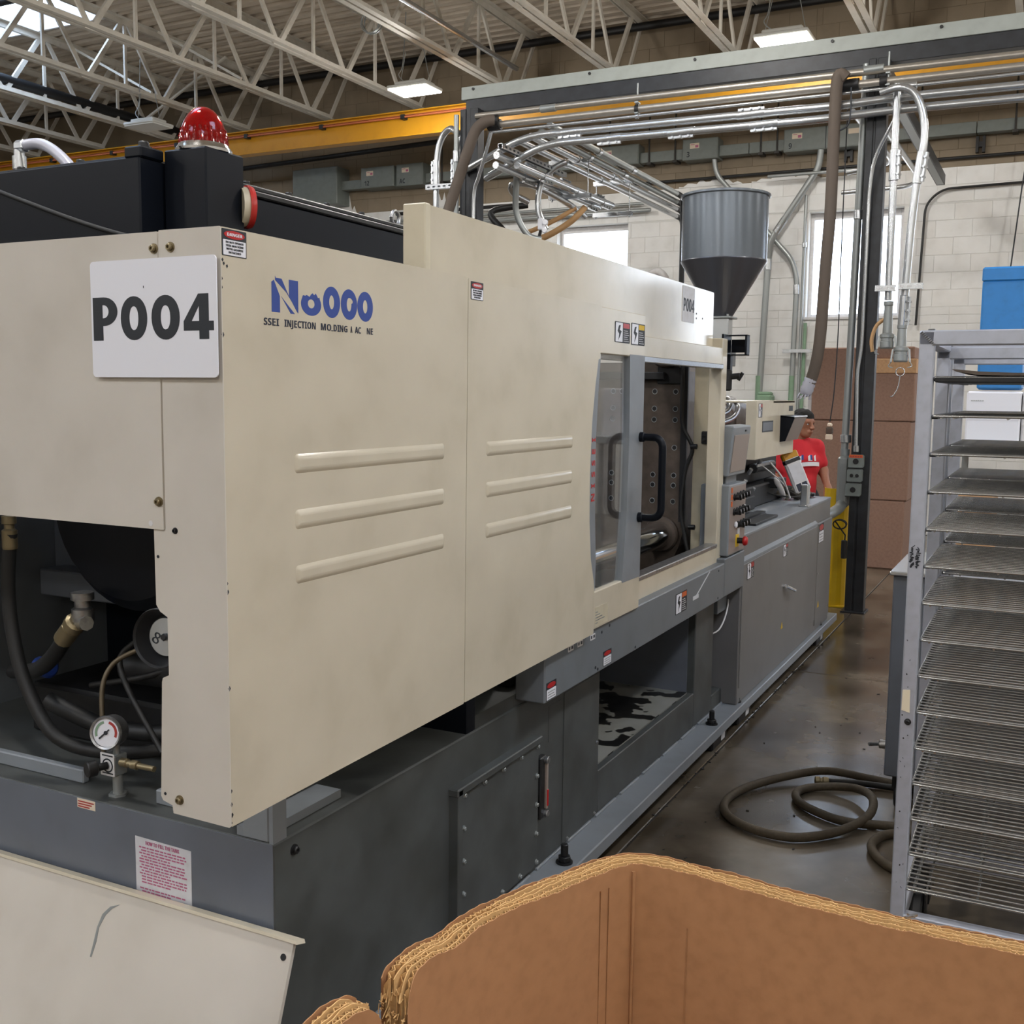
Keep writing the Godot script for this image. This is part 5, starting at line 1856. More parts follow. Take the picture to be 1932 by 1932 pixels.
	# ---- gooseneck pair left of the left column
	for i in 2:
		var gx: float = [-5.135, -4.93][i]
		var pts := curve([Vector3(gx - 0.006, 2.6, -8.6), Vector3(gx - 0.004, 3.2, -8.6), Vector3(gx, 3.55, -8.6), Vector3(gx + 0.015, 3.80, -8.6), Vector3(gx + 0.07, 3.94, -8.6), Vector3(gx + 0.16, 3.985, -8.58), Vector3(gx + 0.25, 3.93, -8.55)], 6)
		var g := pipe("gooseneck_conduit", ["outer", "inner"][i] + " shiny gooseneck conduit of the pair left of the left black column", pts, 0.028, M.galv, "conduit")
		clamp_coupling(g, Vector3(gx, 3.62, -8.6), Vector3.UP, 0.028, Vector3(-1, 0, 0.2).normalized())
	st = S()
	strut(st, Vector3(-5.22, 3.49, -8.57), Vector3(-4.84, 3.485, -8.57), Vector3(0, 0, 1))
	var sr := solo("strut_channel", st, M.galv, "slotted strut bar clamped across the pair of gooseneck conduits", "bracket")
	st = S()
	for k in 6: bb(st, -5.20 + 0.055 * k, -5.175 + 0.055 * k, 3.482, 3.494, -8.548, -8.5475)
	obj("slot", st, M.ink, sr)
	pipe("conduit", "thin grey conduit bent down along the left black column", curve([Vector3(-4.42, 3.84, -8.30), Vector3(-4.48, 3.70, -8.33), Vector3(-4.58, 3.50, -8.38), Vector3(-4.63, 3.40, -8.40), Vector3(-4.645, 3.2, -8.41), Vector3(-4.655, 2.6, -8.42)], 5), 0.016, M.galv, "conduit")
	pipe("conduit", "slim conduit straight up the left side of the left black column", [Vector3(-4.83, 0.3, -8.42), Vector3(-4.825, 4.05, -8.42)], 0.022, M.galv_dull, "conduit", [[Vector3(-4.826, 3.7, -8.42), Vector3.UP, 0.1, 1.3]])
	# ---- bundle of conduits running back to the wall side
	for i in 4:
		var x: float = [-3.93, -4.02, -4.13, -4.26][i]
		var y: float = [3.88, 3.84, 3.82, 3.80][i]
		var ze := x / 0.3314
		pipe("conduit", ["upper dull", "second", "third", "lowest bright"][i] + " conduit of the bundle running back above the hopper", [Vector3(x, y, -8.42 - 0.03 * i), Vector3(x, y, ze)], 0.029, [M.galv_dull, M.galv_dull, M.galv, M.galv][i], "conduit", [[Vector3(x, y, -10.4), Vector3(0, 0, 1), 0.09, 1.25], [Vector3(x, y, -9.5), Vector3(0, 0, 1), 0.06, 1.25]])
		pipe("conduit", ["nearest", "second", "third", "farthest"][i] + " black conduit elbow turning down at the bundle's end, left of the hopper", elbowed([Vector3(x, y, ze + 0.06), Vector3(x, y, ze - 0.2), Vector3(x, 1.2, ze - 0.2)], 0.16), 0.031, M.black, "conduit")
	# ---- lower tray of pipes with clamps
	for i in 3:
		var x: float = [-4.26, -4.33, -4.19][i]
		var y: float = [3.60, 3.55, 3.56][i]
		var lp := pipe("conveying_pipe", ["upper", "lower", "inner"][i] + " shiny pipe of the clamped pair reaching back above the upper cream cover", [Vector3(x, y, -8.1 - 0.12 * i), Vector3(x, y, -10.7 + 0.2 * i)], 0.030, M.galv)
		for zc in [-8.75 - 0.1 * i, -9.5 - 0.1 * i, -10.35]:
			clamp_coupling(lp, Vector3(x, y, zc), Vector3(0, 0, 1), 0.030, Vector3.DOWN if i else Vector3.UP)
	st = S()
	strut(st, Vector3(-4.20, 3.66, -8.05), Vector3(-4.20, 3.66, -9.35))
	var tr := solo("strut_channel", st, M.galv, "long slotted strut lying over the clamped pair of shiny pipes", "bracket")
	st = S()
	for k in 16: bb(st, -4.212, -4.188, 3.681, 3.6815, -8.1 - 0.075 * k, -8.135 - 0.075 * k)
	for k in 16: bb(st, -4.179, -4.1785, 3.652, 3.668, -8.1 - 0.075 * k, -8.135 - 0.075 * k)
	obj("slot", st, M.ink, tr)
	for i in 2:
		var zz: float = [-9.55, -10.65][i]
		var hg := thing("trapeze_hanger", ["nearer", "farther"][i] + " trapeze hanger holding the clamped shiny pipes", "hanger", Vector3(-4.25, 3.5, zz))
		st = S()
		strut(st, Vector3(-4.45, 3.50, zz), Vector3(-4.02, 3.50, zz))
		obj("cross_channel", st, M.galv, hg)
		st = S()
		strut(st, Vector3(-4.45, 3.82, zz), Vector3(-4.02, 3.82, zz))
		obj("cross_channel", st, M.galv, hg)
		for x in [-4.42, -4.05]:
			st = S()
			tube(st, [Vector3(x, 3.46, zz), Vector3(x, 3.86, zz)], 0.006, 6)
			cyl(st, Vector3(x, 3.47, zz), Vector3.UP, 0.014, 0.012, 6)
			cyl(st, Vector3(x, 3.835, zz), Vector3.UP, 0.014, 0.012, 6)
			obj("rod", st, M.galv, hg)
	pipe("flexible_conduit", "shiny bent pipe looping forward under the clamped pair of pipes", curve([Vector3(-4.25, 3.38, -9.95), Vector3(-4.28, 3.46, -9.5), Vector3(-4.36, 3.52, -9.0), Vector3(-4.46, 3.50, -8.8), Vector3(-4.50, 3.44, -8.9), Vector3(-4.46, 3.40, -9.1)], 6), 0.030, M.galv)
	pipe("flexible_conduit", "grey pipe hanging in a loop beside the left black column's conduits", curve([Vector3(-4.36, 3.72, -8.7), Vector3(-4.40, 3.5, -8.75), Vector3(-4.42, 3.25, -8.8), Vector3(-4.33, 3.06, -8.85), Vector3(-4.22, 3.02, -8.9)], 6), 0.028, M.galv_dull)
	pipe("flexible_conduit", "shiny elbow pipe turned up through the clamped pair of pipes", curve([Vector3(-4.22, 3.12, -9.0), Vector3(-4.30, 3.3, -9.0), Vector3(-4.28, 3.52, -9.0), Vector3(-4.18, 3.66, -9.05), Vector3(-4.08, 3.72, -9.1)], 6), 0.028, M.galv)
	for i in 2:
		pipe("clear_hose", ["longer", "shorter"][i] + " tan hose curving down from the clamped pipes towards the window", curve([Vector3(-4.14 - 0.10 * i, 3.42, -9.7), Vector3(-4.24 - 0.1 * i, 3.28 + 0.05 * i, -9.6), Vector3(-4.42 - 0.06 * i, 3.15 + 0.09 * i, -9.5), Vector3(-4.62, 3.08 + 0.1 * i, -9.45)], 6), 0.030 - 0.008 * i, M.tan_hose, "hose")
	pipe("cord", "dark cord dropping from the white plugs to the cream cover", curve([Vector3(-4.22, 3.12, -8.9), Vector3(-4.26, 2.98, -8.9), Vector3(-4.32, 2.8, -8.9), Vector3(-4.33, 2.5, -8.9)], 5), 0.014, M.rubber, "cord")
	st = S()
	bb(st, -4.24, -4.19, 3.10, 3.20, -8.93, -8.86, 0.006)
	cyl(st, Vector3(-4.17, 3.16, -8.88), Vector3(0.3, 0, 1), 0.026, 0.04, 14, 0.006)
	cyl(st, Vector3(-4.175, 3.09, -8.88), Vector3(0.3, 0, 1), 0.024, 0.04, 14, 0.006)
	solo("power_plug", st, M.white, "pair of bright white plugs hanging under the clamped pipes", "plug")
	pipe("conduit", "dark bent conduit low behind the left black column", curve([Vector3(-4.62, 2.95, -9.6), Vector3(-4.78, 3.0, -9.6), Vector3(-4.95, 3.22, -9.6), Vector3(-5.1, 3.42, -9.6), Vector3(-4.8, 3.5, -9.8)], 6), 0.032, M.dark_steel, "conduit")
	# ---- right column: conduits and boxes
	pipe("conduit", "thick grey conduit running down the left side of the right black column", [Vector3(-1.435, 1.25, -8.5), Vector3(-1.40, 4.08, -8.5)], 0.028, M.galv_dull, "conduit", [[Vector3(-1.43, 1.33, -8.5), Vector3.UP, 0.06, 1.5], [Vector3(-1.412, 3.0, -8.5), Vector3.UP, 0.07, 1.2]])
	st = S()
	bb(st, -1.475, -1.385, 0.80, 1.20, -8.54, -8.44, 0.02)
	cyl(st, Vector3(-1.43, 1.2, -8.49), Vector3.UP, 0.035, 0.05, 14)
	var lb := solo("conduit_fitting", st, M.galv_dull, "grey conduit body with an elbow entering the machine end, over the yellow guard", "fitting")
	st = S()
	tube(st, elbowed([Vector3(-1.43, 0.84, -8.48), Vector3(-1.44, 0.80, -8.40), Vector3(-1.46, 0.78, -8.1), Vector3(-1.5, 0.78, -7.53)], 0.1), 0.04, 12)
	obj("elbow", st, M.galv_dull, lb)
	pipe("conduit", "thin pale conduit bent down the face of the right black column", elbowed([Vector3(-1.14, 3.66, -8.3), Vector3(-1.30, 3.38, -8.38), Vector3(-1.325, 3.15, -8.40), Vector3(-1.33, 2.0, -8.41), Vector3(-1.352, 1.84, -8.41), Vector3(-1.335, 1.235, -8.41)], 0.12), 0.013, M.galv, "conduit", [[Vector3(-1.335, 1.26, -8.41), Vector3.UP, 0.05, 1.6]])
	for i in 3:
		var y: float = [1.165, 1.058, 0.95][i]
		var ob := thing("outlet_box", "grey outlet box on the right black column, " + ["top of three with an orange label", "middle of three with twin sockets", "bottom of three"][i], "outlet", Vector3(-1.34, y - 0.05, -8.42), "outlet boxes on the column")
		var cx := -1.336 + 0.006 * (i - 1) * -1.0
		st = S()
		ext(st, rr(cx - 0.055, cx + 0.055, y - 0.05, y + 0.05, 0.016), face_z(-8.38), 0.06)
		obj("box", st, M.elec_box, ob)
		st = S()
		if i == 1:
			for s in [-0.02, 0.02]: cyl(st, Vector3(cx + s, y, -8.382), Vector3.BACK, 0.0135, 0.006, 14)
		else:
			cyl(st, Vector3(cx, y, -8.382), Vector3.BACK, 0.021, 0.006, 16)
		obj("socket", st, M.black, ob)
		st = S()
		bb(st, cx - 0.056, cx + 0.056, y - 0.053, y - 0.046, -8.382, -8.372, 0.002)
		obj("cover_hinge", st, M.dark_steel, ob)
		if i == 0:
			st = S()
			ext(st, rr(cx - 0.05, cx + 0.05, y + 0.028, y + 0.05, 0.002), face_z(-8.3785), 0.001)
			var lbl := obj("orange_label", st, M.safety_orange, ob)
			st = S()
			for k in 5: bb(st, cx - 0.042 + 0.018 * k, cx - 0.03 + 0.018 * k, y + 0.032, y + 0.043, -8.3784, -8.3778)
			obj("print_line", st, M.red_text, lbl)
	var yg := thing("column_guard", "yellow curved column guard standing beside the right black column", "guard", Vector3(-1.51, 0, -8.68))
	st = S()
	var arc := PackedVector2Array()
	for k in 9: arc.append(Vector2(-1.505 + 0.098 * cos(PI * k / 8), -8.68 + 0.09 * sin(PI * k / 8)))
	var arc2 := PackedVector2Array()
	for k in 9: arc2.append(Vector2(-1.505 + 0.09 * cos(PI * (8 - k) / 8), -8.68 + 0.082 * sin(PI * (8 - k) / 8)))
	arc.append_array(arc2)
	ext(st, arc, Transform3D(Basis(Vector3(1, 0, 0), Vector3(0, 0, 1), Vector3(0, -1, 0)), Vector3(0, 0.01, 0)), 0.925)
	obj("shell", st, M.yellow, yg)
	st = S()
	bb(st, -1.61, -1.40, 0.0, 0.012, -8.78, -8.58, 0.002)
	obj("foot", st, M.yellow, yg)
	st = S()
	var lpk := []
	for k in 20: lpk.append(Vector3(-1.43 + 0.05 * cos(k * 0.45), 0.68 + 0.035 * sin(k * 0.45), -8.42 + 0.002 * k))
	lpk.append(Vector3(-1.385, 0.6, -8.40))
	lpk.append(Vector3(-1.39, 0.5, -8.40))
	tube(st, lpk, 0.006, 6)
	cyl(st, Vector3(-1.39, 0.42, -8.40), Vector3.UP, 0.022, 0.14, 10, 0.004)
	solo("extension_lead", st, M.rubber, "black power cord coiled over the yellow guard below the outlet boxes", "cord")
	# ---- pair of pipes with cam fittings
	var d1 := thing("drop_pipe", "left drop pipe with a cam fitting, hanging right of the right black column", "pipe", Vector3(-1.145, 2.0, -8.3), "drop pipes with cam fittings")
	st = S()
	tube(st, [Vector3(-1.15, 3.86, -8.3), Vector3(-1.147, 3.4, -8.3), Vector3(-1.142, 2.35, -8.3)], 0.026, 12)
	obj("run", st, M.galv, d1)
	clamp_coupling(d1, Vector3(-1.147, 3.30, -8.3), Vector3.UP, 0.028, Vector3(0.9, 0, 0.3).normalized())
	cam_fitting(d1, Vector3(-1.137, 2.0, -8.3), 0.34)
	var d2 := thing("drop_pipe", "right drop pipe, bent at its top, with a cam fitting and ring", "pipe", Vector3(-1.0, 1.9, -8.2), "drop pipes with cam fittings")
	st = S()
	tube(st, curve([Vector3(-1.25, 3.80, -8.25), Vector3(-1.12, 3.81, -8.2), Vector3(-1.03, 3.77, -8.2), Vector3(-0.97, 3.66, -8.2), Vector3(-0.94, 3.50, -8.2), Vector3(-0.95, 3.32, -8.2), Vector3(-0.975, 3.15, -8.2), Vector3(-1.0, 2.8, -8.2), Vector3(-1.02, 2.25, -8.2)], 6), 0.027, 12)
	obj("run", st, M.galv, d2)
	clamp_coupling(d2, Vector3(-0.962, 3.25, -8.2), Vector3(0.12, 1, 0).normalized(), 0.028, Vector3(0.9, 0, 0.3).normalized())
	clamp_coupling(d2, Vector3(-1.022, 2.26, -8.2), Vector3(0.03, 1, 0).normalized(), 0.027, Vector3(0.9, 0, 0.3).normalized())
	cam_fitting(d2, Vector3(-1.024, 1.90, -8.2), 0.26)
	st = S()
	var rg := []
	for k in 15: rg.append(Vector3(-1.02 + 0.03 * cos(TAU * k / 14), 1.83 + 0.03 * sin(TAU * k / 14), -8.18))
	tube(st, rg, 0.004, 6, [], false)
	tube(st, curve([Vector3(-1.02, 1.80, -8.18), Vector3(-1.03, 1.72, -8.18), Vector3(-1.06, 1.66, -8.18), Vector3(-1.08, 1.655, -8.18)], 5), 0.004, 5)
	obj("ring_and_wire", st, M.galv, d2)
	for i in 2:
		st = S()
		var x0: float = [-1.23, -1.06][i]
		strut(st, Vector3(x0, 2.43, -8.16 - 0.1 * (1 - i)), Vector3(x0 + (0.14 if i == 0 else 0.165), 2.43, -8.16 - 0.1 * (1 - i)), Vector3(0, 0, 1))
		var sb := solo("strut_channel", st, M.galv, ["short slotted strut clamping the left drop pipe to the column", "slotted strut stub sticking out right of the right drop pipe"][i], "bracket")
		st = S()
		for k in 3: bb(st, x0 + 0.015 + 0.05 * k, x0 + 0.04 + 0.05 * k, 2.424, 2.436, -8.138 - 0.1 * (1 - i), -8.1375 - 0.1 * (1 - i))
		obj("slot", st, M.white_dirty, sb)
	pipe("tan_hose", "small tan hose loop beside the left drop pipe's fitting", curve([Vector3(-1.16, 2.22, -8.34), Vector3(-1.22, 2.17, -8.34), Vector3(-1.25, 2.07, -8.34), Vector3(-1.24, 1.98, -8.34)], 6), 0.014, M.tan_hose, "hose")
	# ---- beam and pipes that run back from the right column
	st = S()
	bb(st, -1.34, -1.25, 3.98, 4.09, -13.0, -8.55, 0.003)
	var bk := solo("back_beam", st, M.column, "black square beam running back from the right column, its end open", "beam")
	st = S()
	bb(st, -1.33, -1.26, 3.978, 3.981, -12.95, -8.6, 0.001)
	obj("bottom_face", st, M.galv_dull, bk)
	pipe("conduit", "shiny conduit running back beside the black back beam, turned along the wall at its end", elbowed([Vector3(-1.42, 3.86, -8.6), Vector3(-1.42, 3.92, -12.2), Vector3(-1.55, 3.92, -12.6), Vector3(-2.3, 3.92, -12.7)], 0.4, 8), 0.026, M.galv, "conduit")
	pipe("conduit", "second shiny conduit left of the black back beam, with print along it", elbowed([Vector3(-1.52, 3.80, -8.7), Vector3(-1.52, 3.86, -11.0), Vector3(-2.0, 3.86, -11.3)], 0.3, 8), 0.024, M.galv, "conduit")
	# ---- crane beam
	var cr := thing("crane_beam", "long yellow steel crane beam with a copper-red bar along its top", "beam", Vector3(-5.0, 4.87, -12.0))
	st = S()
	bb(st, -18.0, 2.0, 4.87, 4.885, -12.09, -11.93, 0.002)
	bb(st, -18.0, 2.0, 4.885, 5.17, -12.02, -12.0)
	bb(st, -18.0, 2.0, 5.17, 5.185, -12.09, -11.93, 0.002)
	obj("i_beam", st, M.crane, cr)
	st = S()
	bb(st, -18.0, 2.0, 5.098, 5.118, -11.945, -11.925, 0.003)
	bb(st, -18.0, 2.0, 5.128, 5.134, -11.96, -11.935)
	obj("conductor_bar", st, M.crane_bar, cr)
	for k in 12:
		st = S()
		bb(st, -14.0 + 1.27 * k, -13.94 + 1.27 * k, 5.08, 5.14, -12.0, -11.915, 0.003)
		obj("bar_clip", st, M.dark_steel, cr)

func cam_fitting(t: Node3D, at: Vector3, h: float) -> void:
	var st := S()
	lathe(st, [Vector2(0, 0), Vector2(0.045, 0), Vector2(0.05, 0.01), Vector2(0.05, 0.05), Vector2(0.045, 0.055), Vector2(0.045, 0.075), Vector2(0.052, 0.08), Vector2(0.052, 0.1), Vector2(0.034, 0.112), Vector2(0.03, h * 0.9), Vector2(0.034, h * 0.92), Vector2(0.034, h), Vector2(0, h)], at, Basis(), 18)
	for s in [-1.0, 1.0]:
		bar(st, at + Vector3(0.055 * s, 0.09, 0), at + Vector3(0.065 * s, 0.0, 0.01), 0.012, 0.02, Vector3.BACK)
		tube(st, curve([at + Vector3(0.065 * s, 0.0, 0.01), at + Vector3(0.08 * s, -0.03, 0.01), at + Vector3(0.05 * s, -0.04, 0.015)], 4), 0.004, 5)
	obj("cam_fitting", st, M.galv_dull, t)

# ---------------------------------------------------------------- along the block wall
func build_wall_things() -> void:
	var st := S()
	var zf := -13.52
	var trunk := thing("wireway", "grey square wireway running between the numbered boxes along the wall", "wireway", Vector3(-4.0, 4.62, -13.62))
	for s in [[-9.74, -9.33], [-8.76, -8.73], [-8.28, -6.9], [-6.9, -5.62], [-5.03, -4.44], [-3.98, -3.6], [-3.6, -3.16], [-2.18, -1.0], [-1.0, 1.5]]:
		st = S()
		bb(st, s[0] + 0.004, s[1] - 0.004, 4.63, 4.76, -13.70, -13.56, 0.004)
		obj("section", st, M.elec_box, trunk)
	for x in [-8.0, -5.45, -4.9, -4.55, -3.45, -3.25, -1.6, -0.6]:
		st = S()
		tube(st, [Vector3(x, 4.61, -13.55), Vector3(x, 5.2, -13.55)], 0.012, 6)
		bb(st, x - 0.03, x + 0.03, 4.60, 4.63, -13.70, -13.54)
		obj("hanger_rod", st, M.joist_dark, trunk)
	# [x0, x1, y0, y1, depth, number, label]
	var boxes := [[-10.55, -9.73, 4.42, 4.96, 0.32, "", "large plain grey electrical box on the wall, left of the box numbered 12"], [-9.33, -8.76, 4.61, 4.90, 0.28, "12", "grey electrical box numbered 12 on the wall"], [-8.73, -8.28, 4.60, 4.905, 0.26, "AC", "grey electrical box marked AC on the wall"], [-5.62, -5.03, 4.62, 4.87, 0.24, "", "unnumbered grey electrical box partly behind the long conveying pipes"], [-4.44, -3.98, 4.605, 4.86, 0.24, "3", "grey electrical box numbered 3 on the wall above the hopper"], [-3.16, -2.18, 4.595, 4.86, 0.24, "9", "wide grey electrical box numbered 9 on the wall"]]
	for b in boxes:
		var t := thing("electrical_box", b[6], "electrical box", Vector3((b[0] + b[1]) / 2, b[2], -13.6))
		st = S()
		bb(st, b[0], b[1], b[2], b[3], -13.75, -13.75 + b[4], 0.006)
		obj("enclosure", st, M.elec_box, t)
		st = S()
		bb(st, b[0] + 0.01, b[1] - 0.01, b[2] + 0.012, b[3] - 0.01, -13.75 + b[4], -13.745 + b[4], 0.002)
		obj("cover", st, M.elec_box, t)
		var zz: float = -13.744 + b[4]
		if b[5] != "" or b[0] == -5.62:
			st = S()
			ext(st, rr(b[0] + 0.10, b[0] + 0.22, b[3] - 0.12, b[3] - 0.055, 0.004), face_z(zz + 0.002), 0.002)
			var lb := obj("sticker", st, M.sticker, t)
			st = S()
			bb(st, b[0] + 0.17, b[0] + 0.21, b[3] - 0.11, b[3] - 0.08, zz + 0.002, zz + 0.003)
			bb(st, b[0] + 0.11, b[0] + 0.16, b[3] - 0.075, b[3] - 0.068, zz + 0.002, zz + 0.003)
			obj("print_line", st, M.pink_ink, lb)
			if b[5] == "9":
				st = S()
				ext(st, rr(b[1] - 0.22, b[1] - 0.09, b[3] - 0.12, b[3] - 0.06, 0.004), face_z(zz + 0.002), 0.002)
				obj("sticker", st, M.sticker, t)
				st = S()
				bb(st, -2.665, -2.655, b[2], b[3], zz, zz + 0.001)
				obj("seam", st, M.ink, t)
		if b[5] != "":
			var s: String = b[5]
			text("number", s, 0.065, Transform3D(Basis(), Vector3(b[0] + (0.08 if s.length() == 1 else 0.11), b[2] + 0.065, zz + 0.002)), M.ink, t, 0.85)
	# dark pipes along the paint line and above
	for d in [[4.40, -13.70, 0.018, -5.2, 2.0, "thin dark pipe along the wall at the top of the white paint"], [5.02, -13.40, 0.035, -13.0, -7.9, "black pipe crossing the wall above the boxes numbered 12 and AC"], [4.14, -13.66, 0.02, -9.4, -5.0, "shiny pipe running low along the wall behind the conveying pipes"], [4.05, -13.66, 0.026, -9.4, -4.9, "dull pipe below the shiny one along the wall, above the middle window"], [4.33, -13.55, 0.02, -3.35, -2.05, "pale pipe lying along the wall above the right window"], [4.23, -13.6, 0.025, -8.8, -6.9, "dark pipe along the wall behind the end of the black housing"]]:
		pipe("wall_pipe", d[5], [Vector3(d[3], d[0], d[1]), Vector3(d[4], d[0] + (0.0 if d[0] < 5.0 else 0.12), d[1])], d[2], M.dark_steel if d[5].contains("dark") or d[5].contains("black") else M.galv_dull, "pipe")
	pipe("wall_pipe", "thin dark line of conduit right of the back beam, turned down beside the window", elbowed([Vector3(2.0, 4.12, -13.70), Vector3(-1.35, 4.06, -13.70), Vector3(-1.52, 3.9, -13.70), Vector3(-1.56, 2.5, -13.70)], 0.15), 0.014, M.dark_steel, "pipe")
	st = S()
	for p in [[-0.96, 4.53, "right of the back beam"], [-2.42, 4.55, "left of the right black column"]]:
		st = S()
		bb(st, p[0] - 0.05, p[0] - 0.02, p[1] - 0.09, p[1] + 0.09, -13.75, -13.68)
		bb(st, p[0] + 0.02, p[0] + 0.05, p[1] - 0.09, p[1] + 0.09, -13.75, -13.68)
		bb(st, p[0] - 0.05, p[0] + 0.05, p[1] - 0.03, p[1] + 0.03, -13.74, -13.69)
		solo("pipe_clip", st, M.black, "black H-shaped pipe clip on the tan wall, " + p[2], "clip", "black pipe clips on the wall")
	# conduits crossing behind the hopper
	pipe("conduit", "bent conduit from the box numbered 3 down behind the hopper and down the wall", elbowed([Vector3(-4.05, 4.62, -13.60), Vector3(-4.02, 4.42, -13.62), Vector3(-3.80, 4.17, -13.66), Vector3(-3.04, 3.33, -13.66), Vector3(-2.97, 3.10, -13.66), Vector3(-2.99, 1.3, -13.66)], 0.16), 0.032, M.galv_dull, "conduit", [[Vector3(-2.972, 2.96, -13.66), Vector3.UP, 0.12, 1.2], [Vector3(-3.83, 4.2, -13.66), Vector3(-0.7, 0.72, 0), 0.12, 1.2]])
	pipe("conduit", "bent conduit from the box numbered 9 slanting left to the wall behind the hopper", elbowed([Vector3(-2.72, 4.60, -13.55), Vector3(-2.74, 4.40, -13.58), Vector3(-3.30, 3.58, -13.62), Vector3(-3.335, 3.35, -13.66), Vector3(-3.40, 1.3, -13.66)], 0.16), 0.040, M.galv_dull, "conduit", [[Vector3(-3.337, 3.28, -13.66), Vector3.UP, 0.14, 1.2], [Vector3(-3.19, 3.74, -13.62), Vector3(0.56, 0.82, 0), 0.2, 1.2]])
	pipe("conduit", "slim conduit down the wall just left of the right window, with a strut clamp", [Vector3(-2.90, 4.1, -13.68), Vector3(-2.905, 1.3, -13.68)], 0.018, M.galv_dull, "conduit", [[Vector3(-2.90, 3.5, -13.68), Vector3.UP, 0.06, 1.6]])
	pipe("conduit", "green painted conduit low on the wall left of the right window", [Vector3(-2.85, 2.55, -13.68), Vector3(-2.86, 1.2, -13.68)], 0.022, M.green_paint, "conduit")
	for i in 2:
		st = S()
		tube(st, [Vector3(-2.985 if i == 0 else -3.395, 1.9, -13.655), Vector3(-2.99 if i == 0 else -3.40, 1.1, -13.655)], 0.033 if i == 0 else 0.041, 12)
		solo("conduit_sleeve", st, M.green_paint, ["green painted lower length of the slanting pair's right conduit", "green painted lower length of the slanting pair's left conduit"][i], "conduit")
	st = S()
	strut(st, Vector3(-3.10, 2.205, -13.62), Vector3(-2.75, 2.205, -13.62), Vector3(0, 0, 1))
	solo("strut_channel", st, M.galv, "strut bar clamping the two conduits on the wall left of the right window", "bracket")
	st = S()
	bb(st, -3.39, -3.20, 1.05, 1.66, -13.72, -13.50, 0.02)
	bb(st, -3.375, -3.215, 1.65, 1.70, -13.70, -13.52, 0.02)
	solo("junction_box", st, M.green_paint, "green painted junction box on the wall just above the cream injection cover", "electrical box")
	st = S()
	tube(st, curve([Vector3(-4.55, 2.6, -13.6), Vector3(-4.6, 3.1, -13.5), Vector3(-4.75, 3.22, -13.45), Vector3(-4.95, 3.0, -13.4), Vector3(-5.1, 2.6, -13.4)], 6), 0.05, 10)
	solo("corrugated_hose", st, M.white_dirty, "pale corrugated hose looped against the white wall left of the hopper", "hose")
	st = S()
	tube(st, [Vector3(-0.44, 4.6, -13.6), Vector3(-0.5, 4.0, -13.6), Vector3(-0.58, 2.9, -13.55)], 0.008, 5)
	solo("hanging_wire", st, M.ink, "thin dark wire hanging down the white wall above the blue bin", "wire")
	# transparent hose over the black housing at the left edge
	var ch := thing("clear_hose", "clear braided hose on a grey elbow at the left picture edge, over the black housing", "hose", Vector3(-2.95, 2.2, -2.4))
	st = S()
	cyl(st, Vector3(-2.953, 2.19, -2.4), Vector3.UP, 0.016, 0.2, 14)
	cyl(st, Vector3(-2.953, 2.33, -2.4), Vector3.UP, 0.021, 0.04, 14)
	bx(st, Vector3(-2.94, 2.40, -2.4), Vector3(0.05, 0.036, 0.036), 0.01)
	obj("elbow", st, M.galv, ch)
	st = S()
	tube(st, curve([Vector3(-2.92, 2.402, -2.4), Vector3(-2.86, 2.40, -2.4), Vector3(-2.80, 2.375, -2.4), Vector3(-2.73, 2.32, -2.4), Vector3(-2.69, 2.26, -2.4)], 6), 0.017, 12)
	obj("hose", st, M.clear_hose, ch)

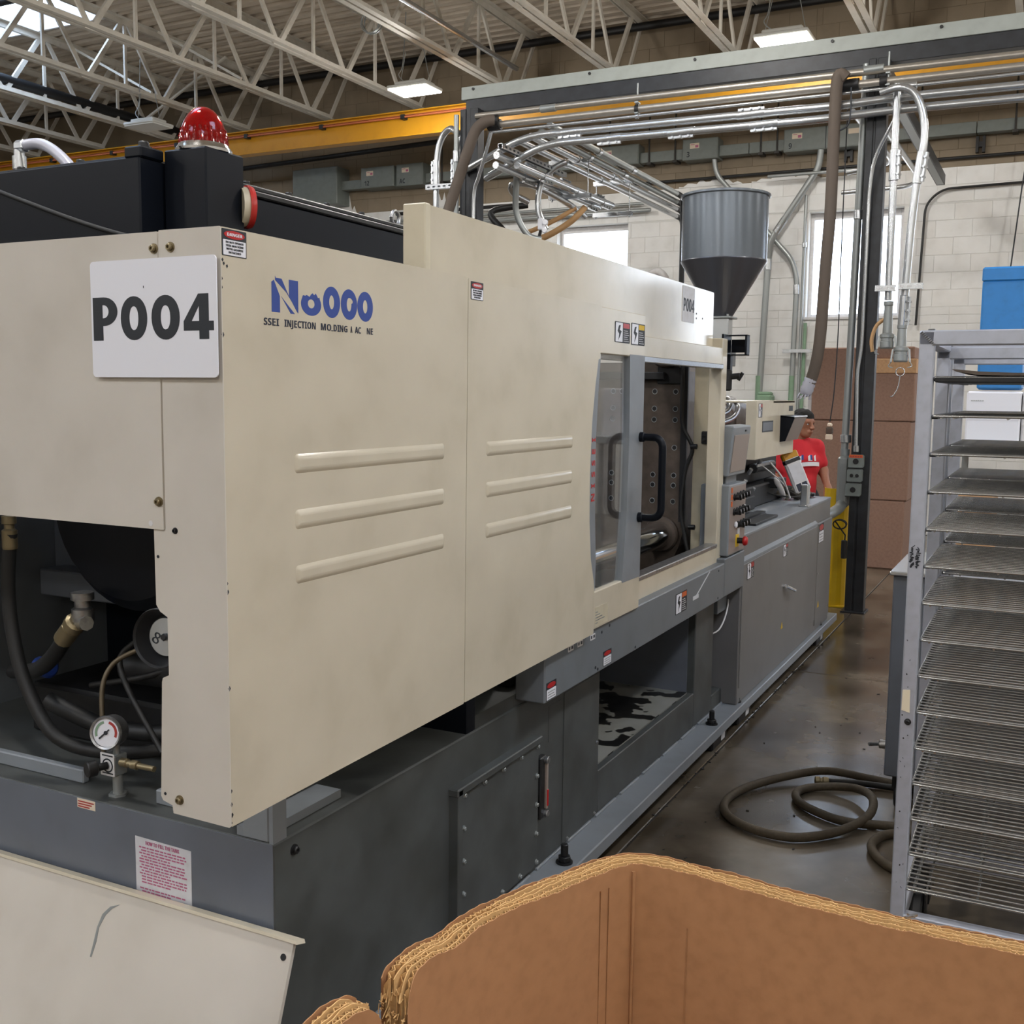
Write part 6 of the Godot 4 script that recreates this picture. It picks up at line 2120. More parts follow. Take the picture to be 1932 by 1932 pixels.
# ---------------------------------------------------------------- tray racks
func build_racks() -> void:
	var org := Vector3(-0.035, 0, -3.2)
	var rk := thing("tray_rack", "bare aluminium tray rack nearest the camera, its top corner showing a bright weld", "rack", org, "aluminium tray racks")
	var x0 := -0.325
	var x1 := 0.26
	var zf := -2.95
	var zb := -3.45
	var st := S()
	for p in [[x0, zf, 1.0, -1.0], [x1, zf, -1.0, -1.0], [x0, zb, 1.0, 1.0], [x1, zb, -1.0, 1.0]]:
		st = S()
		var px: float = p[0] + 0.0185 * p[2]
		var pz: float = p[1] + 0.0185 * p[3]
		bx(st, Vector3(px, 1.02, pz), Vector3(0.037, 1.596, 0.037), 0.003)
		obj("post", st, M.alum, rk)
	st = S()
	bb(st, x0, x1, 1.782, 1.820, zf - 0.037, zf, 0.003)
	obj("top_rail", st, M.alum, rk)
	st = S()
	bb(st, x0, x1, 1.762, 1.797, zb, zb + 0.037, 0.003)
	obj("top_rail", st, M.alum, rk)
	for s in [[x0, x0 + 0.037], [x1 - 0.037, x1]]:
		st = S()
		bb(st, s[0], s[1], 1.782, 1.820, zb, zf - 0.036, 0.003)
		obj("top_rail", st, M.alum, rk)
		st = S()
		bb(st, s[0], s[1], 0.222, 0.262, zb, zf, 0.003)
		obj("bottom_rail", st, M.alum, rk)
		st = S()
		for k in 15:
			var y := 1.70 - 0.0977 * k - 0.004
			var xm: float = s[1] - 0.001 if s[0] == x0 else s[0] - 0.014
			st = S()
			bb(st, xm, xm + 0.015, y - 0.004, y, zb + 0.03, zf - 0.03)
			obj("tray_runner", st, M.dark_steel, rk)
	for zz in [zf - 0.018, zb + 0.018]:
		st = S()
		bb(st, x0, x1, 0.222, 0.262, zz - 0.018, zz + 0.018, 0.003)
		obj("bottom_rail", st, M.alum, rk)
	# corner welds, bolt, stickers and marks
	st = S()
	for k in 9:
		var u := float(k) / 8
		bx(st, Vector3(x0 + 0.004 + 0.031 * u, 1.8155 - 0.031 * u, zf + 0.001), Vector3(0.009, 0.004, 0.004), 0.0018, Basis(Vector3.BACK, 0.75))
	bb(st, x0 + 0.018, x0 + 0.036, 1.82, 1.824, zf - 0.03, zf - 0.01, 0.002)
	obj("weld_bead", st, M.steel, rk)
	st = S()
	bolt(st, Vector3(x0 + 0.0205, 0.795, zf), Vector3.BACK, 0.0065)
	obj("bolt", st, M.dark_steel, rk)
	st = S()
	ext(st, V2([[x0 + 0.003, 0.825], [x0 + 0.024, 0.82], [x0 + 0.0225, 0.882], [x0 + 0.004, 0.88]]), face_z(zf + 0.0012), 0.001)
	obj("torn_tape", st, M.tape, rk)
	st = S()
	for k in 26:
		var mx := x0 + 0.006 + (k % 2) * 0.014 + rng.randf_range(0.0, 0.006)
		var my := 1.262 - 0.0021 * k + rng.randf_range(-0.002, 0.002)
		bx(st, Vector3(mx, my, zf + 0.0008), Vector3(rng.randf_range(0.004, 0.012), rng.randf_range(0.002, 0.006), 0.0006), 0.0, Basis(Vector3.BACK, rng.randf_range(-0.9, 0.9)))
	obj("marker_scribble", st, M.ink, rk)
	st = S()
	for k in 20:
		var y := rng.randf_range(0.3, 1.1)
		bx(st, Vector3(x0 + rng.randf_range(0.004, 0.033), y, zf + 0.0006), Vector3(rng.randf_range(0.001, 0.004), rng.randf_range(0.001, 0.005), 0.0005), 0.0, Basis(Vector3.BACK, rng.randf_range(-1.0, 1.0)))
	obj("scuff_mark", st, M.dark_steel, rk)
	for p in [[x0 + 0.03, zf - 0.03], [x1 - 0.03, zf - 0.03], [x0 + 0.03, zb + 0.03], [x1 - 0.03, zb + 0.03]]:
		st = S()
		cyl(st, Vector3(p[0] - 0.016, 0.062, p[1]), Vector3.RIGHT, 0.062, 0.032, 20, 0.006)
		bb(st, p[0] - 0.025, p[0] - 0.02, 0.05, 0.19, p[1] - 0.03, p[1] + 0.03)
		bb(st, p[0] + 0.02, p[0] + 0.025, 0.05, 0.19, p[1] - 0.03, p[1] + 0.03)
		bb(st, p[0] - 0.03, p[0] + 0.03, 0.19, 0.222, p[1] - 0.03, p[1] + 0.03, 0.003)
		obj("caster", st, M.dark_steel, rk)
	dup(rk, org + Vector3(0.0, 0, -0.56), "second aluminium tray rack standing right behind the nearest one", "tray_rack")
	# wire trays, one per level
	var ordinal := ["topmost", "second", "third", "fourth", "fifth", "sixth", "seventh", "eighth", "ninth", "tenth", "eleventh", "twelfth", "thirteenth", "fourteenth", "lowest"]
	var ty := 1.70
	var src := thing("wire_tray", "topmost wire tray in the nearest rack, under the torn cardboard sheet", "tray", Vector3(-0.0325, ty, -3.2), "wire trays in the racks")
	st = S()
	var rim := []
	var rl := rr(-0.2865, 0.2215, -3.437, -2.957, 0.008, 3)
	for q in rl: rim.append(Vector3(q.x, ty, q.y))
	rim.append(rim[0])
	rim.append(rim[1])
	tube(st, rim, 0.0035, 8, [], false)
	obj("rim", st, M.wire, src)
	st = S()
	for k in 16:
		var z := -2.972 - 0.030 * k
		tube(st, [Vector3(-0.2865, ty + 0.001, z), Vector3(0.2215, ty + 0.001, z)], 0.0036, 7)
	for x in [-0.265, -0.235, -0.11, 0.045, 0.17, 0.2]:
		tube(st, [Vector3(x, ty - 0.004, -2.957), Vector3(x, ty - 0.004, -3.437)], 0.0028, 6)
	var grid := obj("wire_grid", st, M.wire, src)
	grid.set_meta("kind", "stuff")
	for r in 2:
		for k in 15:
			if r == 0 and k == 0: continue
			var lbl: String = ordinal[k] + " wire tray from the top in the " + ("nearest rack" if r == 0 else "second rack behind")
			if k == 14: lbl = "lowest wire tray in the " + ("nearest rack" if r == 0 else "second rack behind")
			if r == 1 and k == 0: lbl = "topmost wire tray in the second rack behind"
			var o := dup(src, src.position + Vector3(rng.randf_range(-0.002, 0.002), -0.0977 * k, -0.56 * r), lbl, "wire_tray")
	# solid dark sheet under the top levels and the cardboard above
	st = S()
	bb(st, -0.283, 0.218, 1.6885, 1.6955, -3.437, -2.957, 0.002)
	bb(st, -0.283, 0.218, 1.6885, 1.701, -2.96, -2.952, 0.002)
	solo("baking_sheet", st, M.dark_steel, "dark solid sheet pan under the topmost wire tray of the nearest rack", "tray")
	st = S()
	var cbp := PackedVector2Array([Vector2(-0.246, 1.7225), Vector2(-0.236, 1.7165), Vector2(-0.19, 1.7085), Vector2(-0.12, 1.706), Vector2(0.21, 1.706), Vector2(0.21, 1.710), Vector2(-0.10, 1.7135), Vector2(-0.18, 1.7165), Vector2(-0.232, 1.7215)])
	ext(st, cbp, face_z(-2.965), 0.40)
	solo("cardboard_sheet", st, M.platen, "dark curled cardboard sheet lying on the topmost wire tray", "cardboard")

# ---------------------------------------------------------------- stock behind the racks
func flat_box(called: String, label: String, x0: float, x1: float, y0: float, y1: float, z0: float, z1: float, m: Material, grp := "") -> Node3D:
	var t := thing(called, label, "box", Vector3((x0 + x1) / 2, y0, (z0 + z1) / 2), grp)
	var st := S()
	bb(st, x0, x1, y0, y1, z0, z1, 0.01)
	obj("carton", st, m, t)
	st = S()
	var ym := (y0 + y1) / 2
	bb(st, x0 + 0.004, x1 - 0.004, ym - 0.003, ym + 0.003, z1 - 0.002, z1 + 0.0015)
	obj("fold_crease", st, m, t)
	return t

func build_back_stock() -> void:
	# stacked brown cartons
	var z1 := -10.78
	var rows := [[0.0, 0.66], [0.664, 1.416], [1.42, 2.12]]
	var nm := ["bottom", "middle", "top"]
	for i in 3:
		flat_box("brown_carton", nm[i] + " large brown carton of the left stack behind the yellow guard", -2.16, -1.725, rows[i][0], rows[i][1], -11.7, z1 - 0.01 * i, M.box_brown, "brown cartons by the back wall")
		flat_box("brown_carton", nm[i] + " large brown carton of the right stack beside the rack post", -1.72, -1.225 + 0.02 * (i - 1), rows[i][0], rows[i][1] - (0.245 if i == 2 else 0.0), -11.7, z1 + 0.005 * i, M.box_brown, "brown cartons by the back wall")
	var st := S()
	bb(st, -1.60, -1.20, 1.875, 2.01, -11.5, -10.765, 0.004)
	solo("tan_board", st, M.box_tan, "pale tan board strip across the right brown stack", "board")
	st = S()
	bb(st, -1.62, -1.225, 2.01, 2.125, -11.6, -10.80, 0.01)
	solo("brown_carton", st, M.box_brown, "flat brown carton on top of the pale tan board", "box")
	st = S()
	bb(st, -2.215, -2.175, 1.2, 1.87, -11.4, -10.9, 0.004)
	solo("white_board", st, M.white_dirty, "white board edge standing left of the brown cartons, beside the person's head", "board")
	st = S()
	bb(st, -2.22, -2.16, 1.02, 1.18, -11.4, -10.9, 0.004)
	solo("blue_board", st, M.tank_grey, "blue grey panel below the white board beside the person's chin", "board")
	# hanging control pendant
	var pd := thing("hanging_pendant", "small brown and cream pendant switch hanging on a cord in front of the brown cartons", "switch", Vector3(-1.72, 1.30, -9.6))
	st = S()
	tube(st, curve([Vector3(-1.72, 4.1, -9.6), Vector3(-1.722, 3.0, -9.6), Vector3(-1.718, 2.2, -9.6), Vector3(-1.73, 1.7, -9.6), Vector3(-1.755, 1.43, -9.6)], 5), 0.005, 6)
	obj("cord", st, M.ink, pd)
	st = S()
	bb(st, -1.782, -1.727, 1.325, 1.385, -9.63, -9.57, 0.008)
	obj("body", st, M.platen, pd)
	st = S()
	bb(st, -1.775, -1.735, 1.385, 1.42, -9.625, -9.575, 0.01)
	bb(st, -1.785, -1.73, 1.27, 1.325, -9.63, -9.57, 0.01)
	obj("end_cap", st, M.sticker, pd)
	# blue bin and white carton seen over and through the rack
	var bl := thing("blue_bin", "tall bright blue plastic bin standing behind the racks", "bin", Vector3(-0.2, 1.45, -7.2))
	st = S()
	bb(st, -0.437, -0.195, 1.7, 2.34, -7.45, -7.0, 0.012)
	obj("shell", st, M.blue_plastic, bl)
	st = S()
	bb(st, -0.440, -0.190, 2.33, 2.415, -7.455, -6.995, 0.01)
	obj("rim", st, M.blue_plastic, bl)
	var wc := flat_box("white_carton", "white carton seen through the upper trays of the rack", -0.487, -0.19, 1.36, 1.69, -7.5, -7.0, M.white)
	st = S()
	for k in 6: bb(st, -0.462 + 0.012 * k, -0.453 + 0.012 * k, 1.632, 1.6365, -7.0, -6.9985)
	obj("print_line", st, M.galv_dull, wc)
	flat_box("white_carton", "second white carton right of the first behind the rack", -0.185, 0.2, 1.30, 1.69, -7.6, -7.03, M.white_dirty)
	# bench that carries them, with odds and ends
	var bn := thing("storage_bench", "grey storage bench behind the racks carrying the white cartons", "bench", Vector3(-0.1, 0, -7.3))
	st = S()
	bb(st, -0.56, 0.5, 1.31, 1.36, -7.7, -6.9, 0.004)
	obj("top", st, M.galv_dull, bn)
	for x in [-0.52, 0.45]:
		for z in [-7.65, -6.95]:
			st = S()
			bb(st, x - 0.02, x + 0.02, 0.0, 1.31, z - 0.02, z + 0.02, 0.003)
			obj("leg", st, M.galv_dull, bn)
	flat_box("tan_carton", "tan carton under the storage bench beside the rack's rear post", -0.56, -0.30, 0.55, 1.18, -7.4, -6.7, M.box_tan)
	flat_box("tan_carton", "tan carton low behind the racks", -0.55, -0.1, 0.0, 0.55, -7.4, -6.7, M.box_tan)
	# dark grey cart behind the racks
	var ct := thing("grey_cart", "dark grey steel cart standing left of the racks behind the front post", "cart", Vector3(-0.3, 0, -4.55))
	st = S()
	bb(st, -0.535, 0.1, 0.14, 0.955, -5.0, -4.40, 0.006)
	obj("cabinet", st, M.tank_grey, ct)
	st = S()
	bb(st, -0.548, 0.11, 0.955, 0.972, -5.02, -4.385, 0.004)
	obj("top", st, M.galv, ct)
	st = S()
	cyl(st, Vector3(-0.535, 0.25, -4.46), Vector3.LEFT, 0.018, 0.03, 14, 0.003)
	tube(st, [Vector3(-0.565, 0.25, -4.46), Vector3(-0.60, 0.252, -4.43)], 0.008, 6)
	obj("knob", st, M.steel, ct)
	for p in [[-0.48, -4.46], [0.05, -4.46], [-0.48, -4.94], [0.05, -4.94]]:
		st = S()
		cyl(st, Vector3(p[0] - 0.015, 0.055, p[1]), Vector3.RIGHT, 0.055, 0.03, 18, 0.006)
		bb(st, p[0] - 0.025, p[0] + 0.025, 0.08, 0.14, p[1] - 0.03, p[1] + 0.03)
		obj("caster", st, M.black, ct)

# ---------------------------------------------------------------- blended bodies: smooth union of tapered capsules, meshed as surface nets
func blend(st: SurfaceTool, bones: Array, cell: float, k: float, sg := 1) -> void:
	var lo := Vector3(1e9, 1e9, 1e9)
	var hi := -lo
	for b in bones:
		var r: float = maxf(b[2], b[3])
		for p in [b[0], b[1]]:
			lo = lo.min(p - Vector3.ONE * (r + 3 * cell))
			hi = hi.max(p + Vector3.ONE * (r + 3 * cell))
	var n := Vector3i((hi - lo) / cell) + Vector3i(2, 2, 2)
	var f := PackedFloat32Array()
	f.resize(n.x * n.y * n.z)
	f.fill(1.0)
	for b in bones:
		var p0: Vector3 = b[0]
		var p1: Vector3 = b[1]
		var r0: float = b[2]
		var r1: float = b[3]
		var sq: Vector3 = b[4] if b.size() > 4 else Vector3.ONE   # squash across x, y, z
		var rm := maxf(r0, r1) * maxf(1.0, maxf(1.0 / sq.x, 1.0 / sq.z)) + k + 2 * cell
		var a := Vector3i(((p0.min(p1) - Vector3.ONE * rm - lo) / cell).max(Vector3.ZERO))
		var c := Vector3i(((p0.max(p1) + Vector3.ONE * rm - lo) / cell)).min(n - Vector3i.ONE)
		var d := p1 - p0
		var dd := maxf(d.length_squared(), 1e-9)
		for z in range(a.z, c.z + 1):
			for y in range(a.y, c.y + 1):
				for x in range(a.x, c.x + 1):
					var p := lo + Vector3(x, y, z) * cell
					var t := clampf((p - p0).dot(d) / dd, 0.0, 1.0)
					var e := ((p - p0 - d * t) * sq).length() - lerpf(r0, r1, t)
					var i := x + n.x * (y + n.y * z)
					var o := f[i]
					var h := maxf(k - absf(o - e), 0.0) / k
					f[i] = minf(o, e) - h * h * k * 0.25
	var vert := {}
	var step := [0, 1, n.x, n.x + 1, n.x * n.y, n.x * n.y + 1, n.x * n.y + n.x, n.x * n.y + n.x + 1]
	for z in n.z - 1:
		for y in n.y - 1:
			for x in n.x - 1:
				var i := x + n.x * (y + n.y * z)
				var neg := 0
				for s in step:
					if f[i + s] < 0.0: neg += 1
				if neg == 0 or neg == 8: continue
				var sum := Vector3.ZERO
				var cnt := 0
				for e in [[0, 1], [2, 3], [4, 5], [6, 7], [0, 2], [1, 3], [4, 6], [5, 7], [0, 4], [1, 5], [2, 6], [3, 7]]:
					var u := f[i + step[e[0]]]
					var w := f[i + step[e[1]]]
					if (u < 0.0) != (w < 0.0):
						var t := u / (u - w)
						var q0 := Vector3(e[0] & 1, (e[0] >> 1) & 1, e[0] >> 2)
						var q1 := Vector3(e[1] & 1, (e[1] >> 1) & 1, e[1] >> 2)
						sum += q0.lerp(q1, t)
						cnt += 1
				vert[i] = lo + (Vector3(x, y, z) + sum / cnt) * cell
	var ax := [1, n.x, n.x * n.y]
	for i in vert:
		for q in 3:
			var u := f[i]
			var w := f[i + ax[q]]
			if (u < 0.0) == (w < 0.0): continue
			var s1: int = ax[(q + 1) % 3]
			var s2: int = ax[(q + 2) % 3]
			if not (vert.has(i - s1) and vert.has(i - s2) and vert.has(i - s1 - s2)): continue
			var nn := Vector3.ZERO
			nn[q] = 1.0 if u < 0.0 else -1.0
			quad(st, vert[i], vert[i - s1], vert[i - s1 - s2], vert[i - s2], nn, sg)

func build_person() -> void:
	var t := thing("person", "person in a red printed T-shirt with short dark hair standing behind the machine, looking right", "person", Vector3(-1.88, 0, -9.1))
	var side := Vector3(0.87, 0, -0.5)     # towards the left shoulder
	var fwd := Vector3(0.5, 0, 0.87)
	var c := Vector3(-1.905, 0, -9.1)
	var lsh := c + side * 0.14 + Vector3(0, 1.225, 0)
	var rsh := c - side * 0.14 + Vector3(0, 1.225, 0)
	var lel := Vector3(-1.715, 1.03, -9.17)
	var lwr := Vector3(-1.65, 0.90, -9.06)
	var rel := rsh + Vector3(-0.05, -0.24, 0.02)
	var rwr := rel + fwd * 0.18 + Vector3(0, -0.08, 0)
	var hd := Vector3(-1.875, 1.412, -9.07)
	var look := Vector3(0.88, -0.02, 0.47).normalized()
	var lk := look.cross(Vector3.UP).normalized()
	var hip := Vector3(0, 0.80, 0)
	var body := [
		[c + Vector3(0, 0.86, 0), c + Vector3(0, 1.15, 0), 0.12, 0.11], [lsh, rsh, 0.05, 0.05],
		[c + Vector3(0, 1.22, 0) - fwd * 0.01, hd + Vector3(0, -0.09, 0) - look * 0.02, 0.058, 0.05],
		[lsh, lel, 0.05, 0.04], [lel, lwr, 0.04, 0.026], [rsh, rel, 0.05, 0.04], [rel, rwr, 0.04, 0.026],
		[c + side * 0.085 + hip, c + side * 0.10 + Vector3(0, 0.43, 0), 0.088, 0.055], [c + side * 0.10 + Vector3(0, 0.43, 0), c + side * 0.10 + Vector3(0, 0.07, 0), 0.055, 0.038],
		[c - side * 0.085 + hip, c - side * 0.10 + Vector3(0, 0.43, 0), 0.088, 0.055], [c - side * 0.10 + Vector3(0, 0.43, 0), c - side * 0.10 + Vector3(0, 0.07, 0), 0.055, 0.038],
	]
	for w in [[lwr, (lwr - lel).normalized(), 1.0], [rwr, (rwr - rel).normalized(), -1.0]]:
		var p: Vector3 = w[0]
		var d: Vector3 = w[1]
		var s: Vector3 = d.cross(Vector3.UP).normalized()
		body.append([p, p + d * 0.07, 0.026, 0.03])
		for k in 4:
			var o := s * (-0.027 + 0.018 * k)
			body.append([p + d * 0.075 + o, p + d * (0.11 + [0.0, 0.012, 0.01, -0.004][k]) + o + Vector3(0, -0.012, 0), 0.0095, 0.0085])
			body.append([p + d * (0.11 + [0.0, 0.012, 0.01, -0.004][k]) + o + Vector3(0, -0.012, 0), p + d * 0.135 + o + Vector3(0, -0.035, 0), 0.0085, 0.007])
		body.append([p + d * 0.03 + s * 0.03, p + d * 0.08 + s * 0.05 + Vector3(0, -0.02, 0), 0.011, 0.009])
	var st := S()
	blend(st, body, 0.013, 0.03)
	# head: skull, jaw, nose, brow, lips, ears
	var head := [
		[hd + Vector3(0, 0.035, 0) - look * 0.02, hd + Vector3(0, 0.03, 0) + look * 0.015, 0.078, 0.074],
		[hd + Vector3(0, -0.02, 0) + look * 0.025, hd + Vector3(0, -0.07, 0) + look * 0.045, 0.06, 0.036],
		[hd + Vector3(0, -0.02, 0) - lk * 0.03, hd + Vector3(0, -0.065, 0) + look * 0.03 - lk * 0.02, 0.04, 0.03],
		[hd + Vector3(0, -0.02, 0) + lk * 0.03, hd + Vector3(0, -0.065, 0) + look * 0.03 + lk * 0.02, 0.04, 0.03],
		[hd + Vector3(0, -0.06, 0) - look * 0.02, hd + Vector3(0, -0.13, 0) - look * 0.03, 0.05, 0.05],
		[hd + Vector3(0, 0.015, 0) + look * 0.088, hd + Vector3(0, -0.022, 0) + look * 0.105, 0.008, 0.014],
		[hd + Vector3(0, -0.022, 0) + look * 0.095 - lk * 0.012, hd + Vector3(0, -0.022, 0) + look * 0.095 + lk * 0.012, 0.009, 0.009],
		[hd + Vector3(0, 0.03, 0) + look * 0.075 - lk * 0.035, hd + Vector3(0, 0.03, 0) + look * 0.075 + lk * 0.035, 0.014, 0.014],
		[hd + Vector3(0, -0.047, 0) + look * 0.082 - lk * 0.014, hd + Vector3(0, -0.047, 0) + look * 0.082 + lk * 0.014, 0.008, 0.008],
		[hd + Vector3(0, -0.056, 0) + look * 0.08 - lk * 0.012, hd + Vector3(0, -0.056, 0) + look * 0.08 + lk * 0.012, 0.009, 0.009],
		[hd - lk * 0.075 + Vector3(0, 0.015, 0), hd - lk * 0.075 + Vector3(0, -0.015, 0), 0.014, 0.011],
		[hd + lk * 0.075 + Vector3(0, 0.015, 0), hd + lk * 0.075 + Vector3(0, -0.015, 0), 0.014, 0.011],
	]
	blend(st, head, 0.0045, 0.014)
	obj("body", st, M.skin, t)
	st = S()
	var hair := [
		[hd + Vector3(0, 0.06, 0) - look * 0.025, hd + Vector3(0, 0.062, 0) + look * 0.02, 0.076, 0.066],
		[hd + Vector3(0, 0.02, 0) - look * 0.05, hd + Vector3(0, -0.045, 0) - look * 0.055, 0.062, 0.045],
		[hd + Vector3(0, 0.03, 0) - lk * 0.05 - look * 0.01, hd + Vector3(0, -0.01, 0) - lk * 0.055 - look * 0.02, 0.034, 0.026],
		[hd + Vector3(0, 0.03, 0) + lk * 0.05 - look * 0.01, hd + Vector3(0, -0.01, 0) + lk * 0.055 - look * 0.02, 0.034, 0.026],
	]
	for k in 60:
		# tight curls over the crown, temples and forehead
		var a := k * 2.39996
		var up := 0.15 + 0.85 * float(k) / 60
		var rr_ := sqrt(maxf(1.0 - up * up, 0.0))
		var n := (look * cos(a) + lk * sin(a)) * rr_ + Vector3(0, up, 0)
		if n.dot(look) > 0.55 and up < 0.5: continue
		var p := hd + Vector3(0, 0.035, 0) + n * Vector3(0.084, 0.082, 0.084)
		hair.append([p, p + Vector3(0.008 * sin(k * 3.1), 0.008 * cos(k * 1.7), 0.008 * sin(k)), 0.017, 0.013])
	blend(st, hair, 0.005, 0.012)
	obj("hair", st, M.hair, t)
	st = S()
	for s in [-1.0, 1.0]:
		lathe(st, [Vector2(0, -0.008), Vector2(0.008, -0.005), Vector2(0.0105, 0), Vector2(0.008, 0.005), Vector2(0, 0.008)], hd + Vector3(0, 0.012, 0) + look * 0.0765 + lk * 0.031 * s, along(look), 14, true)
	var ey := obj("eyes", st, M.white, t)
	st = S()
	for s in [-1.0, 1.0]:
		cyl(st, hd + Vector3(0, 0.012, 0) + look * 0.0825 + lk * 0.031 * s, look, 0.0045, 0.003, 10)
		bar(st, hd + Vector3(0, 0.036, 0) + look * 0.088 + lk * 0.018 * s, hd + Vector3(0, 0.034, 0) + look * 0.078 + lk * 0.045 * s, 0.006, 0.005)
	obj("pupils_and_brows", st, M.hair, ey)
	st = S()
	var shirt := [
		[c + Vector3(0, 0.83, 0), c + Vector3(0, 1.05, 0), 0.145, 0.142], [c + Vector3(0, 1.05, 0), c + Vector3(0, 1.17, 0), 0.142, 0.12],
		[c + fwd * 0.055 + side * 0.06 + Vector3(0, 1.10, 0), c + fwd * 0.055 + side * 0.06 + Vector3(0, 1.06, 0), 0.095, 0.095],
		[c + fwd * 0.055 - side * 0.06 + Vector3(0, 1.10, 0), c + fwd * 0.055 - side * 0.06 + Vector3(0, 1.06, 0), 0.095, 0.095],
		[c + fwd * 0.045 + Vector3(0, 0.93, 0), c + fwd * 0.04 + Vector3(0, 0.86, 0), 0.135, 0.13],
		[lsh + Vector3(0, 0.0, 0), rsh + Vector3(0, 0.0, 0), 0.066, 0.066], [c + Vector3(0, 1.12, 0), c + Vector3(0, 1.225, 0), 0.13, 0.092], [lsh, rsh.lerp(lsh, 0.4) + Vector3(0, 0.035, 0), 0.06, 0.055], [rsh, lsh.lerp(rsh, 0.4) + Vector3(0, 0.035, 0), 0.06, 0.055],
		[lsh, lsh.lerp(lel, 0.66), 0.06, 0.06], [rsh, rsh.lerp(rel, 0.72), 0.066, 0.064],
	]
	blend(st, shirt, 0.012, 0.03)
	var sh := obj("t_shirt", st, M.shirt, t)
	# curved print band across the chest
	var chest := func(u: float, y: float, out: float) -> Vector3:
		var a := u / 0.19
		var rad := 0.158 + out
		if y > 1.0: rad += 0.02 * (1.0 - absf(y - 1.08) / 0.12)
		return c + fwd * rad * cos(a) + side * rad * 1.05 * sin(a) + Vector3(0, y, 0)
	st = S()
	for k in 14:
		var u0 := -0.13 + 0.019 * k
		var u1 := u0 + 0.02
		var yb := func(u: float) -> float: return 1.10 - 0.9 * u * u + 0.1 * u
		quad(st, chest.call(u0, yb.call(u0) - 0.022, 0.008), chest.call(u1, yb.call(u1) - 0.022, 0.008), chest.call(u1, yb.call(u1) + 0.012, 0.01), chest.call(u0, yb.call(u0) + 0.012, 0.01), fwd)
		if k in [2, 3, 4, 8, 9, 11]:
			quad(st, chest.call(u0, yb.call(u0) + 0.02, 0.01), chest.call(u1, yb.call(u1) + 0.02, 0.01), chest.call(u1, yb.call(u1) + 0.07, 0.01), chest.call(u0, yb.call(u0) + 0.06, 0.01), fwd)
	obj("white_print", st, M.white, sh)
	st = S()
	for k in [5, 9]:
		var u0: float = -0.13 + 0.019 * k
		quad(st, chest.call(u0, 1.13, 0.012), chest.call(u0 + 0.018, 1.13, 0.012), chest.call(u0 + 0.018, 1.17, 0.012), chest.call(u0, 1.17, 0.012), fwd)
	obj("dark_print", st, M.blue_ink, sh)
	st = S()
	var legs := [
		[c + Vector3(0, 0.83, 0), c + Vector3(0, 0.76, 0), 0.15, 0.14],
		[c + side * 0.085 + hip, c + side * 0.10 + Vector3(0, 0.43, 0), 0.1, 0.072], [c + side * 0.10 + Vector3(0, 0.43, 0), c + side * 0.10 + Vector3(0, 0.1, 0), 0.072, 0.058],
		[c - side * 0.085 + hip, c - side * 0.10 + Vector3(0, 0.43, 0), 0.1, 0.072], [c - side * 0.10 + Vector3(0, 0.43, 0), c - side * 0.10 + Vector3(0, 0.1, 0), 0.072, 0.058],
	]
	blend(st, legs, 0.016, 0.03)
	obj("trousers", st, M.trousers, t)
	for s in [-1.0, 1.0]:
		st = S()
		var p: Vector3 = c + side * 0.10 * s
		blend(st, [[p + Vector3(0, 0.045, 0) - fwd * 0.04, p + Vector3(0, 0.038, 0) + fwd * 0.15, 0.045, 0.038], [p + Vector3(0, 0.06, 0) - fwd * 0.03, p + Vector3(0, 0.09, 0) - fwd * 0.02, 0.045, 0.045]], 0.01, 0.02)
		obj("shoe", st, M.black, t)

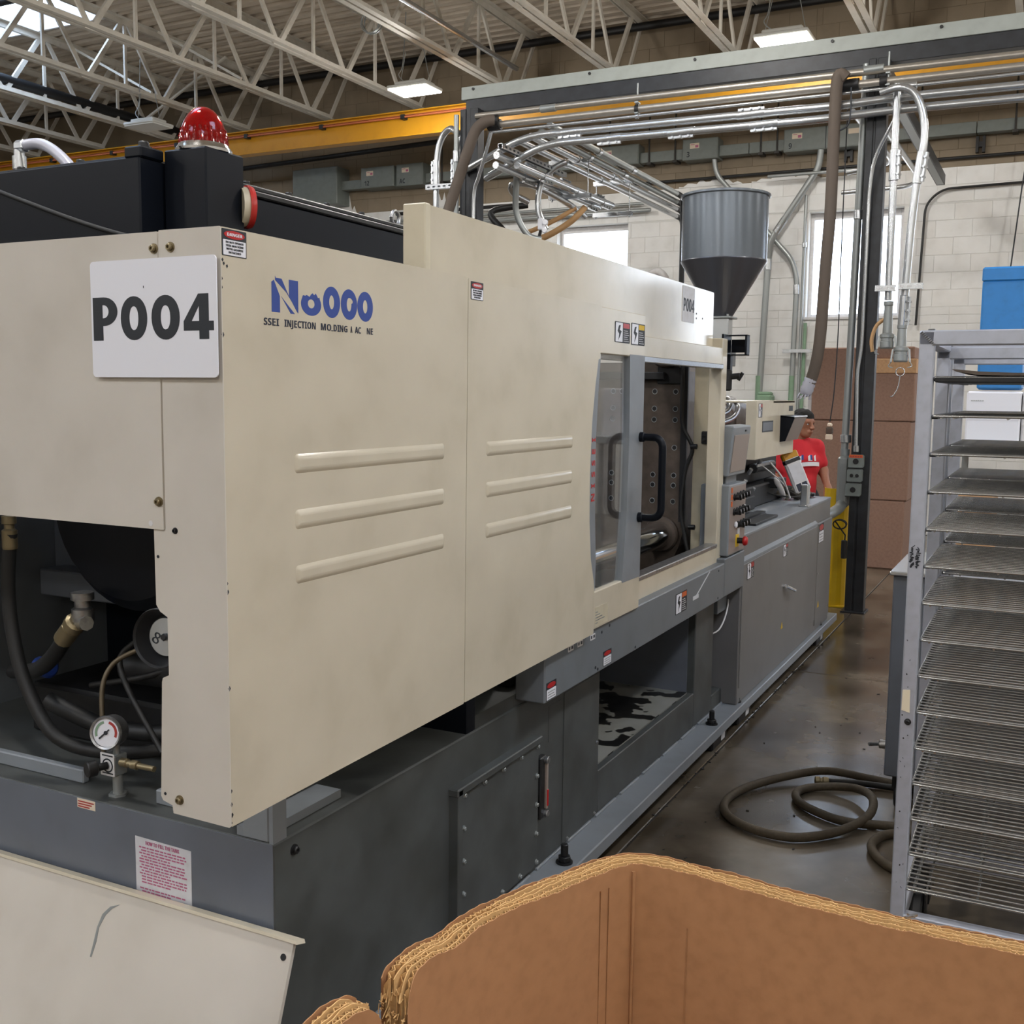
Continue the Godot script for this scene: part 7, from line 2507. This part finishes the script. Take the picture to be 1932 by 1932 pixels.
# ---------------------------------------------------------------- cardboard bin in front
func build_bin() -> void:
	var t := thing("cardboard_bin", "large open corrugated cardboard bin in the foreground, its left wall torn at the top", "bin", Vector3(-0.05, 0, -0.9))
	# outline of the inner face, seen from above, running from the near left round to the near right
	var runs := [
		["side_wall", [Vector2(-0.742, -0.35), Vector2(-0.715, -0.62), Vector2(-0.690, -0.80), Vector2(-0.676, -0.90), Vector2(-0.660, -0.985)], 0.945, 1.0],
		["back_wall", [Vector2(-0.652, -1.03), Vector2(-0.644, -1.10), Vector2(-0.625, -1.20), Vector2(-0.590, -1.30), Vector2(-0.556, -1.385), Vector2(-0.536, -1.432), Vector2(-0.516, -1.456), Vector2(-0.485, -1.463), Vector2(-0.42, -1.460), Vector2(-0.36, -1.458), Vector2(-0.25, -1.452), Vector2(-0.10, -1.452), Vector2(0.05, -1.462), Vector2(0.30, -1.466), Vector2(0.55, -1.47)], 0.955, 1.0],
		["side_wall", [Vector2(0.552, -1.465), Vector2(0.60, -1.0), Vector2(0.60, -0.35)], 0.95, 0.6],
	]
	for ri in runs.size():
		var run: Array = runs[ri]
		var pts := []
		for p in run[1]: pts.append(Vector3(p.x, 0, p.y))
		var path := curve(pts, 24)
		# resample to about 2 mm
		var dense := [path[0]]
		var acc := 0.0
		for i in path.size() - 1:
			var a: Vector3 = path[i]
			var b: Vector3 = path[i + 1]
			var l := a.distance_to(b)
			var d := 0.0021 - acc
			while d < l:
				dense.append(a.lerp(b, d / l))
				d += 0.0021
			acc = l - (d - 0.0021)
		var nrm := []
		for i in dense.size():
			var d: Vector3 = (dense[mini(i + 3, dense.size() - 1)] - dense[maxi(i - 3, 0)]).normalized()
			nrm.append(d.cross(Vector3.UP) * (-1.0))
		var ragged: float = run[3]
		var top := func(i: int, layer: int) -> float:
			var s := i * 0.0021
			var e := minf(s, (dense.size() - 1 - i) * 0.0021)
			var y: float = run[2] + 0.003 * sin(s * 7.0) + 0.0004 * sin(s * 13.0 + layer * 1.1) + 0.0006 * ragged * sin(s * 61.0 + layer * 0.7) + 0.0005 * ragged * sin(s * 143.0 + layer * 5.1) + 0.0006 * sin(s * 317.0 + layer)
			if ri == 1:
				y -= 0.015 * clampf((s - 0.55) / 0.5, 0.0, 1.6)
				y -= 0.007 * exp(-pow((s - 0.10) / 0.025, 2.0)) * (1.0 + 0.25 * sin(layer * 2.0))
				y += 0.004 * exp(-pow((s - 0.17) / 0.03, 2.0)) * sin(layer * 1.3)
				if e == s: y -= 0.05 * exp(-s / 0.008) * (0.6 + 0.4 * sin(layer * 1.9 + 1.0))
			if ri == 0:
				y += 0.008 * exp(-pow((e - 0.04) / 0.03, 2.0)) + 0.002 * sin(s * 97.0 + layer * 3.0) * exp(-e / 0.05)
				if e < s: y -= 0.04 * exp(-e / 0.007) * (0.6 + 0.4 * sin(layer * 2.3))
			return y
		var wob := func(i: int, layer: int) -> float:
			var s := i * 0.0021
			return 0.0012 * ragged * sin(s * 37.0 + layer) + 0.0009 * sin(s * 17.0 + layer * 0.4)
		# layers outwards: liner, flute, liner, flute, liner, gap, liner, flute, liner, flute, liner
		var offs := [0.0, 0.0095, 0.019, 0.0235, 0.0325, 0.040]
		var wall := S()
		for li in 6:
			var st := wall if li == 0 or li == 5 else S()
			var low := 0.0 if li == 0 or li == 5 else 0.84
			var step := 2
			var i := 0
			while i < dense.size() - 1:
				var j := mini(i + step, dense.size() - 1)
				var pa: Vector3 = dense[i] + nrm[i] * (offs[li] + wob.call(i, li))
				var pb: Vector3 = dense[j] + nrm[j] * (offs[li] + wob.call(j, li))
				var th := 0.0007
				var a0 := pa + Vector3(0, top.call(i, li), 0)
				var b0 := pb + Vector3(0, top.call(j, li), 0)
				var a1 := Vector3(pa.x, low, pa.z)
				var b1 := Vector3(pb.x, low, pb.z)
				var na: Vector3 = nrm[i] * th
				var nb: Vector3 = nrm[j] * th
				quad(st, a0 - na, b0 - nb, b1 - nb, a1 - na, -na, 1)
				quad(st, a0 + na, b0 + nb, b1 + nb, a1 + na, na, 2)
				quad(st, a0 - na, b0 - nb, b0 + nb, a0 + na, Vector3.UP, 3)
				i = j
			if li > 0 and li < 5: obj("liner_edge", st, M.kraft_edge, t)
		obj(run[0], wall, M.kraft_in, t)
		for fi in [[0, 0.0, 0.0095, 0.0085], [1, 0.0095, 0.019, 0.0096], [2, 0.0235, 0.0325, 0.0090], [3, 0.0325, 0.040, 0.0074]]:
			var st := S()
			var phase := rng.randf() * 6.0
			for i in dense.size() - 1:
				var q := []
				for e in 2:
					var k: int = i + e
					var s := k * 0.0021
					var w := asin(sin(TAU * s / fi[3] + phase + 1.2 * sin(s * 23.0 + fi[0]))) / (PI / 2)
					var o := lerpf(fi[1] + 0.0008, fi[2] - 0.0008, 0.5 + 0.5 * w) + float(wob.call(k, fi[0]))
					var p: Vector3 = dense[k] + nrm[k] * o
					var y: float = float(top.call(k, fi[0])) - 0.0012 - 0.0012 * absf(sin(s * 91.0 + fi[0]))
					q.append([p, y, nrm[k]])
				var a: Vector3 = q[0][0]
				var b: Vector3 = q[1][0]
				var d := (b - a).normalized().cross(Vector3.UP) * 0.0006
				var au := Vector3(a.x, q[0][1], a.z)
				var bu := Vector3(b.x, q[1][1], b.z)
				var al := Vector3(a.x, 0.90, a.z)
				var bl := Vector3(b.x, 0.90, b.z)
				quad(st, au - d, bu - d, bl - d, al - d, -d, 1)
				quad(st, au + d, bu + d, bl + d, al + d, d, 2)
				quad(st, au - d, bu - d, bu + d, au + d, Vector3.UP)
			obj("corrugated_core", st, M.kraft_flute, t)
	# bright trimmed rims of the inner and outer liners
	var st := S()
	bb(st, -0.72, 0.6, 0.0, 0.02, -1.48, -0.3)
	obj("floor_sheet", st, M.kraft_in, t)
	# torn fibres in the split
	st = S()
	for k in 150:
		var far_side := k % 2 == 0
		var out := rng.randf_range(0.0, 0.04)
		var p := Vector3((-0.653 if far_side else -0.662) - out, rng.randf_range(0.86, 0.935), (-1.03 if far_side else -0.985) + rng.randf_range(-0.004, 0.006))
		var q := p + Vector3(rng.randf_range(-0.003, 0.003), rng.randf_range(-0.012, 0.008), (1.0 if far_side else -1.0) * rng.randf_range(0.001, 0.007))
		bar(st, p, q, rng.randf_range(0.001, 0.003), 0.0006, Vector3(rng.randf() - 0.5, rng.randf() - 0.5, rng.randf()).normalized())
	var tf := obj("torn_fibres", st, M.kraft_edge, t)
	tf.set_meta("kind", "stuff")
	# crease lines pressed near the corner
	st = S()
	tube(st, [Vector3(-0.521, 0.945, -1.450), Vector3(-0.521, 0.1, -1.450)], 0.003, 6)
	for u in [[-0.5445, -1.412], [-0.551, -1.396], [-0.44, -1.4608]]:
		tube(st, [Vector3(u[0], 0.87 if u[0] > -0.5 else 0.93, u[1]), Vector3(u[0] - 0.002, 0.4, u[1])], 0.0009, 5)
	obj("crease", st, M.kraft_in, t)
	st = S()
	bx(st, Vector3(-0.135, 0.956, -1.475), Vector3(0.02, 0.003, 0.004), 0.0, Basis(Vector3.UP, 0.9))
	bx(st, Vector3(-0.135, 0.957, -1.475), Vector3(0.012, 0.002, 0.002), 0.0, Basis(Vector3.UP, -0.4))
	obj("staple", st, M.steel, t)

# ---------------------------------------------------------------- hose and bits on the floor
func build_floor_things() -> void:
	var st := S()
	var h := thing("floor_hose", "dirty brown rubber hose lying in loops on the concrete floor left of the racks", "hose", Vector3(-0.7, 0, -4.25))
	var r := 0.017
	var pts := [[-0.25, 0.02, -4.70], [-0.45, 0.02, -4.66], [-0.62, 0.03, -4.655], [-0.795, 0.045, -4.62], [-0.95, 0.03, -4.50], [-1.075, 0.02, -4.30], [-1.10, 0.02, -4.12], [-1.05, 0.02, -3.99], [-0.93, 0.02, -3.905], [-0.775, 0.02, -3.905], [-0.645, 0.022, -4.03], [-0.558, 0.04, -4.20], [-0.568, 0.06, -4.35], [-0.66, 0.04, -4.48], [-0.805, 0.02, -4.475], [-0.868, 0.02, -4.375], [-0.83, 0.02, -4.26], [-0.71, 0.02, -4.172], [-0.606, 0.02, -4.150], [-0.475, 0.02, -4.185], [-0.33, 0.02, -4.17]]
	var v := []
	for p in pts: v.append(Vector3(p[0], p[1], p[2]))
	tube(st, curve(v, 8), r, 12)
	obj("hose", st, M.hose_floor, h)
	var h2 := thing("floor_hose", "short curve of the same brown hose showing at the foot of the front rack post", "hose", Vector3(-0.46, 0, -3.95))
	st = S()
	var w := []
	for p in [[-0.30, 0.018, -4.16], [-0.42, 0.018, -4.14], [-0.49, 0.018, -4.08], [-0.512, 0.018, -3.97], [-0.47, 0.018, -3.865], [-0.40, 0.018, -3.80], [-0.28, 0.018, -3.77]]: w.append(Vector3(p[0], p[1], p[2]))
	tube(st, curve(w, 8), r, 12)
	obj("hose", st, M.hose_floor, h2)
	var h3 := thing("hose_end", "hose end with a metal coupling lying inside the top of the loop", "hose", Vector3(-0.7, 0, -4.58))
	st = S()
	tube(st, curve([Vector3(-0.30, 0.02, -4.62), Vector3(-0.5, 0.02, -4.62), Vector3(-0.65, 0.02, -4.605), Vector3(-0.775, 0.02, -4.565)], 6), 0.013, 10)
	obj("hose", st, M.rubber, h3)
	st = S()
	lathe(st, [Vector2(0, 0), Vector2(0.016, 0), Vector2(0.017, 0.004), Vector2(0.017, 0.022), Vector2(0.0135, 0.026), Vector2(0.0135, 0.034), Vector2(0.018, 0.038), Vector2(0.018, 0.054), Vector2(0.011, 0.058), Vector2(0, 0.058)], Vector3(-0.775, 0.02, -4.565), along(Vector3(-0.95, 0, 0.3)), 14)
	obj("coupling", st, M.brass, h3)
	st = S()
	for k in 40:
		var z := rng.randf_range(-7.5, -3.4)
		var x := -1.318 + rng.randf_range(-0.012, 0.012)
		bx(st, Vector3(x, 0.003, z), Vector3(rng.randf_range(0.004, 0.012), 0.004, rng.randf_range(0.004, 0.02)), 0.001, Basis(Vector3.UP, rng.randf() * 3.0))
	for k in 26:
		bx(st, Vector3(rng.randf_range(-1.2, -0.5), 0.002, rng.randf_range(-6.5, -3.0)), Vector3(rng.randf_range(0.003, 0.02), 0.002, rng.randf_range(0.003, 0.008)), 0.0, Basis(Vector3.UP, rng.randf() * 3.0))
	var gr := obj("floor_debris", st, M.joint)
	tag(gr, "dark crumbs of debris scattered along the floor joint and aisle", "debris", "", "stuff")
